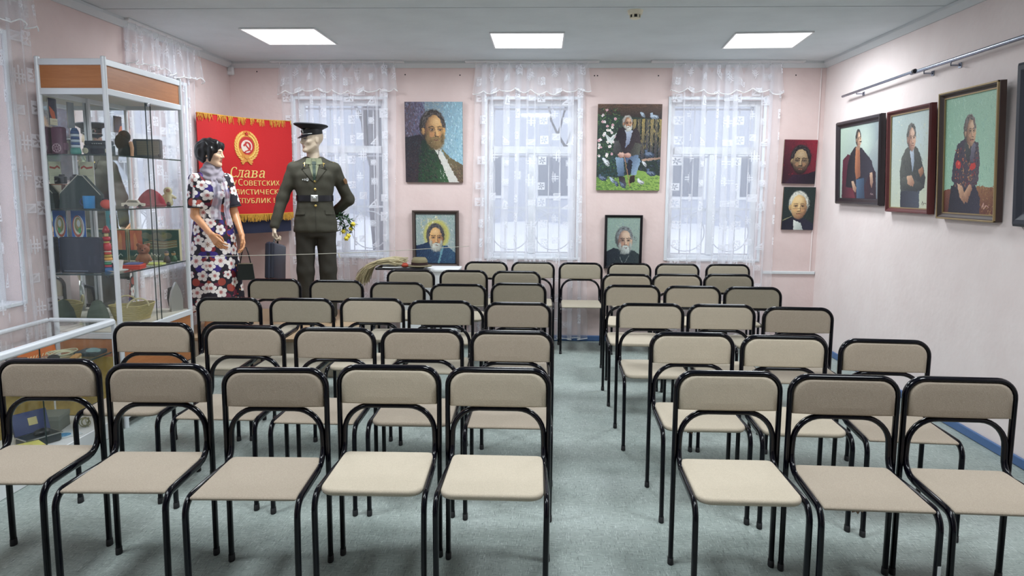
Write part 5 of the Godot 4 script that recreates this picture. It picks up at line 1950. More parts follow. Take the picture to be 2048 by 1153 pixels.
	for s in [-1.0, 1.0]:
		mb = MB.new()
		patch(mb, jacket, [Vector2(s * 0.02, 1.53), Vector2(s * 0.066, 1.53), Vector2(s * 0.078, 1.478), Vector2(s * 0.03, 1.47)], 5, 5, 0.012)
		obj("shirt_collar", mb, M.shirt, o)
		mb = MB.new()
		patch(mb, jacket, [Vector2(s * 0.056, 1.535), Vector2(s * 0.104, 1.525), Vector2(s * 0.112, 1.43), Vector2(s * 0.05, 1.44)], 6, 6, 0.009)
		patch(mb, jacket, [Vector2(s * 0.048, 1.44), Vector2(s * 0.104, 1.422), Vector2(s * 0.03, 1.33), Vector2(s * 0.004, 1.315)], 6, 8, 0.008)
		obj("lapel", mb, M.khaki, jk)
		mb = MB.new()
		patch(mb, jacket, [Vector2(s * 0.076, 1.498), Vector2(s * 0.098, 1.492), Vector2(s * 0.104, 1.44), Vector2(s * 0.082, 1.446)], 3, 4, 0.0125)
		var tab := obj("collar_tab", mb, M.matte_black, jk)
		mb = MB.new()
		patch(mb, jacket, [Vector2(s * 0.079, 1.492), Vector2(s * 0.083, 1.491), Vector2(s * 0.089, 1.449), Vector2(s * 0.085, 1.45)], 2, 4, 0.0142)
		mb.ellipsoid(front(jacket, s * 0.091, 1.478, 0.015), Vector3(0.007, 0.008, 0.004), 8)
		obj("tab_badge", mb, M.brass, tab)
		mb = MB.new()
		patch(mb, jacket, [Vector2(s * 0.09, 1.055), Vector2(s * 0.168, 1.06), Vector2(s * 0.178, 1.01), Vector2(s * 0.094, 1.015)], 8, 4, 0.009)
		obj("pocket_flap", mb, M.khaki, jk)
		# shoulder boards lie along the slope of the shoulder
		mb = MB.new()
		var bd := Basis(Vector3(0, 0, 1), -s * 0.3)
		mb.t = Transform3D(bd, Vector3(s * 0.142, 1.502, -0.005))
		mb.box(Vector3.ZERO, Vector3(0.135, 0.008, 0.05), 0.003)
		var board := obj("shoulder_board", mb, M.matte_black, jk)
		mb = MB.new()
		mb.t = Transform3D(bd, Vector3(s * 0.142, 1.507, -0.005))
		mb.box(Vector3(s * 0.035, 0, 0), Vector3(0.014, 0.006, 0.046))
		mb.box(Vector3(s * 0.012, 0, 0), Vector3(0.006, 0.006, 0.046))
		mb.ellipsoid(Vector3(-s * 0.045, 0.002, 0), Vector3(0.01, 0.005, 0.01), 8)
		obj("board_stripe", mb, M.brass, board)
	# buttoned edge, buttons, belt
	mb = MB.new()
	patch(mb, jacket, [Vector2(-0.002, 1.318), Vector2(0.0015, 1.318), Vector2(0.004, 0.85), Vector2(0.0005, 0.85)], 1, 30, 0.002)
	obj("front_edge", mb, M.khaki_trousers, jk)
	for y in [1.318, 1.245, 1.095]:
		mb = MB.new()
		var at := front(jacket, 0.004, y, 0.001)
		mb.t = Transform3D(Basis(Vector3.RIGHT, PI / 2), at)
		mb.lathe([Vector2(0.0115, 0.0), Vector2(0.0115, 0.003), Vector2(0.008, 0.006), Vector2(0.0, 0.007)], 14)
		obj("button", mb, M.brass, jk)
	mb = MB.new()
	mb.sheet(func(u: float, v: float):
		var th := u * TAU
		return Vector3(cos(th) * 0.17, lerpf(1.19, 1.135, v), sin(th) * 0.124), 48, 1)
	mb.sheet(func(u: float, v: float):
		var th := u * TAU
		return Vector3(cos(th) * lerpf(0.15, 0.17, v), 1.19, sin(th) * lerpf(0.11, 0.124, v)), 48, 1)
	mb.sheet(func(u: float, v: float):
		var th := u * TAU
		return Vector3(cos(th) * lerpf(0.15, 0.17, v), 1.135, sin(th) * lerpf(0.11, 0.124, v)), 48, 1)
	var belt := obj("belt", mb, M.leather, o)
	mb = MB.new()
	mb.box(Vector3(-0.005, 1.1625, 0.128), Vector3(0.066, 0.062, 0.008), 0.004)
	mb.box(Vector3(-0.005, 1.1625, 0.132), Vector3(0.05, 0.046, 0.006), 0.003)
	mb.ellipsoid(Vector3(-0.005, 1.1625, 0.135), Vector3(0.017, 0.017, 0.006), 10)
	obj("buckle", mb, M.silver, belt)
	# badges on the chest, a patch on the sleeve
	var k := 0
	for b in [[-0.103, 0.006], [-0.085, 0.009], [-0.062, 0.014]]:
		mb = MB.new()
		var at := front(jacket, b[0], 1.332, 0.003)
		mb.t = Transform3D(Basis(Vector3.RIGHT, PI / 2), at)
		mb.lathe([Vector2(b[1], 0.0), Vector2(b[1], 0.003), Vector2(b[1] * 0.7, 0.003), Vector2(b[1] * 0.6, 0.001), Vector2(0.0, 0.001)], 5 if k == 2 else 12, Vector3.ZERO, 1.25 if k == 2 else 1.0)
		obj("badge", mb, M.silver, jk)
		k += 1
	mb = MB.new()
	mb.t = Transform3D(Basis(Vector3.UP, 0.75) * Basis(Vector3(0, 0, 1), 0.45), Vector3(0.283, 1.32, 0.02))
	mb.pillow(round_rect(0.04, 0.055, 0.018), [Vector2(1, -0.004), Vector2(1, 0.0), Vector2(0.9, 0.003)])
	obj("sleeve_patch", mb, mat(118, 84, 50, 0.7), jk)
	# trousers and shoes
	var hips := [[0.80, 0.17, 0.12, 0, 0], [0.9, 0.183, 0.132, 0, 0], [1.0, 0.165, 0.118, 0, 0]]
	var legs := []
	for s in [-1.0, 1.0]:
		legs.append([Vector3(s * 0.092, 0.86, 0), Vector3(s * 0.103, 0.48, 0.012), 0.094, 0.08, 0.02])
		legs.append([Vector3(s * 0.103, 0.48, 0.012), Vector3(s * 0.108, 0.07, -0.012), 0.08, 0.072, 0.02])
	mb = MB.new()
	nets(mb, func(p: Vector3): return bones(p, legs, loft(p, hips)) + 0.0018 * sin(p.y * 40.0 + p.x * 50.0), Vector3(-0.22, 0.0, -0.16), Vector3(0.22, 1.03, 0.16), 0.0125)
	obj("trousers", mb, M.khaki_trousers, o)
	for s in [-1.0, 1.0]:
		mb = MB.new()
		nets(mb, func(p: Vector3): return maxf(smin(cap(p, Vector3(s * 0.108, 0.045, -0.03), Vector3(s * 0.125, 0.03, 0.15), 0.045, 0.036), cap(p, Vector3(s * 0.108, 0.09, -0.02), Vector3(s * 0.108, 0.04, -0.02), 0.045, 0.045), 0.02), -p.y), Vector3(s * 0.115 - 0.07, -0.01, -0.1), Vector3(s * 0.115 + 0.07, 0.15, 0.2), 0.009)
		obj("shoe", mb, M.leather, o)
	# peaked cap
	var cp := Transform3D(head.basis * Basis(Vector3.RIGHT, 0.1), head * Vector3(0, 0.045, -0.006))
	var sh := Transform3D(Basis(Vector3(1, 0, 0), Vector3(0, 1, 0), Vector3(0, 0.2, 1.12)), Vector3.ZERO)
	mb = MB.new()
	mb.t = cp * sh
	mb.lathe([Vector2(0.085, 0.046), Vector2(0.1, 0.056), Vector2(0.138, 0.078), Vector2(0.142, 0.086), Vector2(0.134, 0.093), Vector2(0.08, 0.099), Vector2(0.0, 0.1)], 32)
	var crown := obj("cap", mb, M.cap_cloth, o)
	mb = MB.new()
	mb.t = cp * Transform3D(Basis.from_scale(Vector3(1, 1, 1.12)), Vector3.ZERO)
	mb.lathe([Vector2(0.08, -0.002), Vector2(0.087, 0.0), Vector2(0.0885, 0.048), Vector2(0.08, 0.052)], 32)
	obj("cap_band", mb, mat(12, 13, 20, 0.6), crown)
	mb = MB.new()
	mb.t = cp
	mb.sheet(func(u: float, v: float):
		var th := lerpf(PI * 0.14, PI * 0.86, u)
		var r := lerpf(0.086, 0.128, v * sin((u * 0.9 + 0.05) * PI))
		return Vector3(cos(th) * r * 0.98, 0.006 - 0.03 * v * sin(u * PI) , sin(th) * r * 1.16), 20, 6)
	obj("visor", mb, M.black, crown)
	mb = MB.new()
	mb.t = cp
	mb.tube(PackedVector3Array(range(0, 17).map(func(i): return Vector3(cos(lerpf(0.5, PI - 0.5, i / 16.0)) * 0.09, 0.011, sin(lerpf(0.5, PI - 0.5, i / 16.0)) * 0.1015))), 0.004, 6)
	obj("strap", mb, M.silver, crown)
	mb = MB.new()
	mb.t = cp * Transform3D(Basis(Vector3.RIGHT, PI / 2 + 0.1), Vector3(0, 0.034, 0.1))
	mb.lathe([Vector2(0.017, -0.002), Vector2(0.017, 0.003), Vector2(0.011, 0.006)], 16, Vector3.ZERO, 1.2)
	var bdg := obj("cap_badge", mb, M.silver, crown)
	mb = MB.new()
	mb.t = cp * Transform3D(Basis(Vector3.RIGHT, PI / 2 + 0.1), Vector3(0, 0.034, 0.1))
	mb.lathe([Vector2(0.011, 0.004), Vector2(0.007, 0.008), Vector2(0.0, 0.009)], 12, Vector3.ZERO, 1.2)
	obj("badge_centre", mb, M.matte_black, bdg)
	# briefcase, held by its handle; its long side runs away from the viewer
	var grip: Vector3 = o.transform * (hand * Vector3(0.02, -0.112, -0.0))
	var bc := thing("briefcase", "dark navy briefcase held by the uniformed mannequin", "briefcase", grip)
	bc.rotation = Vector3(-0.16, 0.06, 0.0)
	mb = MB.new()
	mb.box(Vector3(0, -0.205, 0), Vector3(0.082, 0.335, 0.4), 0.016)
	var shell := obj("shell", mb, mat(24, 28, 44, 0.35), bc)
	mb = MB.new()
	mb.box(Vector3(0.0, -0.205, 0), Vector3(0.012, 0.339, 0.404), 0.003)
	obj("rim", mb, mat(60, 66, 84, 0.3, 0.3), shell)
	mb = MB.new()
	mb.tube(PackedVector3Array([Vector3(0, -0.04, -0.06), Vector3(0, -0.008, -0.052), Vector3(0, 0, -0.03), Vector3(0, 0, 0.03), Vector3(0, -0.008, 0.052), Vector3(0, -0.04, 0.06)]), 0.0085, 8)
	obj("handle", mb, M.black, bc)
	for z in [-0.13, 0.13]:
		mb = MB.new()
		mb.box(Vector3(0, -0.038, z), Vector3(0.04, 0.008, 0.03), 0.002)
		obj("latch", mb, M.silver, bc)
		mb = MB.new()
		mb.box(Vector3(0, -0.377, z), Vector3(0.05, 0.012, 0.04), 0.004)
		obj("foot", mb, M.black, bc)


func build_woman() -> void:
	var turn := 0.95
	var o := thing("mannequin", "female mannequin with short black hair in a flowered dress", "mannequin", Vector3(-2.9, 0.334, -6.5), turn)
	var skin := c8(224, 186, 156).srgb_to_linear()
	var tan := c8(212, 152, 108).srgb_to_linear()
	var head := Transform3D((Basis(Vector3.UP, 0.6) * Basis(Vector3.RIGHT, 0.05)).scaled(Vector3.ONE * 0.95), Vector3(0.005, 1.545, 0.015))
	var hinv := head.affine_inverse()
	var er := Vector3(-0.172, 1.01, 0.008)
	var wr := Vector3(-0.146, 0.855, 0.213)
	var el := Vector3(0.195, 1.02, 0.03)
	var wl := Vector3(0.15, 0.835, 0.2)
	var hr := hand_frame(wr, Vector3(0.024, -0.085, 0.075), Vector3(1.0, -0.1, -0.1))
	var hl := hand_frame(wl, Vector3(-0.01, -0.09, 0.03), Vector3(-1, 0, -0.2))
	hl.basis.z = -hl.basis.z
	var ch := hand_chains(0.22)
	var hri := hr.affine_inverse()
	var hli := hl.affine_inverse()
	var mb := MB.new()
	mb.colored = true
	mb.col = skin
	var arms := [[Vector3(-0.15, 1.315, 0), er, 0.042, 0.034, 0.02], [er, wr, 0.035, 0.0235, 0.015], [Vector3(0.15, 1.315, 0), el, 0.042, 0.034, 0.02], [el, wl, 0.035, 0.0235, 0.015]]
	var inner := arms + [[Vector3(0, 0.9, 0), Vector3(0, 1.3, 0), 0.09, 0.08, 0.05], [Vector3(-0.13, 1.33, 0), Vector3(0.13, 1.33, 0), 0.035, 0.035, 0.05], [Vector3(0, 1.3, 0), Vector3(0, 1.45, 0), 0.05, 0.046, 0.04], [Vector3(-0.08, 0.85, 0), Vector3(-0.08, 0.04, 0), 0.07, 0.035, 0.05], [Vector3(0.08, 0.85, 0), Vector3(0.08, 0.04, 0), 0.07, 0.035, 0.05], [Vector3(-0.08, 0.035, -0.02), Vector3(-0.085, 0.03, 0.13), 0.032, 0.026, 0.03], [Vector3(0.08, 0.035, -0.02), Vector3(0.085, 0.03, 0.13), 0.032, 0.026, 0.03]]
	nets(mb, func(p: Vector3): return bones(p, inner), Vector3(-0.24, -0.01, -0.16), Vector3(0.3, 1.48, 0.3), 0.011, func(_p): return tan)
	var hs := func(p: Vector3) -> float:
		return smin(head_sdf(hinv * p, 1.0) * 0.95, cap(p, Vector3(0.0, 1.51, -0.01), Vector3(0, 1.36, -0.012), 0.043, 0.05), 0.03)
	nets(mb, hs, Vector3(-0.14, 1.37, -0.13), Vector3(0.15, 1.69, 0.15), 0.0036, func(p: Vector3): return head_colour(hinv * p, skin, c8(190, 112, 100).srgb_to_linear(), c8(50, 36, 30).srgb_to_linear()))
	nets(mb, func(p: Vector3): return smin(hand_sdf(hri * p, ch), cap(p, er.lerp(wr, 0.8), wr, 0.0255, 0.022), 0.018), Vector3(-0.21, 0.66, 0.13), Vector3(-0.02, 0.9, 0.38), 0.0034, func(_p): return tan)
	nets(mb, func(p: Vector3): return smin(hand_sdf(hli * p, ch), cap(p, el.lerp(wl, 0.8), wl, 0.0255, 0.022), 0.018), Vector3(0.05, 0.63, 0.12), Vector3(0.23, 0.88, 0.32), 0.0034, func(_p): return tan)
	obj("body", mb, M.skin, o)
	# dress
	var rows := [[0.18, 0.248, 0.205, 0, 0], [0.5, 0.222, 0.182, 0, 0], [0.80, 0.192, 0.155, 0, 0], [0.93, 0.174, 0.142, 0, 0], [1.06, 0.138, 0.112, 0, 0], [1.19, 0.156, 0.132, 0, 0.008], [1.28, 0.15, 0.112, 0, 0.004], [1.345, 0.115, 0.08, 0, 0], [1.39, 0.062, 0.058, 0, 0]]
	var sl := [[Vector3(-0.06, 1.35, 0), Vector3(-0.14, 1.325, 0), 0.04, 0.05, 0.04], [Vector3(0.06, 1.35, 0), Vector3(0.14, 1.325, 0), 0.04, 0.05, 0.04]]
	var rs := Vector3(-0.15, 1.315, 0)
	var ls := Vector3(0.15, 1.315, 0)
	var rd := (er - rs).normalized()
	var ld := (el - ls).normalized()
	var dress := func(p: Vector3) -> float:
		var th := atan2(p.x, p.z)
		var flare := clampf((0.95 - p.y) / 0.75, 0.0, 1.0) * 0.011 * sin(th * 7.0 + 0.6)
		var d := bones(p, sl, loft(p, rows) - flare)
		var a := maxf(cap(p, rs, rs + rd * 0.26, 0.054, 0.071), (p - rs).dot(rd) - 0.235)
		var b := maxf(cap(p, ls, ls + ld * 0.26, 0.054, 0.071), (p - ls).dot(ld) - 0.235)
		return smin(smin(d, a, 0.03), b, 0.03)
	mb = MB.new()
	nets(mb, dress, Vector3(-0.29, 0.16, -0.25), Vector3(0.31, 1.42, 0.25), 0.0105)
	var dr := obj("dress", mb, M.dress, o)
	for s in 2:
		mb = MB.new()
		var c: Vector3 = [rs + rd * 0.235, ls + ld * 0.235][s]
		var d: Vector3 = [rd, ld][s]
		var a := d.cross(Vector3(0, 0, 1)).normalized()
		mb.tube(arc(c, a, d.cross(a), 0.0685, 0, TAU, 28), 0.006, 6, false)
		obj("sleeve_hem", mb, M.matte_black, dr)
	# wig
	var hair := func(p: Vector3) -> float:
		var q := hinv * p
		var d := ell(q, Vector3(0, 0.034, -0.022), Vector3(0.098, 0.106, 0.122))
		d = smin(d, ell(q, Vector3(0, 0.0, -0.07), Vector3(0.088, 0.085, 0.07)), 0.04)
		d = smin(d, cap(Vector3(absf(q.x), q.y, q.z), Vector3(0.078, 0.03, 0.03), Vector3(0.075, -0.062, 0.012), 0.022, 0.012), 0.03)
		d = smin(d, cap(q, Vector3(-0.04, 0.085, 0.062), Vector3(0.05, 0.075, 0.075), 0.03, 0.026), 0.03)
		var fc := ell(q, Vector3(0, -0.03, 0.095), Vector3(0.066, 0.078, 0.075))
		d = smax(d, -fc, 0.012)
		d = maxf(d, -0.09 - q.y)
		return d * 0.95 + 0.0022 * sin(q.x * 190.0 + q.y * 40.0 + 3.0 * sin(q.z * 30.0)) + 0.0025 * sin(q.z * 95.0 + q.x * 60.0)
	mb = MB.new()
	nets(mb, hair, Vector3(-0.15, 1.43, -0.18), Vector3(0.16, 1.71, 0.16), 0.005)
	obj("hair", mb, M.hair, o)
	# scarf: two turns round the neck and two tails down the front
	var sm := mat(150, 142, 152, 0.85)
	mb = MB.new()
	mb.sheet(func(u: float, v: float):
		var th := u * TAU
		var r := lerpf(0.056, 0.112, pow(v, 1.3)) + 0.016 * sin(v * PI) + 0.0045 * sin(v * 19.0 + sin(th * 2.0) * 2.5) + 0.003 * sin(th * 7.0 + v * 9.0)
		return Vector3(cos(th) * r * 1.05, lerpf(1.462, 1.322, v) - 0.03 * maxf(sin(th), 0.0) * v + 0.01 * sin(th * 3.0), sin(th) * r * 0.95 + 0.004), 56, 26)
	mb.ellipsoid(Vector3(0.015, 1.318, 0.108), Vector3(0.034, 0.028, 0.02), 12)
	var scarf := obj("scarf", mb, sm, o)
	var veil := mat(196, 190, 206, 0.85)
	veil.albedo_color.a = 0.5
	veil.transparency = BaseMaterial3D.TRANSPARENCY_ALPHA
	for s in [[-0.06, 0.012, -0.085, 0.0, 0.98], [0.015, 0.07, 0.045, 0.125, 0.93]]:
		mb = MB.new()
		mb.sheet(func(u: float, v: float):
			var x := lerpf(lerpf(s[0], s[2], v), lerpf(s[1], s[3], v), u)
			var y := lerpf(1.335, s[4], v) - 0.012 * absf(u - 0.5)
			var p := front(dress, x, y, 0.012)
			return p + Vector3(0, 0, 0.008 * sin(u * 12.0 + v * 5.0)), 14, 22)
		obj("scarf_tail", mb, veil, scarf)
	# handbag hanging from her far hand
	var grip: Vector3 = o.transform * (hl * Vector3(-0.012, -0.105, 0.0))
	var bag := thing("handbag", "small dark green handbag hanging from the female mannequin's far hand", "handbag", grip, 0.35)
	mb = MB.new()
	mb.prism(PackedVector2Array([Vector2(-0.075, -0.29), Vector2(0.075, -0.29), Vector2(0.06, -0.15), Vector2(-0.06, -0.15)]), -0.035, 0.035)
	obj("body", mb, mat(24, 32, 30, 0.4), bag)
	mb = MB.new()
	mb.tube(PackedVector3Array([Vector3(-0.045, -0.15, 0), Vector3(-0.03, -0.07, 0), Vector3(-0.012, -0.006, 0), Vector3(0.012, -0.006, 0), Vector3(0.03, -0.07, 0), Vector3(0.045, -0.15, 0)]), 0.005, 8)
	obj("handle", mb, M.black, bag)
	mb = MB.new()
	mb.box(Vector3(0, -0.15, 0), Vector3(0.12, 0.012, 0.04), 0.003)
	obj("clasp", mb, mat(110, 104, 84, 0.4, 0.5), bag)


func build_stage() -> void:
	var mb := MB.new()
	mb.span(Vector3(-3.185, 0, -7.62), Vector3(-1.68, 0.3, -6.12), 0.004)
	var o := thing("podium", "low wooden podium under the two mannequins", "podium")
	obj("plinth", mb, M.podium, o)
	mb = MB.new()
	mb.span(Vector3(-3.195, 0.3, -7.635), Vector3(-1.665, 0.33, -6.105), 0.006)
	obj("deck", mb, mat(176, 150, 120, 0.5), o)
	# thin cord strung in front of the mannequins
	mb = MB.new()
	var ps := PackedVector3Array()
	for i in 41:
		var f := i / 40.0
		ps.append(Vector3(-2.755, 1.052, -5.72).lerp(Vector3(-0.76, 1.0, -7.7), f) - Vector3(0, 0.02 * sin(f * PI), 0))
	mb.tube(ps, 0.0028, 6)
	o = thing("barrier_cord", "thin pale cord strung in front of the mannequins", "cord")
	obj("cord", mb, mat(176, 172, 160, 0.7), o)
	mb = MB.new()
	mb.tube(PackedVector3Array([Vector3(-1.83, 1.01, -6.638), Vector3(-1.825, 0.985, -6.638), Vector3(-1.815, 0.965, -6.636)]), 0.004, 6)
	obj("knot", mb, mat(206, 198, 170, 0.7), o)
	# yellow flowers held behind his back
	o = thing("artificial_flowers", "bunch of yellow flowers behind the uniformed mannequin", "flowers", Vector3(-1.985, 1.3, -7.14))
	var g := rnd(77)
	mb = MB.new()
	var lv := MB.new()
	var heads := []
	for i in 9:
		var a := Vector3(g.randf_range(-0.02, 0.02), 0.03, 0)
		var b := Vector3(g.randf_range(0.02, 0.19), g.randf_range(-0.2, -0.03), g.randf_range(-0.04, 0.06))
		mb.tube(PackedVector3Array([a, a.lerp(b, 0.5) + Vector3(0.03, 0.03, 0), b]), 0.003, 5)
		if i < 5:
			heads.append(b)
		for k in 7:
			var c := a.lerp(b, g.randf_range(0.1, 1.0)) + Vector3(0.02, 0.02, 0)
			var d := Vector3(g.randf_range(-1, 1), g.randf_range(-0.8, 0.8), g.randf_range(-0.6, 1)).normalized()
			var w := d.cross(Vector3(0.3, 1, 0.2)).normalized() * 0.013
			lv.face([c, c + d * 0.025 + w, c + d * 0.055, c + d * 0.025 - w], d.cross(w).normalized())
	obj("stem", mb, mat(50, 84, 44, 0.7), o)
	obj("leaves", lv, mat(40, 74, 44, 0.6), o)
	heads[0] = Vector3(0.17, -0.055, 0.03)
	heads[1] = Vector3(0.125, -0.165, 0.04)
	heads[2] = Vector3(0.075, -0.125, 0.03)
	heads[3] = Vector3(0.14, -0.1, 0.0)
	heads[4] = Vector3(0.11, -0.19, 0.06)
	for h in heads:
		mb = MB.new()
		for k in 6:
			mb.t = Transform3D(Basis(Vector3(0, 0, 1), TAU * k / 6.0) * Basis(Vector3.UP, 0.5), h)
			mb.ellipsoid(Vector3(0.013, 0, 0.004), Vector3(0.014, 0.009, 0.005), 8)
		mb.t = Transform3D(Basis(), h)
		mb.ellipsoid(Vector3(0, 0, 0.008), Vector3(0.01, 0.01, 0.009), 8)
		obj("blossom", mb, mat(226, 206, 66, 0.6), o)


# ---- the red banner in the corner, the little table ----

const BAN_L := Vector3(-3.19, 2.27, -6.9)
const BAN_R := Vector3(-2.60, 2.262, -7.735)


# a point of the hanging cloth: u runs left to right, drop is metres below the top edge
static func ban(u: float, drop: float, off: float) -> Vector3:
	var d := BAN_R - BAN_L
	var nn := Vector3(-d.z, 0, d.x).normalized()
	var wave := 0.012 * sin(u * 7.0 + drop * 2.0) + 0.006 * sin(u * 15.0 - drop * 5.0)
	return BAN_L.lerp(BAN_R, u) + Vector3(0, -drop - 0.012 * sin(u * PI), 0) + nn * (off + wave)


# a flat outline (metres from the banner's middle, y down from its top) laid on the cloth
func on_cloth(mb: MB, poly: PackedVector2Array, off: float) -> void:
	var w := (BAN_R - BAN_L).length()
	var d := (BAN_R - BAN_L).normalized()
	var nn := Vector3(-d.z, 0, d.x)
	var ts := Geometry2D.triangulate_polygon(poly)
	for z in [off, 0.0]:
		var f := mb.v.size()
		for p in poly:
			mb.add(ban(0.5 + p.x / w, p.y, z), nn)
		if z > 0.0:
			for i in range(0, ts.size(), 3):
				mb.tri(f + ts[i], f + ts[i + 1], f + ts[i + 2])
	var m := poly.size()
	for i in m:
		var a := poly[i]
		var b := poly[(i + 1) % m]
		mb.face([ban(0.5 + a.x / w, a.y, off), ban(0.5 + b.x / w, b.y, off), ban(0.5 + b.x / w, b.y, 0), ban(0.5 + a.x / w, a.y, 0)], Vector3.UP)


func oval_outline(c: Vector2, rx: float, ry: float, n := 22, rot := 0.0) -> PackedVector2Array:
	var ps := PackedVector2Array()
	for i in n:
		ps.append(c + Vector2(cos(TAU * i / n) * rx, sin(TAU * i / n) * ry).rotated(rot))
	return ps


func cloth_text(words: String, font: Font, size: float, cx: float, base: float, slant: float, wide: float, called: String, o: Node3D) -> void:
	var tm := TextMesh.new()
	tm.text = words
	tm.font = font
	tm.font_size = 64
	tm.pixel_size = size / 64.0
	tm.depth = 0.004
	tm.curve_step = 4.0
	tm.horizontal_alignment = HORIZONTAL_ALIGNMENT_CENTER
	tm.vertical_alignment = VERTICAL_ALIGNMENT_CENTER
	var arr := tm.get_mesh_arrays()
	var w := (BAN_R - BAN_L).length()
	var d := (BAN_R - BAN_L).normalized()
	var bs := Basis(d, Vector3.UP, d.cross(Vector3.UP))
	var mb := MB.new()
	var vs: PackedVector3Array = arr[Mesh.ARRAY_VERTEX]
	var ns: PackedVector3Array = arr[Mesh.ARRAY_NORMAL]
	for i in vs.size():
		mb.add(ban(0.5 + (cx + vs[i].x * wide + vs[i].y * slant) / w, base - vs[i].y, 0.003 + vs[i].z), bs * ns[i])
	for k in arr[Mesh.ARRAY_INDEX]:
		mb.idx.append(k)
	obj(called, mb, mat(228, 196, 118, 0.5), o)


func build_banner() -> void:
	var o := thing("red_banner", "red velvet banner with gold emblem, Russian lettering and gold fringe", "banner")
	var mb := MB.new()
	mb.sheet(func(u, v): return ban(u, v * 0.94, 0.0), 40, 30)
	mb.sheet(func(u, v): return ban(u, v * 0.94, -0.006), 40, 30)
	obj("cloth", mb, M.red_cloth, o)
	var g := rnd(88)
	mb = MB.new()
	for i in 190:
		# clumps of gold threads hang over the top edge
		var u := (i + g.randf()) / 190.0
		if sin(u * 31.0) + sin(u * 57.0 + 1.0) < -0.5:
			continue
		var ln := g.randf_range(0.02, 0.075)
		var sw := g.randf_range(-0.012, 0.012)
		mb.tube(PackedVector3Array([ban(u, -0.004, 0.004), ban(u + sw * 0.4, ln * 0.5, 0.009), ban(u + sw, ln, 0.008)]), 0.0022, 4, false)
	mb.tube(PackedVector3Array(range(0, 41).map(func(i): return ban(i / 40.0, 0.0, 0.002))), 0.004, 5)
	var fr := obj("top_fringe", mb, M.gold, o)
	fr.set_meta("kind", "stuff")
	mb = MB.new()
	for i in 300:
		var u := (i + g.randf()) / 300.0
		var ln := g.randf_range(0.045, 0.075)
		var sw := g.randf_range(-0.012, 0.012)
		mb.tube(PackedVector3Array([ban(u, 0.925, 0.004), ban(u + sw * 0.5, 0.935 + ln * 0.5, 0.007), ban(u + sw, 0.935 + ln, 0.006)]), 0.0022, 4, false)
	mb.tube(PackedVector3Array(range(0, 41).map(func(i): return ban(i / 40.0, 0.93, 0.003))), 0.005, 5)
	fr = obj("bottom_fringe", mb, M.gold, o)
	fr.set_meta("kind", "stuff")
	# emblem: a wreath of ears round a globe with hammer and sickle, a star above, a bow below
	var c := Vector2(0.0, 0.27)
	var em := Node3D.new()
	em.name = "emblem"
	o.add_child(em)
	mb = MB.new()
	on_cloth(mb, oval_outline(c, 0.135, 0.15, 36), 0.003)
	obj("wreath_ground", mb, mat(196, 126, 48, 0.5), em)
	mb = MB.new()
	for s in [-1.0, 1.0]:
		for k in 13:
			var th := lerpf(-1.15, 1.35, k / 12.0)
			for r in [[0.122, 0.55], [0.098, -0.35]]:
				var q := c + Vector2(s * cos(th) * r[0], sin(th) * r[0] * 1.12)
				on_cloth(mb, oval_outline(q, 0.02, 0.0075, 10, atan2(cos(th), -s * sin(th)) + s * r[1]), 0.007)
	obj("ears", mb, mat(224, 178, 92, 0.45), em)
	mb = MB.new()
	on_cloth(mb, oval_outline(c + Vector2(0, -0.005), 0.082, 0.088, 30), 0.006)
	obj("field", mb, mat(176, 34, 34, 0.6), em)
	mb = MB.new()
	on_cloth(mb, oval_outline(c + Vector2(0, 0.0), 0.06, 0.062, 28), 0.009)
	obj("globe", mb, mat(214, 196, 186, 0.5), em)
	mb = MB.new()
	var sick := PackedVector2Array()
	for i in 15:
		var th := lerpf(-2.0, 1.75, i / 14.0)
		sick.append(c + Vector2(cos(th), sin(th)) * 0.046)
	for i in 15:
		var th := lerpf(1.75, -2.0, i / 14.0)
		sick.append(c + Vector2(-0.004, 0.0) + Vector2(cos(th), sin(th)) * (0.044 - 0.013 * sin((i + 1.0) / 16.0 * PI)))
	on_cloth(mb, sick, 0.013)
	on_cloth(mb, PackedVector2Array([c + Vector2(-0.012, 0.04), c + Vector2(-0.003, 0.046), c + Vector2(-0.02, 0.062), c + Vector2(-0.028, 0.055)]), 0.013)
	obj("sickle", mb, mat(178, 40, 36, 0.5), em)
	mb = MB.new()
	var ham := func(x: float, y: float) -> Vector2: return c + Vector2(x, y).rotated(-0.78)
	on_cloth(mb, PackedVector2Array([ham.call(-0.006, -0.02), ham.call(0.006, -0.02), ham.call(0.006, 0.058), ham.call(-0.006, 0.058)]), 0.012)
	on_cloth(mb, PackedVector2Array([ham.call(-0.022, -0.036), ham.call(0.014, -0.036), ham.call(0.022, -0.028), ham.call(0.022, -0.018), ham.call(-0.022, -0.018)]), 0.012)
	obj("hammer", mb, mat(178, 40, 36, 0.5), em)
	mb = MB.new()
	var star := PackedVector2Array()
	for i in 10:
		star.append(c + Vector2(0, -0.122) + Vector2(sin(TAU * i / 10.0), -cos(TAU * i / 10.0)) * (0.021 if i % 2 == 0 else 0.009))
	on_cloth(mb, star, 0.012)
	obj("star", mb, mat(186, 40, 36, 0.5), em)
	mb = MB.new()
	for s in [-1.0, 1.0]:
		on_cloth(mb, oval_outline(c + Vector2(s * 0.035, 0.142), 0.032, 0.017, 14, s * 0.35), 0.008)
		on_cloth(mb, PackedVector2Array([c + Vector2(s * 0.01, 0.145), c + Vector2(s * 0.026, 0.145), c + Vector2(s * 0.06, 0.172), c + Vector2(s * 0.04, 0.176)]), 0.007)
	on_cloth(mb, oval_outline(c + Vector2(0, 0.1), 0.024, 0.022, 14), 0.011)
	obj("bow", mb, mat(204, 138, 62, 0.5), em)
	var serif := SystemFont.new()
	serif.font_names = PackedStringArray(["Droid Serif"])
	var sans := SystemFont.new()
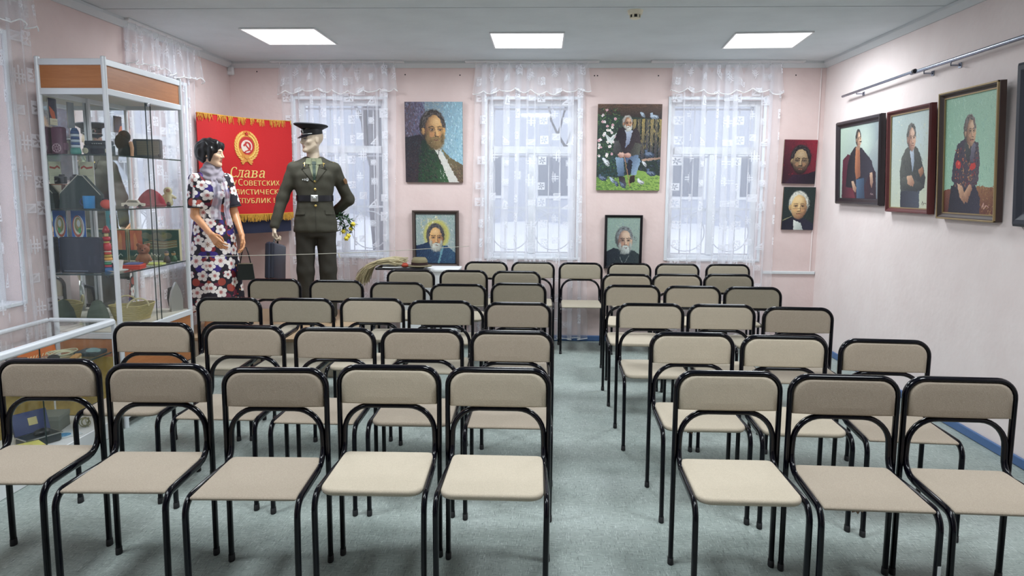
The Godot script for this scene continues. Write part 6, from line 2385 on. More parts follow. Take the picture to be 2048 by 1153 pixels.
	sans.font_names = PackedStringArray(["Droid Sans"])
	cloth_text("Слава", serif, 0.135, 0.0, 0.525, 0.2, 1.0, "lettering", o)
	cloth_text("СОЮЗУ", sans, 0.068, -0.262, 0.625, 0.0, 1.15, "lettering", o)
	cloth_text("С", sans, 0.088, -0.082, 0.619, 0.0, 1.15, "lettering", o)
	cloth_text("ОВЕТСКИХ", sans, 0.068, 0.15, 0.625, 0.0, 1.2, "lettering", o)
	cloth_text("СОЦИАЛИСТИЧЕСКИХ", sans, 0.068, 0.0, 0.712, 0.0, 1.25, "lettering", o)
	cloth_text("РЕСПУБЛИК !", sans, 0.068, 0.03, 0.797, 0.0, 1.25, "lettering", o)
	# a dark cloth hangs behind and below it
	mb = MB.new()
	mb.sheet(func(u, v): return ban(0.16 + u * 0.83, 0.86 + v * 0.26, -0.03), 24, 8)
	mb.sheet(func(u, v): return ban(0.16 + u * 0.83, 0.86 + v * 0.26, -0.036), 24, 8)
	o = obj("navy_cloth", mb, M.navy_cloth)
	tag(o, "dark navy cloth hanging below the red banner", "cloth")


func build_side_table() -> void:
	var o := thing("white_table", "white table behind the fifth row under the halo portrait", "table", Vector3(-1.125, 0, -7.46))
	var mb := MB.new()
	mb.span(Vector3(-0.30, 0.775, -0.17), Vector3(0.30, 0.8, 0.17), 0.004)
	obj("table_top", mb, M.white, o)
	mb = MB.new()
	mb.span(Vector3(-0.285, 0.0, 0.14), Vector3(0.285, 0.775, 0.155), 0.002)
	obj("front_panel", mb, M.white, o)
	for s in [-1.0, 1.0]:
		mb = MB.new()
		mb.span(Vector3(s * 0.285, 0, -0.155), Vector3(s * 0.268, 0.775, 0.14), 0.002)
		obj("side_panel", mb, M.white, o)
	# black board lying on it
	o = thing("black_board", "black board with a white sheet on the white table", "board", Vector3(-1.39, 0.8, -7.36))
	mb = MB.new()
	mb.box(Vector3(0, 0.011, 0), Vector3(0.47, 0.022, 0.36), 0.005)
	obj("slab", mb, M.black, o)
	mb = MB.new()
	mb.t = Transform3D(Basis(Vector3.UP, 0.15), Vector3(-0.02, 0.024, 0.06))
	mb.box(Vector3.ZERO, Vector3(0.32, 0.004, 0.2))
	obj("paper", mb, M.white, o)
	# khaki strands
	var g := rnd(91)
	mb = MB.new()
	mb.colored = true
	for i in 210:
		var k := g.randf()
		mb.col = c8(166 + k * 36, 156 + k * 34, 122 + k * 32).srgb_to_linear()
		var z := g.randf_range(-0.15, 0.16)
		var y0 := 0.032 + g.randf() * 0.045
		var reach := g.randf_range(0.1, 0.2)
		var dropy := g.randf_range(0.04, 0.16)
		var x0 := g.randf_range(-0.06, 0.045)
		var w1 := g.randf_range(-0.02, 0.02)
		var cy := g.randf_range(-0.012, 0.016)
		mb.tube(PackedVector3Array([Vector3(x0, y0 + 0.01 + cy, z), Vector3(x0 * 0.3 - 0.1, y0 + 0.022 + w1 * 0.4, z + w1), Vector3(-0.22, y0 + 0.01, z + w1), Vector3(-0.25 - reach * 0.45, y0 - 0.03, z - w1), Vector3(-0.25 - reach * 0.85, y0 - 0.05 - dropy * 0.6, z + w1 * 2), Vector3(-0.25 - reach, y0 - 0.06 - dropy, z)]), 0.0035, 4, false)
	o = thing("string_bundle", "bundle of khaki strings drooping off the black board", "string bundle", Vector3(-1.39, 0.8, -7.36))
	var st := obj("strings", mb, M.vertex, o)
	st.set_meta("kind", "stuff")
	# an old brimmed hat
	o = thing("brimmed_hat", "old olive brimmed hat with a dark band on the black board", "hat", Vector3(-1.21, 0.8245, -7.3))
	mb = MB.new()
	mb.lathe([Vector2(0.055, 0.0), Vector2(0.12, 0.004), Vector2(0.125, 0.01), Vector2(0.12, 0.012), Vector2(0.078, 0.018)], 28)
	obj("brim", mb, mat(108, 100, 78, 0.9), o)
	mb = MB.new()
	mb.lathe([Vector2(0.08, 0.014), Vector2(0.079, 0.06), Vector2(0.06, 0.09), Vector2(0.025, 0.082), Vector2(0.0, 0.078)], 28)
	obj("crown", mb, mat(120, 112, 86, 0.9), o)
	mb = MB.new()
	mb.lathe([Vector2(0.0815, 0.016), Vector2(0.0812, 0.045)], 28)
	obj("band", mb, mat(50, 30, 28, 0.8), o)
	mb = MB.new()
	mb.lathe([Vector2(0.0, 0.0), Vector2(0.03, 0.0), Vector2(0.034, 0.02), Vector2(0.02, 0.036), Vector2(0.0, 0.038)], 14)
	o = thing("red_pouch", "small brick-red pouch beside the old hat", "pouch", Vector3(-1.34, 0.829, -7.22))
	obj("bag", mb, mat(166, 66, 46, 0.8), o)
	mb = MB.new()
	mb.tube(arc(Vector3(0, 0.037, 0), Vector3.RIGHT, Vector3.BACK, 0.016, 0, TAU, 12), 0.004, 5, false)
	obj("drawstring", mb, mat(120, 40, 32, 0.8), o)


# ---- the tall glass cabinet and its exhibits ----

const CX0 := -3.183
const CX1 := -2.757
const CZ0 := -5.70
const CZ1 := -4.72


func shelf(called: String, y: float, x0: float, x1: float, z0: float, z1: float, o: Node3D) -> void:
	var mb := MB.new()
	mb.span(Vector3(x0, y - 0.008, z0), Vector3(x1, y, z1))
	var s := obj(called, mb, M.shelf_glass, o)
	mb = MB.new()
	mb.span(Vector3(x0, y - 0.008, z1), Vector3(x1, y + 0.0005, z1 + 0.003))
	mb.span(Vector3(x1, y - 0.008, z0), Vector3(x1 + 0.003, y + 0.0005, z1 + 0.003))
	obj("glass_edge", mb, M.glass_edge, s)


func build_cabinet() -> void:
	var o := thing("display_cabinet", "tall aluminium and glass display cabinet with wooden fascia", "cabinet")
	var mb: MB
	for x in [CX0, CX1]:
		for z in [CZ0, CZ1]:
			mb = MB.new()
			mb.lathe([Vector2(0.0, 0.0), Vector2(0.0165, 0.0), Vector2(0.0165, 2.395), Vector2(0.013, 2.4), Vector2(0.0, 2.4)], 14, Vector3(x, 0, z))
			obj("post", mb, M.alu, o)
	mb = MB.new()
	mb.span(Vector3(CX0 + 0.006, 0.0, -5.215), Vector3(CX0 + 0.024, 2.2, -5.19), 0.002)
	obj("mullion", mb, M.alu, o)
	# rails above and below the wooden panels, at the top and at the foot
	for y in [[2.345, 2.385], [2.165, 2.205], [0.60, 0.64], [0.06, 0.1]]:
		for r in [[Vector3(CX0, y[0], CZ1 - 0.012), Vector3(CX1, y[1], CZ1 + 0.012)], [Vector3(CX0, y[0], CZ0 - 0.012), Vector3(CX1, y[1], CZ0 + 0.012)], [Vector3(CX1 - 0.012, y[0], CZ0), Vector3(CX1 + 0.012, y[1], CZ1)], [Vector3(CX0 - 0.012, y[0], CZ0), Vector3(CX0 + 0.012, y[1], CZ1)]]:
			mb = MB.new()
			mb.span(r[0], r[1], 0.003)
			obj("rail", mb, M.alu, o)
	for y in [[2.205, 2.345], [0.1, 0.6]]:
		for r in [[Vector3(CX0, y[0], CZ1 - 0.004), Vector3(CX1, y[1], CZ1 + 0.003)], [Vector3(CX1 - 0.004, y[0], CZ0), Vector3(CX1 + 0.003, y[1], CZ1)], [Vector3(CX0, y[0], CZ0 - 0.003), Vector3(CX1, y[1], CZ0 + 0.004)]]:
			mb = MB.new()
			mb.span(r[0], r[1])
			obj("wood_panel", mb, M.cherry, o)
	mb = MB.new()
	mb.span(Vector3(CX0 + 0.01, 2.195, CZ0 + 0.01), Vector3(CX1 - 0.01, 2.205, CZ1 - 0.01))
	obj("ceiling_board", mb, mat(196, 190, 176, 0.7), o)
	mb = MB.new()
	mb.span(Vector3(CX0 + 0.01, 0.63, CZ0 + 0.01), Vector3(CX1 - 0.01, 0.645, CZ1 - 0.01))
	obj("floor_board", mb, mat(196, 190, 176, 0.7), o)
	# mirror back, glass on the other sides; the long side is two sliding doors
	mb = MB.new()
	mb.span(Vector3(CX0 - 0.002, 0.64, CZ0 + 0.015), Vector3(CX0 + 0.003, 2.165, CZ1 - 0.015))
	obj("mirror_back", mb, M.mirror, o)
	mb = MB.new()
	mb.span(Vector3(CX0 + 0.016, 0.64, CZ1 - 0.002), Vector3(CX1 - 0.016, 2.165, CZ1 + 0.002))
	obj("pane", mb, M.pane, o)
	mb = MB.new()
	mb.span(Vector3(CX0 + 0.016, 0.64, CZ0 - 0.002), Vector3(CX1 - 0.016, 2.165, CZ0 + 0.002))
	obj("pane", mb, M.pane, o)
	for d in [[CZ1 - 0.016, -5.25, 0.004], [-5.2, CZ0 + 0.016, -0.004]]:
		mb = MB.new()
		mb.span(Vector3(CX1 + d[2] - 0.002, 0.64, d[1]), Vector3(CX1 + d[2] + 0.002, 2.165, d[0]))
		var dr := obj("glass_door", mb, M.pane, o)
		mb = MB.new()
		var e: float = d[1] if d[2] > 0 else d[0]
		mb.span(Vector3(CX1 + d[2] - 0.003, 0.64, e - 0.002), Vector3(CX1 + d[2] + 0.003, 2.165, e + 0.002))
		obj("glass_edge", mb, M.glass_edge, dr)
	mb = MB.new()
	mb.box(Vector3(CX1 + 0.004, 2.155, -5.22), Vector3(0.02, 0.022, 0.03), 0.004)
	obj("lock", mb, M.chrome, o)
	for y in [1.795, 1.445, 1.025]:
		shelf("glass_shelf", y, CX0 + 0.012, CX1 - 0.012, CZ0 + 0.012, CZ1 - 0.012, o)
	build_exhibits()


func card_texture(kind: int) -> ImageTexture:
	var v: Canvas
	match kind:
		0:
			v = Canvas.new(96, 192, c8(44, 46, 70), 61)
			v.poly([0.1, 0.75, 1, 0.75, 1, 1, 0.1, 1], c8(206, 202, 176))
			v.poly([0.1, 0.3, 0.3, 0.35, 0.7, 0.5, 0.8, 0.75, 0.4, 0.76, 0.2, 0.6], c8(196, 96, 58))
			v.line([0.4, 0.85, 0.9, 0.84], 0.03, c8(140, 130, 100))
		1:
			v = Canvas.new(96, 160, c8(66, 70, 92), 62)
			v.poly([0.5, 1, 0.75, 0.6, 1, 0.55, 1, 1], c8(206, 116, 90))
		2:
			v = Canvas.new(80, 220, c8(116, 126, 132), 63)
		3:
			v = Canvas.new(128, 256, c8(38, 98, 178), 64)
			v.oval(0.5, 0.28, 0.4, 0.2, c8(206, 216, 220))
			for k in 5:
				v.oval(0.42 + k * 0.02, 0.26 - k * 0.012, 0.36 - k * 0.06, 0.18 - k * 0.03, [c8(170, 84, 66), c8(214, 206, 190), c8(120, 132, 90), c8(176, 156, 100), c8(206, 214, 214)][k], 0.5)
			v.oval(0.56, 0.33, 0.1, 0.05, c8(90, 170, 110))
			for k in 4:
				v.line([0.2 + k * 0.06, 0.58 + k * 0.06, 0.85, 0.58 + k * 0.06], 0.02, c8(130, 176, 222))
		4:
			v = Canvas.new(320, 200, c8(40, 82, 70), 65)
			v.poly([0.03, 0.04, 0.27, 0.04, 0.27, 0.66, 0.03, 0.66], c8(206, 104, 78))
			v.poly([0.1, 0.2, 0.13, 0.1, 0.16, 0.3, 0.2, 0.66, 0.1, 0.66], c8(232, 150, 104))
			for k in 5:
				v.oval(0.34 + k * 0.11, 0.2 + (k % 2) * 0.06, 0.08, 0.1, c8(112, 118, 96))
			for k in 6:
				v.line([0.3, 0.42 + k * 0.04, 0.45 + k * 0.02, 0.36 + k * 0.05, 0.7, 0.4 + k * 0.04, 0.95, 0.34 + k * 0.04], 0.007, [c8(200, 150, 92), c8(222, 206, 160)][k % 2])
			v.line([0.1, 0.85, 0.14, 0.78, 0.18, 0.86, 0.26, 0.74, 0.3, 0.84], 0.012, c8(230, 232, 220))
			v.line([0.42, 0.86, 0.44, 0.74, 0.47, 0.86, 0.5, 0.78, 0.54, 0.86, 0.56, 0.78, 0.6, 0.86, 0.62, 0.79], 0.012, c8(230, 232, 220))
			v.line([0, 0.01, 1, 0.01, 0.998, 0.99, 0, 0.99, 0, 0.01], 0.012, c8(222, 214, 186))
		5:
			v = Canvas.new(96, 140, c8(62, 138, 148), 66)
			v.oval(0.55, 0.35, 0.14, 0.13, c8(120, 62, 60))
			v.poly([0.45, 0.48, 0.65, 0.48, 0.7, 0.8, 0.55, 0.6, 0.42, 0.82], c8(110, 54, 70))
			v.oval(0.85, 0.3, 0.1, 0.1, c8(230, 230, 230))
		6:
			v = Canvas.new(120, 180, c8(212, 214, 186), 67)
			v.line([0.1, 0.14, 0.3, 0.1, 0.5, 0.14, 0.9, 0.12], 0.05, c8(176, 74, 60))
			for k in 4:
				v.line([0.2, 0.3 + k * 0.09, 0.85, 0.3 + k * 0.09], 0.015, c8(150, 160, 150))
		7:
			v = Canvas.new(160, 120, c8(226, 222, 120), 68)
			v.dab_area(0, 0, 1, 1, [c8(206, 96, 60), c8(130, 170, 70), c8(236, 232, 150)], 26, 10, 2, 0.4)
		8:
			v = Canvas.new(200, 140, c8(214, 226, 232), 69)
			v.oval(0.5, 0.5, 0.26, 0.3, c8(70, 150, 200))
			v.dab_area(0.2, 0.3, 0.8, 0.7, [c8(60, 120, 180), c8(150, 200, 226)], 20, 8, 2)
		9:
			v = Canvas.new(200, 120, c8(214, 110, 36), 70)
			for k in 12:
				v.line([0.05 + k * 0.08, 0.95, 0.09 + k * 0.08, 0.82], 0.02, c8(236, 214, 170))
	return v.texture()


# a printed card or box whose face looks along +z; its foot is at the origin
func card(called: String, label: String, category: String, at: Vector3, turn: float, w: float, h: float, d: float, t: Texture2D, side: Material, tilt := 0.0) -> Node3D:
	var o := thing(called, label, category, at, turn)
	o.rotation.x = tilt
	var mb := MB.new()
	mb.span(Vector3(-w / 2, 0, -d), Vector3(w / 2, h, -0.0008), minf(0.002, d * 0.3))
	obj("back", mb, side, o)
	mb = MB.new()
	var f := 0
	for p in [[-1, 1, 0, 0], [1, 1, 1, 0], [1, 0, 1, 1], [-1, 0, 0, 1]]:
		mb.add(Vector3(p[0] * w / 2, p[1] * h, 0), Vector3(0, 0, 1), Vector2(p[2], p[3]))
	mb.quad(f, f + 1, f + 2, f + 3)
	var m := tex_mat(t, 0.5)
	m.texture_repeat = false
	obj("print", mb, m, o)
	return o


func build_exhibits() -> void:
	var mb: MB
	var o: Node3D
	var s1 := 1.796
	var s2 := 1.446
	var s3 := 1.026
	var s4 := 0.646
	var plain := mat(200, 196, 186, 0.8)
	# top shelf
	card("picture_card", "picture card with an orange figure high in the cabinet's near end", "card", Vector3(-3.177, 1.985, -4.83), PI / 2, 0.085, 0.17, 0.003, card_texture(0), plain)
	card("picture_card", "dark picture card with an orange corner on the cabinet's mirror", "card", Vector3(-3.177, 1.99, -5.58), PI / 2, 0.1, 0.12, 0.003, card_texture(1), plain)
	card("picture_card", "narrow grey card high on the cabinet's mirror", "card", Vector3(-3.177, 1.98, -5.02), PI / 2, 0.07, 0.17, 0.003, card_texture(2), plain)
	o = thing("upright_toy", "maroon upright toy with a pale wheel on the top shelf", "toy", Vector3(-3.135, s1, -4.81))
	mb = MB.new()
	mb.box(Vector3(0, 0.088, 0), Vector3(0.075, 0.175, 0.06), 0.01)
	mb.box(Vector3(0.042, 0.05, 0), Vector3(0.02, 0.05, 0.04), 0.005)
	obj("case", mb, mat(88, 46, 70, 0.5), o)
	mb = MB.new()
	for k in 8:
		mb.t = Transform3D(Basis(Vector3(0, 0, 1), TAU * k / 8), Vector3(0, 0.04, 0.031))
		mb.box(Vector3(0.016, 0, 0), Vector3(0.018, 0.004, 0.003))
	mb.t = Transform3D(Basis(), Vector3(0, 0.04, 0.031))
	mb.tube(arc(Vector3.ZERO, Vector3.RIGHT, Vector3.UP, 0.027, 0, TAU, 20), 0.003, 5, false)
	obj("dial", mb, mat(176, 150, 160, 0.5), o)
	o = thing("striped_jar", "blue and white striped jar on the top shelf", "jar", Vector3(-3.06, s1, -4.86))
	for k in 6:
		mb = MB.new()
		mb.lathe([Vector2(0.0, 0.045 + k * 0.018), Vector2(0.027, 0.045 + k * 0.018), Vector2(0.028 - k * 0.0008, 0.063 + k * 0.018), Vector2(0.0, 0.063 + k * 0.018)], 18)
		obj("stripe", mb, mat(58, 84, 130, 0.6) if k % 2 else mat(190, 204, 214, 0.6), o)
	mb = MB.new()
	mb.lathe([Vector2(0.0, 0.153), Vector2(0.024, 0.153), Vector2(0.014, 0.172), Vector2(0.0, 0.174)], 18)
	obj("lid", mb, mat(44, 76, 116, 0.6), o)
	mb = MB.new()
	mb.lathe([Vector2(0.0, 0.0), Vector2(0.03, 0.0), Vector2(0.034, 0.02), Vector2(0.028, 0.045), Vector2(0.0, 0.045)], 18)
	obj("foot", mb, mat(70, 140, 130, 0.6), o)
	o = thing("cassette_player", "dark cassette player with two pale round grilles on the top shelf", "cassette player", Vector3(-2.985, s1, -5.0))
	mb = MB.new()
	mb.box(Vector3(0, 0.035, 0), Vector3(0.19, 0.07, 0.06), 0.006)
	mb.box(Vector3(0, 0.085, 0), Vector3(0.18, 0.03, 0.05), 0.006)
	obj("case", mb, mat(58, 66, 74, 0.4), o)
	for s in [-1.0, 1.0]:
		mb = MB.new()
		mb.t = Transform3D(Basis(Vector3.RIGHT, PI / 2), Vector3(s * 0.078, 0.033, 0.031))
		mb.lathe([Vector2(0.02, 0.0), Vector2(0.02, 0.004), Vector2(0.016, 0.006), Vector2(0.0, 0.006)], 16)
		for k in 3:
			mb.box(Vector3(0, 0.007, -0.01 + k * 0.01), Vector3(0.034, 0.003, 0.004))
		obj("grille", mb, mat(214, 210, 184, 0.5), o)
	mb = MB.new()
	mb.box(Vector3(0, 0.03, 0.031), Vector3(0.09, 0.035, 0.004), 0.001)
	obj("cassette_door", mb, mat(24, 28, 46, 0.3), o)
	for k in 5:
		mb = MB.new()
		mb.box(Vector3(-0.03 + k * 0.015, 0.08, 0.027), Vector3(0.009, 0.008, 0.008), 0.002)
		obj("key", mb, M.silver, o)
	o = thing("doll", "doll with long black hair seen from behind on the top shelf", "doll", Vector3(-2.885, s1, -5.13), 0.3)
	mb = MB.new()
	mb.lathe([Vector2(0.0, 0.0), Vector2(0.045, 0.0), Vector2(0.042, 0.04), Vector2(0.03, 0.1), Vector2(0.02, 0.12), Vector2(0.0, 0.12)], 16)
	obj("dress", mb, mat(16, 15, 20, 0.8), o)
	mb = MB.new()
	mb.ellipsoid(Vector3(0, 0.135, -0.005), Vector3(0.042, 0.045, 0.042))
	mb.ellipsoid(Vector3(-0.012, 0.1, 0.012), Vector3(0.046, 0.06, 0.035))
	obj("hair", mb, mat(12, 11, 15, 0.85), o)
	mb = MB.new()
	mb.tube(PackedVector3Array([Vector3(0.04, 0.1, 0.01), Vector3(0.05, 0.06, 0.015), Vector3(0.047, 0.004, 0.015)]), 0.014, 10, true, 0.011)
	obj("arm", mb, mat(216, 164, 126, 0.5), o)
	o = thing("portable_radio", "grey portable radio with a beige grille on the top shelf", "radio", Vector3(-2.875, s1, -5.42), 0.25)
	mb = MB.new()
	mb.box(Vector3(0, 0.068, 0), Vector3(0.19, 0.136, 0.06), 0.008)
	obj("case", mb, mat(74, 80, 84, 0.4), o)
	mb = MB.new()
	mb.box(Vector3(0.008, 0.072, 0.031), Vector3(0.15, 0.1, 0.004), 0.001)
	var gr := obj("grille", mb, mat(142, 136, 116, 0.5), o)
	mb = MB.new()
	for k in 8:
		mb.box(Vector3(0.008, 0.03 + k * 0.012, 0.034), Vector3(0.148, 0.003, 0.002))
	obj("slots", mb, mat(86, 84, 78, 0.5), gr)
	mb = MB.new()
	mb.ellipsoid(Vector3(0.085, 0.02, 0.036), Vector3(0.012, 0.012, 0.006))
	obj("knob", mb, M.black, o)
	# second shelf
	o = thing("pointed_cap", "dark green folded pointed cap standing on the second shelf", "cap", Vector3(-3.03, s2, -4.85), 0.12)
	mb = MB.new()
	mb.prism(PackedVector2Array([Vector2(-0.14, 0.0), Vector2(0.13, 0.0), Vector2(0.125, 0.09), Vector2(0.02, 0.215), Vector2(-0.012, 0.22), Vector2(-0.13, 0.1)]), -0.025, 0.025)
	obj("felt", mb, mat(44, 58, 58, 0.9), o)
	mb = MB.new()
	mb.tube(PackedVector3Array([Vector3(-0.13, 0.1, 0.026), Vector3(-0.012, 0.22, 0.026), Vector3(0.02, 0.215, 0.026), Vector3(0.125, 0.09, 0.026)]), 0.003, 5)
	obj("piping", mb, mat(176, 176, 164, 0.8), o)
	o = thing("book", "thin crimson book at the bottom of the stack in the cabinet", "book", Vector3(-3.125, s2, -4.95), 0.1, "stacked books in the cabinet")
	mb = MB.new()
	mb.box(Vector3(0, 0.02, 0), Vector3(0.09, 0.04, 0.12), 0.003)
	obj("cover", mb, mat(178, 54, 62, 0.6), o)
	mb = MB.new()
	mb.box(Vector3(0.003, 0.02, 0.002), Vector3(0.088, 0.03, 0.12))
	obj("pages", mb, mat(226, 222, 212, 0.8), o)
	o = thing("book", "thick brown book under the small black camera in the cabinet", "book", Vector3(-3.125, s2 + 0.0405, -4.95), 0.0, "stacked books in the cabinet")
	mb = MB.new()
	mb.box(Vector3(0, 0.06, 0), Vector3(0.085, 0.12, 0.12), 0.003)
	obj("cover", mb, mat(150, 84, 62, 0.6), o)
	mb = MB.new()
	mb.box(Vector3(0.002, 0.06, 0.002), Vector3(0.084, 0.108, 0.12))
	obj("pages", mb, mat(206, 196, 176, 0.8), o)
	o = thing("film_camera", "small black film camera on a stack of books in the cabinet", "camera", Vector3(-3.125, s2 + 0.162, -4.95), 0.1)
	mb = MB.new()
	mb.box(Vector3(0, 0.025, 0), Vector3(0.08, 0.05, 0.03), 0.005)
	mb.box(Vector3(-0.01, 0.055, 0), Vector3(0.03, 0.015, 0.025), 0.003)
	obj("body", mb, mat(44, 42, 54, 0.4), o)
	mb = MB.new()
	mb.t = Transform3D(Basis(Vector3.RIGHT, PI / 2), Vector3(0.005, 0.024, 0.015))
	mb.lathe([Vector2(0.017, 0.0), Vector2(0.017, 0.018), Vector2(0.013, 0.018), Vector2(0.0, 0.012)], 16)
	obj("lens", mb, M.black, o)
	card("booklet", "cream booklet with a red heading standing on the second shelf", "booklet", Vector3(-3.07, s2, -4.98), 0.1, 0.09, 0.31, 0.006, card_texture(6), plain)
	o = thing("blue_mug", "bright blue plastic mug on the second shelf", "mug", Vector3(-2.945, s2, -4.778))
	mb = MB.new()
	mb.lathe([Vector2(0.0, 0.004), Vector2(0.034, 0.004), Vector2(0.036, 0.085), Vector2(0.033, 0.085), Vector2(0.031, 0.012), Vector2(0.0, 0.012)], 18)
	obj("cup", mb, mat(42, 130, 190, 0.4), o)
	mb = MB.new()
	mb.tube(arc(Vector3(-0.034, 0.045, 0), Vector3.LEFT, Vector3.UP, 0.024, -1.5, 1.5, 12), 0.005, 6)
	obj("handle", mb, mat(34, 44, 88, 0.4), o)
	o = thing("coin_purse", "coral red oval purse with a dark clasp on the second shelf", "purse", Vector3(-2.862, s2, -4.84))
	mb = MB.new()
	mb.ellipsoid(Vector3(0, 0.032, 0), Vector3(0.046, 0.032, 0.028))
	obj("pouch", mb, mat(206, 84, 70, 0.6), o)
	mb = MB.new()
	mb.box(Vector3(0, 0.062, 0), Vector3(0.06, 0.012, 0.02), 0.003)
	obj("clasp", mb, mat(34, 30, 40, 0.4), o)
	o = thing("toy_car", "cream toy saloon car on the second shelf", "toy car", Vector3(-2.84, s2, -5.12), 0.3)
	mb = MB.new()
	mb.prism(PackedVector2Array([Vector2(-0.072, 0.012), Vector2(0.07, 0.012), Vector2(0.072, 0.03), Vector2(0.04, 0.034), Vector2(0.026, 0.054), Vector2(-0.03, 0.056), Vector2(-0.046, 0.036), Vector2(-0.072, 0.034)]), -0.026, 0.026)
	obj("body", mb, mat(222, 218, 200, 0.3), o)
	mb = MB.new()
	mb.prism(PackedVector2Array([Vector2(0.034, 0.036), Vector2(0.024, 0.05), Vector2(-0.027, 0.052), Vector2(-0.04, 0.038)]), -0.0265, 0.0265)
	obj("windows", mb, mat(120, 124, 110, 0.2), o)
	for x in [-0.044, 0.044]:
		for z in [-0.024, 0.024]:
			mb = MB.new()
			mb.t = Transform3D(Basis(Vector3.RIGHT, PI / 2), Vector3(x, 0.012, z))
			mb.lathe([Vector2(0.0, -0.004), Vector2(0.012, -0.004), Vector2(0.012, 0.004), Vector2(0.0, 0.004)], 12)
			obj("wheel", mb, M.matte_black, o)
	o = thing("knitted_cap", "crimson knitted cap on the second shelf", "cap", Vector3(-2.88, s2, -5.43), 0.5)
	mb = MB.new()
	var g := rnd(101)
	var ph := g.randf() * TAU
	mb.sheet(func(u: float, v: float):
		var th := u * TAU
		var a := v * PI * 0.5
		var r := 0.082 * cos(a) * (1.0 + 0.08 * sin(th * 3.0 + ph)) + 0.001
		return Vector3(cos(th) * r * 1.15, sin(a) * 0.115 * (1.0 + 0.12 * sin(th * 2.0)), sin(th) * r), 32, 12)
	obj("crown", mb, mat(156, 26, 50, 0.85), o)
	mb = MB.new()
	mb.tube(arc(Vector3(0, 0.012, 0), Vector3.RIGHT * 1.12, Vector3.BACK, 0.084, 0, TAU, 28), 0.011, 8, false)
	obj("brim", mb, mat(140, 22, 44, 0.85), o)
	o = thing("toy_shoe", "tiny dark brown shoe between the red cap and the rubber doll", "shoe", Vector3(-2.80, s2, -5.53), 0.5)
	mb = MB.new()
	mb.ellipsoid(Vector3(0, 0.013, 0.01), Vector3(0.016, 0.013, 0.036))
	mb.ellipsoid(Vector3(0, 0.018, -0.012), Vector3(0.013, 0.016, 0.016))
	obj("upper", mb, mat(62, 28, 30, 0.5), o)
	mb = MB.new()
	mb.box(Vector3(0, 0.0025, 0.008), Vector3(0.03, 0.005, 0.075), 0.002)
	obj("sole", mb, M.matte_black, o)
	o = thing("rubber_doll", "cream rubber doll in a hood on the second shelf", "doll", Vector3(-2.84, s2 + 0.003, -5.61), 0.5)
	mb = MB.new()
	nets(mb, func(p: Vector3): return smin(smin(smin(cap(p, Vector3(0, 0.03, 0), Vector3(0, 0.07, 0), 0.032, 0.024), (p - Vector3(0, 0.11, 0)).length() - 0.031, 0.012), cap(Vector3(absf(p.x), p.y, p.z), Vector3(0.024, 0.075, 0), Vector3(0.047, 0.06, 0.01), 0.012, 0.011), 0.008), cap(Vector3(absf(p.x), p.y, p.z), Vector3(0.015, 0.03, 0), Vector3(0.017, 0.012, 0.006), 0.017, 0.014), 0.008), Vector3(-0.07, -0.01, -0.05), Vector3(0.07, 0.15, 0.05), 0.005)
	obj("body", mb, mat(222, 212, 168, 0.5), o)
	mb = MB.new()
	mb.ellipsoid(Vector3(0, 0.113, 0.021), Vector3(0.018, 0.017, 0.012))
	obj("face", mb, mat(176, 132, 104, 0.5), o)
	# third shelf
	o = thing("attache_case", "flat navy attache case standing on the third shelf", "case", Vector3(-3.03, s3, -4.8))
	mb = MB.new()
	mb.box(Vector3(0, 0.118, 0), Vector3(0.275, 0.235, 0.05), 0.008)
	obj("shell", mb, mat(26, 34, 54, 0.5), o)
	mb = MB.new()
	mb.box(Vector3(-0.03, 0.014, 0.026), Vector3(0.16, 0.006, 0.003))
	obj("trim", mb, mat(90, 100, 118, 0.4), o)
	card("booklet", "tall blue booklet with a swirl emblem on the third shelf", "booklet", Vector3(-3.115, s3, -4.92), 0.05, 0.095, 0.405, 0.008, card_texture(3), plain)
	card("picture_card", "teal picture card with figures on the cabinet's mirror", "card", Vector3(-3.177, 1.28, -5.4), PI / 2, 0.11, 0.14, 0.003, card_texture(5), plain)
	o = thing("stacking_toy", "tall stacking pyramid toy with a red clown head", "toy", Vector3(-2.888, s3, -4.85))
	var y := 0.0
	for r in [[0.034, 0.034, 52, 110, 170], [0.033, 0.016, 196, 64, 82], [0.032, 0.02, 46, 140, 104], [0.027, 0.008, 228, 226, 214], [0.03, 0.02, 222, 160, 70], [0.028, 0.02, 176, 150, 50], [0.026, 0.016, 196, 60, 50], [0.025, 0.008, 228, 220, 200], [0.027, 0.052, 190, 44, 56], [0.018, 0.014, 216, 206, 120], [0.026, 0.028, 180, 36, 54], [0.014, 0.026, 206, 196, 140]]:
		mb = MB.new()
		mb.lathe([Vector2(0.0, y), Vector2(r[0] * 0.86, y), Vector2(r[0], y + r[1] * 0.35), Vector2(r[0], y + r[1] * 0.65), Vector2(r[0] * 0.86, y + r[1]), Vector2(0.0, y + r[1])], 18)
		obj("ring", mb, mat(r[2], r[3], r[4], 0.35), o)
		y += r[1]
	mb = MB.new()
	mb.lathe([Vector2(0.0, y), Vector2(0.024, y), Vector2(0.022, y + 0.02), Vector2(0.01, y + 0.044), Vector2(0.0, y + 0.048)], 18)
	obj("hat", mb, mat(150, 30, 44, 0.35), o)
	o = thing("saucer", "white saucer on the third shelf", "saucer", Vector3(-2.83, s3, -4.86))
	mb = MB.new()
	mb.lathe([Vector2(0.0, 0.001), Vector2(0.032, 0.001), Vector2(0.066, 0.014), Vector2(0.064, 0.016), Vector2(0.03, 0.005), Vector2(0.0, 0.005)], 26)
	obj("dish", mb, mat(236, 234, 230, 0.2), o)
	o = thing("tea_cup", "white cup with a dark dancing figure on the saucer", "cup", Vector3(-2.83, s3 + 0.0055, -4.86))
	mb = MB.new()
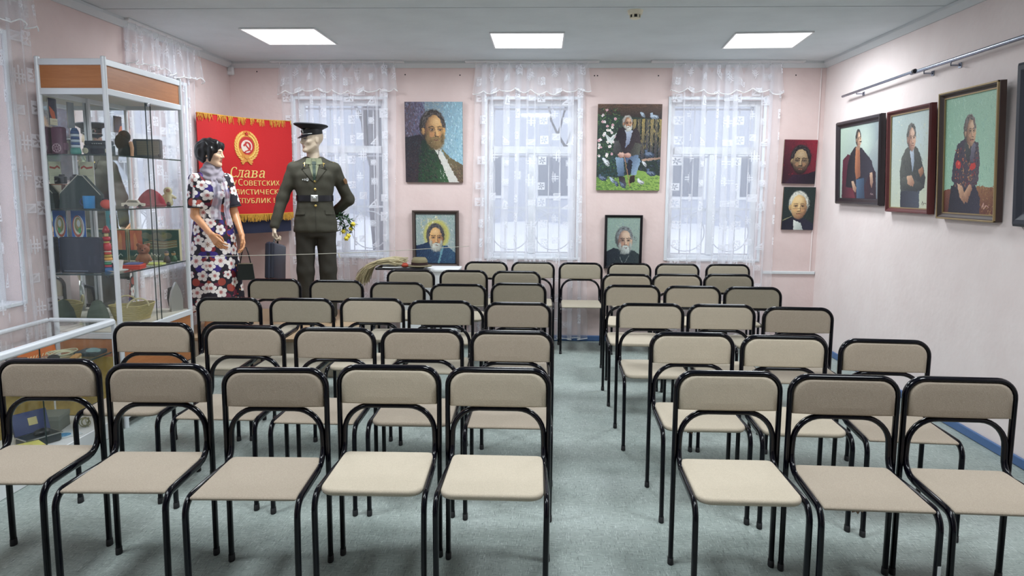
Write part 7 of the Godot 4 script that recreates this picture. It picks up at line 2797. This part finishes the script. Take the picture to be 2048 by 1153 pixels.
	mb.lathe([Vector2(0.0, 0.0), Vector2(0.024, 0.0), Vector2(0.028, 0.02), Vector2(0.038, 0.074), Vector2(0.036, 0.074), Vector2(0.026, 0.02), Vector2(0.0, 0.008)], 26)
	obj("bowl", mb, mat(238, 236, 232, 0.2), o)
	mb = MB.new()
	mb.t = Transform3D(Basis(Vector3.UP, -0.45), Vector3.ZERO)
	mb.prism(PackedVector2Array([Vector2(-0.003, 0.06), Vector2(0.004, 0.06), Vector2(0.005, 0.045), Vector2(0.01, 0.02), Vector2(0.007, 0.02), Vector2(0.001, 0.036), Vector2(-0.008, 0.02), Vector2(-0.011, 0.021), Vector2(-0.004, 0.045), Vector2(-0.012, 0.052)]), 0.0335, 0.0352)
	obj("figure", mb, mat(40, 36, 52, 0.5), o)
	o = thing("flat_box", "flat scarlet box on the third shelf", "box", Vector3(-2.83, s3, -5.06), 0.2)
	mb = MB.new()
	mb.box(Vector3(0, 0.016, 0), Vector3(0.12, 0.032, 0.13), 0.003)
	obj("base", mb, mat(206, 62, 44, 0.5), o)
	mb = MB.new()
	mb.box(Vector3(-0.005, 0.036, -0.01), Vector3(0.1, 0.008, 0.1), 0.002)
	obj("lid", mb, mat(70, 84, 150, 0.5), o)
	o = thing("toy_bear", "brown wooden toy bear on the third shelf", "toy bear", Vector3(-2.87, s3 + 0.003, -5.27), 0.35)
	mb = MB.new()
	nets(mb, func(p: Vector3):
		var q := Vector3(absf(p.x), p.y, p.z)
		var d := ell(p, Vector3(0, 0.045, 0), Vector3(0.036, 0.047, 0.032))
		d = smin(d, ell(p, Vector3(0, 0.115, 0.004), Vector3(0.042, 0.038, 0.036)), 0.012)
		d = smin(d, (q - Vector3(0.033, 0.148, 0)).length() - 0.014, 0.008)
		d = smin(d, (p - Vector3(0, 0.107, 0.036)).length() - 0.016, 0.008)
		return smin(d, cap(q, Vector3(0.03, 0.07, 0.005), Vector3(0.045, 0.04, 0.018), 0.012, 0.012), 0.008), Vector3(-0.07, -0.01, -0.05), Vector3(0.07, 0.17, 0.07), 0.006)
	obj("body", mb, mat(150, 92, 66, 0.6), o)
	mb = MB.new()
	for x in [-0.014, 0.014]:
		mb.ellipsoid(Vector3(x, 0.122, 0.037), Vector3(0.004, 0.004, 0.003), 8)
	mb.ellipsoid(Vector3(0, 0.112, 0.052), Vector3(0.006, 0.004, 0.003), 8)
	obj("face", mb, M.matte_black, o)
	card("game_box", "green game box with an orange panel across the far end", "box", Vector3(-2.975, s3, -5.62), 0.0, 0.395, 0.242, 0.035, card_texture(4), mat(206, 196, 160, 0.7))
	o = thing("booklet", "yellow green booklet lying on the third shelf", "booklet", Vector3(-2.85, s3, -5.4), 0.2)
	mb = MB.new()
	mb.box(Vector3(0, 0.004, 0), Vector3(0.12, 0.008, 0.15), 0.001)
	obj("cover", mb, mat(196, 206, 108, 0.6), o)
	for f in [[-2.80, -5.46, 0.085, 52, 40, 44, "dark brown figurine with a light face on the third shelf"], [-2.803, -5.57, 0.075, 50, 92, 60, "small green figurine at the far end of the third shelf"]]:
		o = thing("figurine", f[6], "figurine", Vector3(f[0], s3, f[1]), 0.4, "small figurines in the cabinet")
		mb = MB.new()
		mb.lathe([Vector2(0.0, 0.0), Vector2(0.022, 0.0), Vector2(0.026, 0.02), Vector2(0.018, f[2] * 0.55), Vector2(0.008, f[2] * 0.66), Vector2(0.0, f[2] * 0.67)], 14)
		obj("body", mb, mat(f[3], f[4], f[5], 0.5), o)
		mb = MB.new()
		mb.ellipsoid(Vector3(0, f[2] * 0.82, 0), Vector3(0.016, 0.016, 0.015), 12)
		obj("head", mb, mat(198, 160, 110, 0.5), o)
		mb = MB.new()
		mb.lathe([Vector2(0.017, f[2] * 0.9), Vector2(0.012, f[2] * 1.05), Vector2(0.0, f[2] * 1.1)], 12)
		obj("cap", mb, mat(f[3] * 0.6, f[4] * 0.6, f[5] * 0.6, 0.5), o)
	# floor of the cabinet
	o = thing("wicker_basket", "pale wicker basket with two handles in the cabinet's bottom", "basket", Vector3(-2.94, s4, -5.2), 0.9)
	mb = MB.new()
	for k in 11:
		var yy := 0.006 + k * 0.0095
		var rr := lerpf(0.075, 0.1, k / 10.0)
		var ps := PackedVector3Array()
		for i in 49:
			var th := TAU * i / 48.0
			var q := rr + 0.003 * sin(th * 24.0 + PI * (k % 2))
			ps.append(Vector3(cos(th) * q * 1.55, yy + 0.012 * absf(cos(th)) * k / 10.0, sin(th) * q))
		mb.tube(ps, 0.0052, 5, false)
	mb.lathe([Vector2(0.0, 0.004), Vector2(0.076, 0.004)], 24, Vector3.ZERO, 0.7)
	obj("weave", mb, mat(186, 172, 116, 0.8), o)
	for s in [-1.0, 1.0]:
		mb = MB.new()
		mb.tube(arc(Vector3(0, 0.1, s * 0.095), Vector3.RIGHT, Vector3(0, 0.8, s * 0.15), 0.075, 0, PI, 16), 0.006, 6)
		obj("handle", mb, mat(212, 202, 160, 0.8), o)
	o = thing("clothes_iron", "old clothes iron standing on end in the cabinet", "iron", Vector3(-2.80, s4, -5.58), -0.5)
	mb = MB.new()
	mb.t = Transform3D(Basis(Vector3.UP, -PI / 2), Vector3.ZERO)
	var sole := PackedVector2Array([Vector2(-0.05, 0.0), Vector2(0.05, 0.0), Vector2(0.052, 0.09), Vector2(0.035, 0.16), Vector2(0.0, 0.225), Vector2(-0.035, 0.16), Vector2(-0.052, 0.09)])
	mb.pillow(sole, [Vector2(1, 0.0), Vector2(1, 0.012), Vector2(0.92, 0.03), Vector2(0.7, 0.04)], Vector2(0, 0.09))
	obj("sole_plate", mb, M.silver, o)
	mb = MB.new()
	mb.tube(PackedVector3Array([Vector3(-0.035, 0.03, 0), Vector3(-0.085, 0.035, 0), Vector3(-0.1, 0.09, 0), Vector3(-0.085, 0.165, 0), Vector3(-0.035, 0.18, 0)]), 0.014, 10)
	obj("handle", mb, M.black, o)
	o = thing("felt_cone", "dark green felt cap on the cabinet floor", "cap", Vector3(-3.06, s4, -4.98))
	mb = MB.new()
	mb.lathe([Vector2(0.075, 0.0), Vector2(0.075, 0.03), Vector2(0.06, 0.1), Vector2(0.03, 0.16), Vector2(0.0, 0.175)], 20)
	obj("crown", mb, mat(74, 86, 74, 0.9), o)
	mb = MB.new()
	mb.lathe([Vector2(0.06, 0.0), Vector2(0.078, 0.002), Vector2(0.08, 0.026), Vector2(0.074, 0.03)], 20)
	obj("band", mb, mat(56, 66, 58, 0.9), o)


# ---- the low glass counter in front of it ----

func build_counter() -> void:
	var x0 := -3.18
	var x1 := -2.752
	var z0 := -4.635
	var z1 := -2.55
	var top := 0.752
	var o := thing("display_counter", "low white-framed glass display counter along the left wall", "display counter")
	var mb: MB
	for r in [[Vector3(x1 - 0.022, top - 0.042, z0), Vector3(x1 + 0.022, top, z1)], [Vector3(x0 - 0.01, top - 0.03, z0), Vector3(x0 + 0.014, top, z1)], [Vector3(x0, top - 0.03, z0 - 0.012), Vector3(x1, top, z0 + 0.012)], [Vector3(x0, top - 0.03, z1 - 0.012), Vector3(x1, top, z1 + 0.012)]]:
		mb = MB.new()
		mb.span(r[0], r[1], 0.012)
		obj("rail", mb, M.paint_white, o)
	for x in [x0, x1]:
		for z in [z0, z1]:
			mb = MB.new()
			mb.span(Vector3(x - 0.012, 0, z - 0.012), Vector3(x + 0.012, top - 0.03, z + 0.012), 0.004)
			obj("post", mb, M.paint_white if x == x1 else M.alu, o)
	mb = MB.new()
	mb.span(Vector3(x0, 0.0, z0 + 0.01), Vector3(x1 + 0.008, 0.105, z1 - 0.01), 0.004)
	obj("base", mb, M.white, o)
	mb = MB.new()
	mb.span(Vector3(x0 + 0.012, top - 0.012, z0 + 0.012), Vector3(x1 - 0.022, top - 0.006, z1 - 0.012))
	obj("top_glass", mb, M.pane, o)
	for d in [[z0 + 0.012, -3.92], [-3.92, -3.2], [-3.2, z1 - 0.012]]:
		mb = MB.new()
		mb.span(Vector3(x1 - 0.002, 0.105, d[0]), Vector3(x1 + 0.002, top - 0.042, d[1]))
		var p := obj("glass_door", mb, M.pane, o)
		mb = MB.new()
		mb.span(Vector3(x1 - 0.003, 0.105, d[1] - 0.002), Vector3(x1 + 0.003, top - 0.042, d[1] + 0.002))
		obj("glass_edge", mb, M.glass_edge, p)
	for z in [z0, z1]:
		mb = MB.new()
		mb.span(Vector3(x0 + 0.012, 0.5, z - 0.002), Vector3(x1 - 0.012, top - 0.03, z + 0.002))
		obj("end_glass", mb, M.pane, o)
		mb = MB.new()
		mb.span(Vector3(x0 + 0.012, 0.105, z - 0.004), Vector3(x1 - 0.012, 0.5, z + 0.004))
		obj("end_board", mb, M.hardboard, o)
	mb = MB.new()
	mb.span(Vector3(x0 - 0.004, 0.105, z0), Vector3(x0 + 0.004, 0.5, z1))
	obj("back_board", mb, M.hardboard, o)
	mb = MB.new()
	mb.span(Vector3(x0 - 0.002, 0.5, z0), Vector3(x0 + 0.002, top - 0.03, z1))
	obj("back_glass", mb, M.pane, o)
	shelf("glass_shelf", 0.535, x0 + 0.006, x1 - 0.02, z0 + 0.008, z1 - 0.008, o)
	# things on the glass shelf
	var y := 0.5355
	card("orange_sheet", "orange perforated sheet leaning at the back of the counter", "sheet", Vector3(-3.12, y, -4.43), PI / 2 - 0.12, 0.3, 0.1, 0.002, card_texture(9), mat(206, 110, 40, 0.7), -0.2)
	var t := thing("ruler", "white ruler with a red edge on the counter's glass shelf", "ruler", Vector3(-2.95, y, -4.1), 0.5)
	mb = MB.new()
	mb.box(Vector3(0, 0.006, 0), Vector3(0.05, 0.012, 0.26), 0.002)
	obj("rule", mb, mat(226, 220, 206, 0.4), t)
	mb = MB.new()
	mb.box(Vector3(0.026, 0.006, 0), Vector3(0.006, 0.012, 0.26), 0.001)
	obj("edge", mb, mat(186, 74, 62, 0.4), t)
	t = thing("wire_bundle", "coil of pale wire with a dark end piece in the counter", "wire", Vector3(-3.005, y, -4.49))
	mb = MB.new()
	var g := rnd(120)
	for k in 4:
		var ps := PackedVector3Array()
		for i in 33:
			var th := TAU * i / 32.0
			ps.append(Vector3(cos(th) * (0.05 + 0.008 * k) + g.randf_range(-0.003, 0.003), 0.008 + k * 0.006 + 0.004 * sin(th * 2 + k), sin(th) * (0.08 + 0.006 * k)))
		mb.tube(ps, 0.004, 5, false)
	obj("wire", mb, mat(196, 196, 164, 0.6), t)
	mb = MB.new()
	mb.ellipsoid(Vector3(0.03, 0.02, 0.13), Vector3(0.035, 0.018, 0.03))
	obj("end_piece", mb, M.matte_black, t)
	t = thing("leather_case", "dark brown leather case on the counter's shelf", "case", Vector3(-3.09, y, -4.18), 0.2)
	mb = MB.new()
	mb.box(Vector3(0, 0.022, 0), Vector3(0.09, 0.044, 0.16), 0.01)
	obj("body", mb, mat(52, 36, 42, 0.5), t)
	mb = MB.new()
	mb.box(Vector3(0.0, 0.045, 0), Vector3(0.094, 0.006, 0.02), 0.002)
	obj("strap", mb, mat(36, 26, 30, 0.5), t)
	t = thing("hand_brush", "small wooden brush on the counter's shelf", "brush", Vector3(-2.85, y, -4.38), 0.3)
	mb = MB.new()
	mb.box(Vector3(0, 0.022, 0), Vector3(0.04, 0.02, 0.12), 0.006)
	obj("handle", mb, mat(176, 130, 66, 0.5), t)
	mb = MB.new()
	mb.box(Vector3(0, 0.006, 0), Vector3(0.034, 0.012, 0.11))
	obj("bristles", mb, mat(206, 196, 150, 0.9), t)
	t = thing("dark_device", "flat dark device with a pale domed dial on the counter's shelf", "device", Vector3(-2.855, y, -4.54), 0.0)
	mb = MB.new()
	mb.box(Vector3(0, 0.014, 0), Vector3(0.14, 0.028, 0.14), 0.006)
	obj("case", mb, mat(44, 56, 60, 0.4), t)
	mb = MB.new()
	mb.ellipsoid(Vector3(0.03, 0.028, 0.02), Vector3(0.045, 0.02, 0.045))
	obj("dial", mb, mat(120, 150, 150, 0.2), t)
	# things on the base
	y = 0.1055
	t = thing("open_case", "open navy case with silver rim holding a black device", "case", Vector3(-2.965, y, -4.12), 1.1)
	mb = MB.new()
	mb.box(Vector3(0, 0.026, 0.05), Vector3(0.2, 0.05, 0.12), 0.008)
	obj("tray", mb, mat(30, 38, 44, 0.4), t)
	mb = MB.new()
	for s in [-1.0, 1.0]:
		mb.box(Vector3(s * 0.1, 0.05, 0.05), Vector3(0.006, 0.006, 0.126))
		mb.box(Vector3(0, 0.05, 0.05 + s * 0.06), Vector3(0.206, 0.006, 0.006))
	obj("rim", mb, M.silver, t)
	mb = MB.new()
	mb.t = Transform3D(Basis(Vector3.RIGHT, -0.3), Vector3(0, 0.05, -0.012))
	mb.box(Vector3(0, 0.065, 0), Vector3(0.2, 0.13, 0.02), 0.004)
	var lid := obj("lid", mb, mat(34, 48, 100, 0.5), t)
	mb = MB.new()
	mb.t = Transform3D(Basis(Vector3.RIGHT, -0.3), Vector3(0, 0.05, -0.012))
	mb.box(Vector3(0.01, 0.07, 0.011), Vector3(0.05, 0.045, 0.003))
	obj("label_plate", mb, mat(186, 176, 120, 0.4), lid)
	mb = MB.new()
	mb.ellipsoid(Vector3(0.02, 0.06, 0.05), Vector3(0.05, 0.025, 0.03))
	obj("device", mb, M.black, t)
	t = card("game_box", "yellow patterned box lying in the counter", "box", Vector3(-2.825, y, -3.875), 0.0, 0.17, 0.12, 0.05, card_texture(7), mat(206, 206, 110, 0.6))
	t.rotation = Vector3(-PI / 2, 0.9, 0)
	t.position.y = y + 0.05
	t = card("booklet", "white booklet with a blue drawing lying in the counter", "booklet", Vector3(-2.815, y + 0.0045, -4.2), 0.0, 0.17, 0.13, 0.004, card_texture(8), plain_white())
	t.rotation = Vector3(-PI / 2, 1.0, 0)
	t = thing("grey_box", "grey cardboard box at the back of the counter", "box", Vector3(-3.02, y, -4.36), 0.2)
	mb = MB.new()
	mb.box(Vector3(0, 0.045, 0), Vector3(0.15, 0.09, 0.16), 0.003)
	obj("base", mb, mat(112, 116, 106, 0.8), t)
	mb = MB.new()
	mb.box(Vector3(0, 0.084, 0), Vector3(0.156, 0.03, 0.166), 0.003)
	obj("lid", mb, mat(124, 128, 118, 0.8), t)
	t = thing("wire_coil", "small tangle of brass wire at the far end of the counter", "wire", Vector3(-2.84, y, -4.4))
	mb = MB.new()
	for k in 5:
		var ps := PackedVector3Array()
		for i in 25:
			var th := TAU * i / 24.0
			ps.append(Vector3(cos(th) * 0.028, 0.03 + sin(th) * 0.026, (k - 2) * 0.01 + 0.006 * sin(th * 2.0)).rotated(Vector3.UP, k * 0.5))
		mb.tube(ps, 0.0028, 5, false)
	obj("coil", mb, mat(150, 146, 104, 0.4, 0.5), t)


func plain_white() -> StandardMaterial3D:
	return mat(226, 228, 226, 0.7)


const EXPOSURE := 1.0
const SKY_ENERGY := 1.25
const LAMP_ENERGY := 3.75


func _ready() -> void:
	build_view()
	make_materials()
	build_lamps()
	build_room()
	build_outside()
	build_chairs()
	build_curtains()
	build_cabinet()
	build_counter()
	build_pictures()
	build_banner()
	build_side_table()
	build_stage()
	build_soldier()
	build_woman()
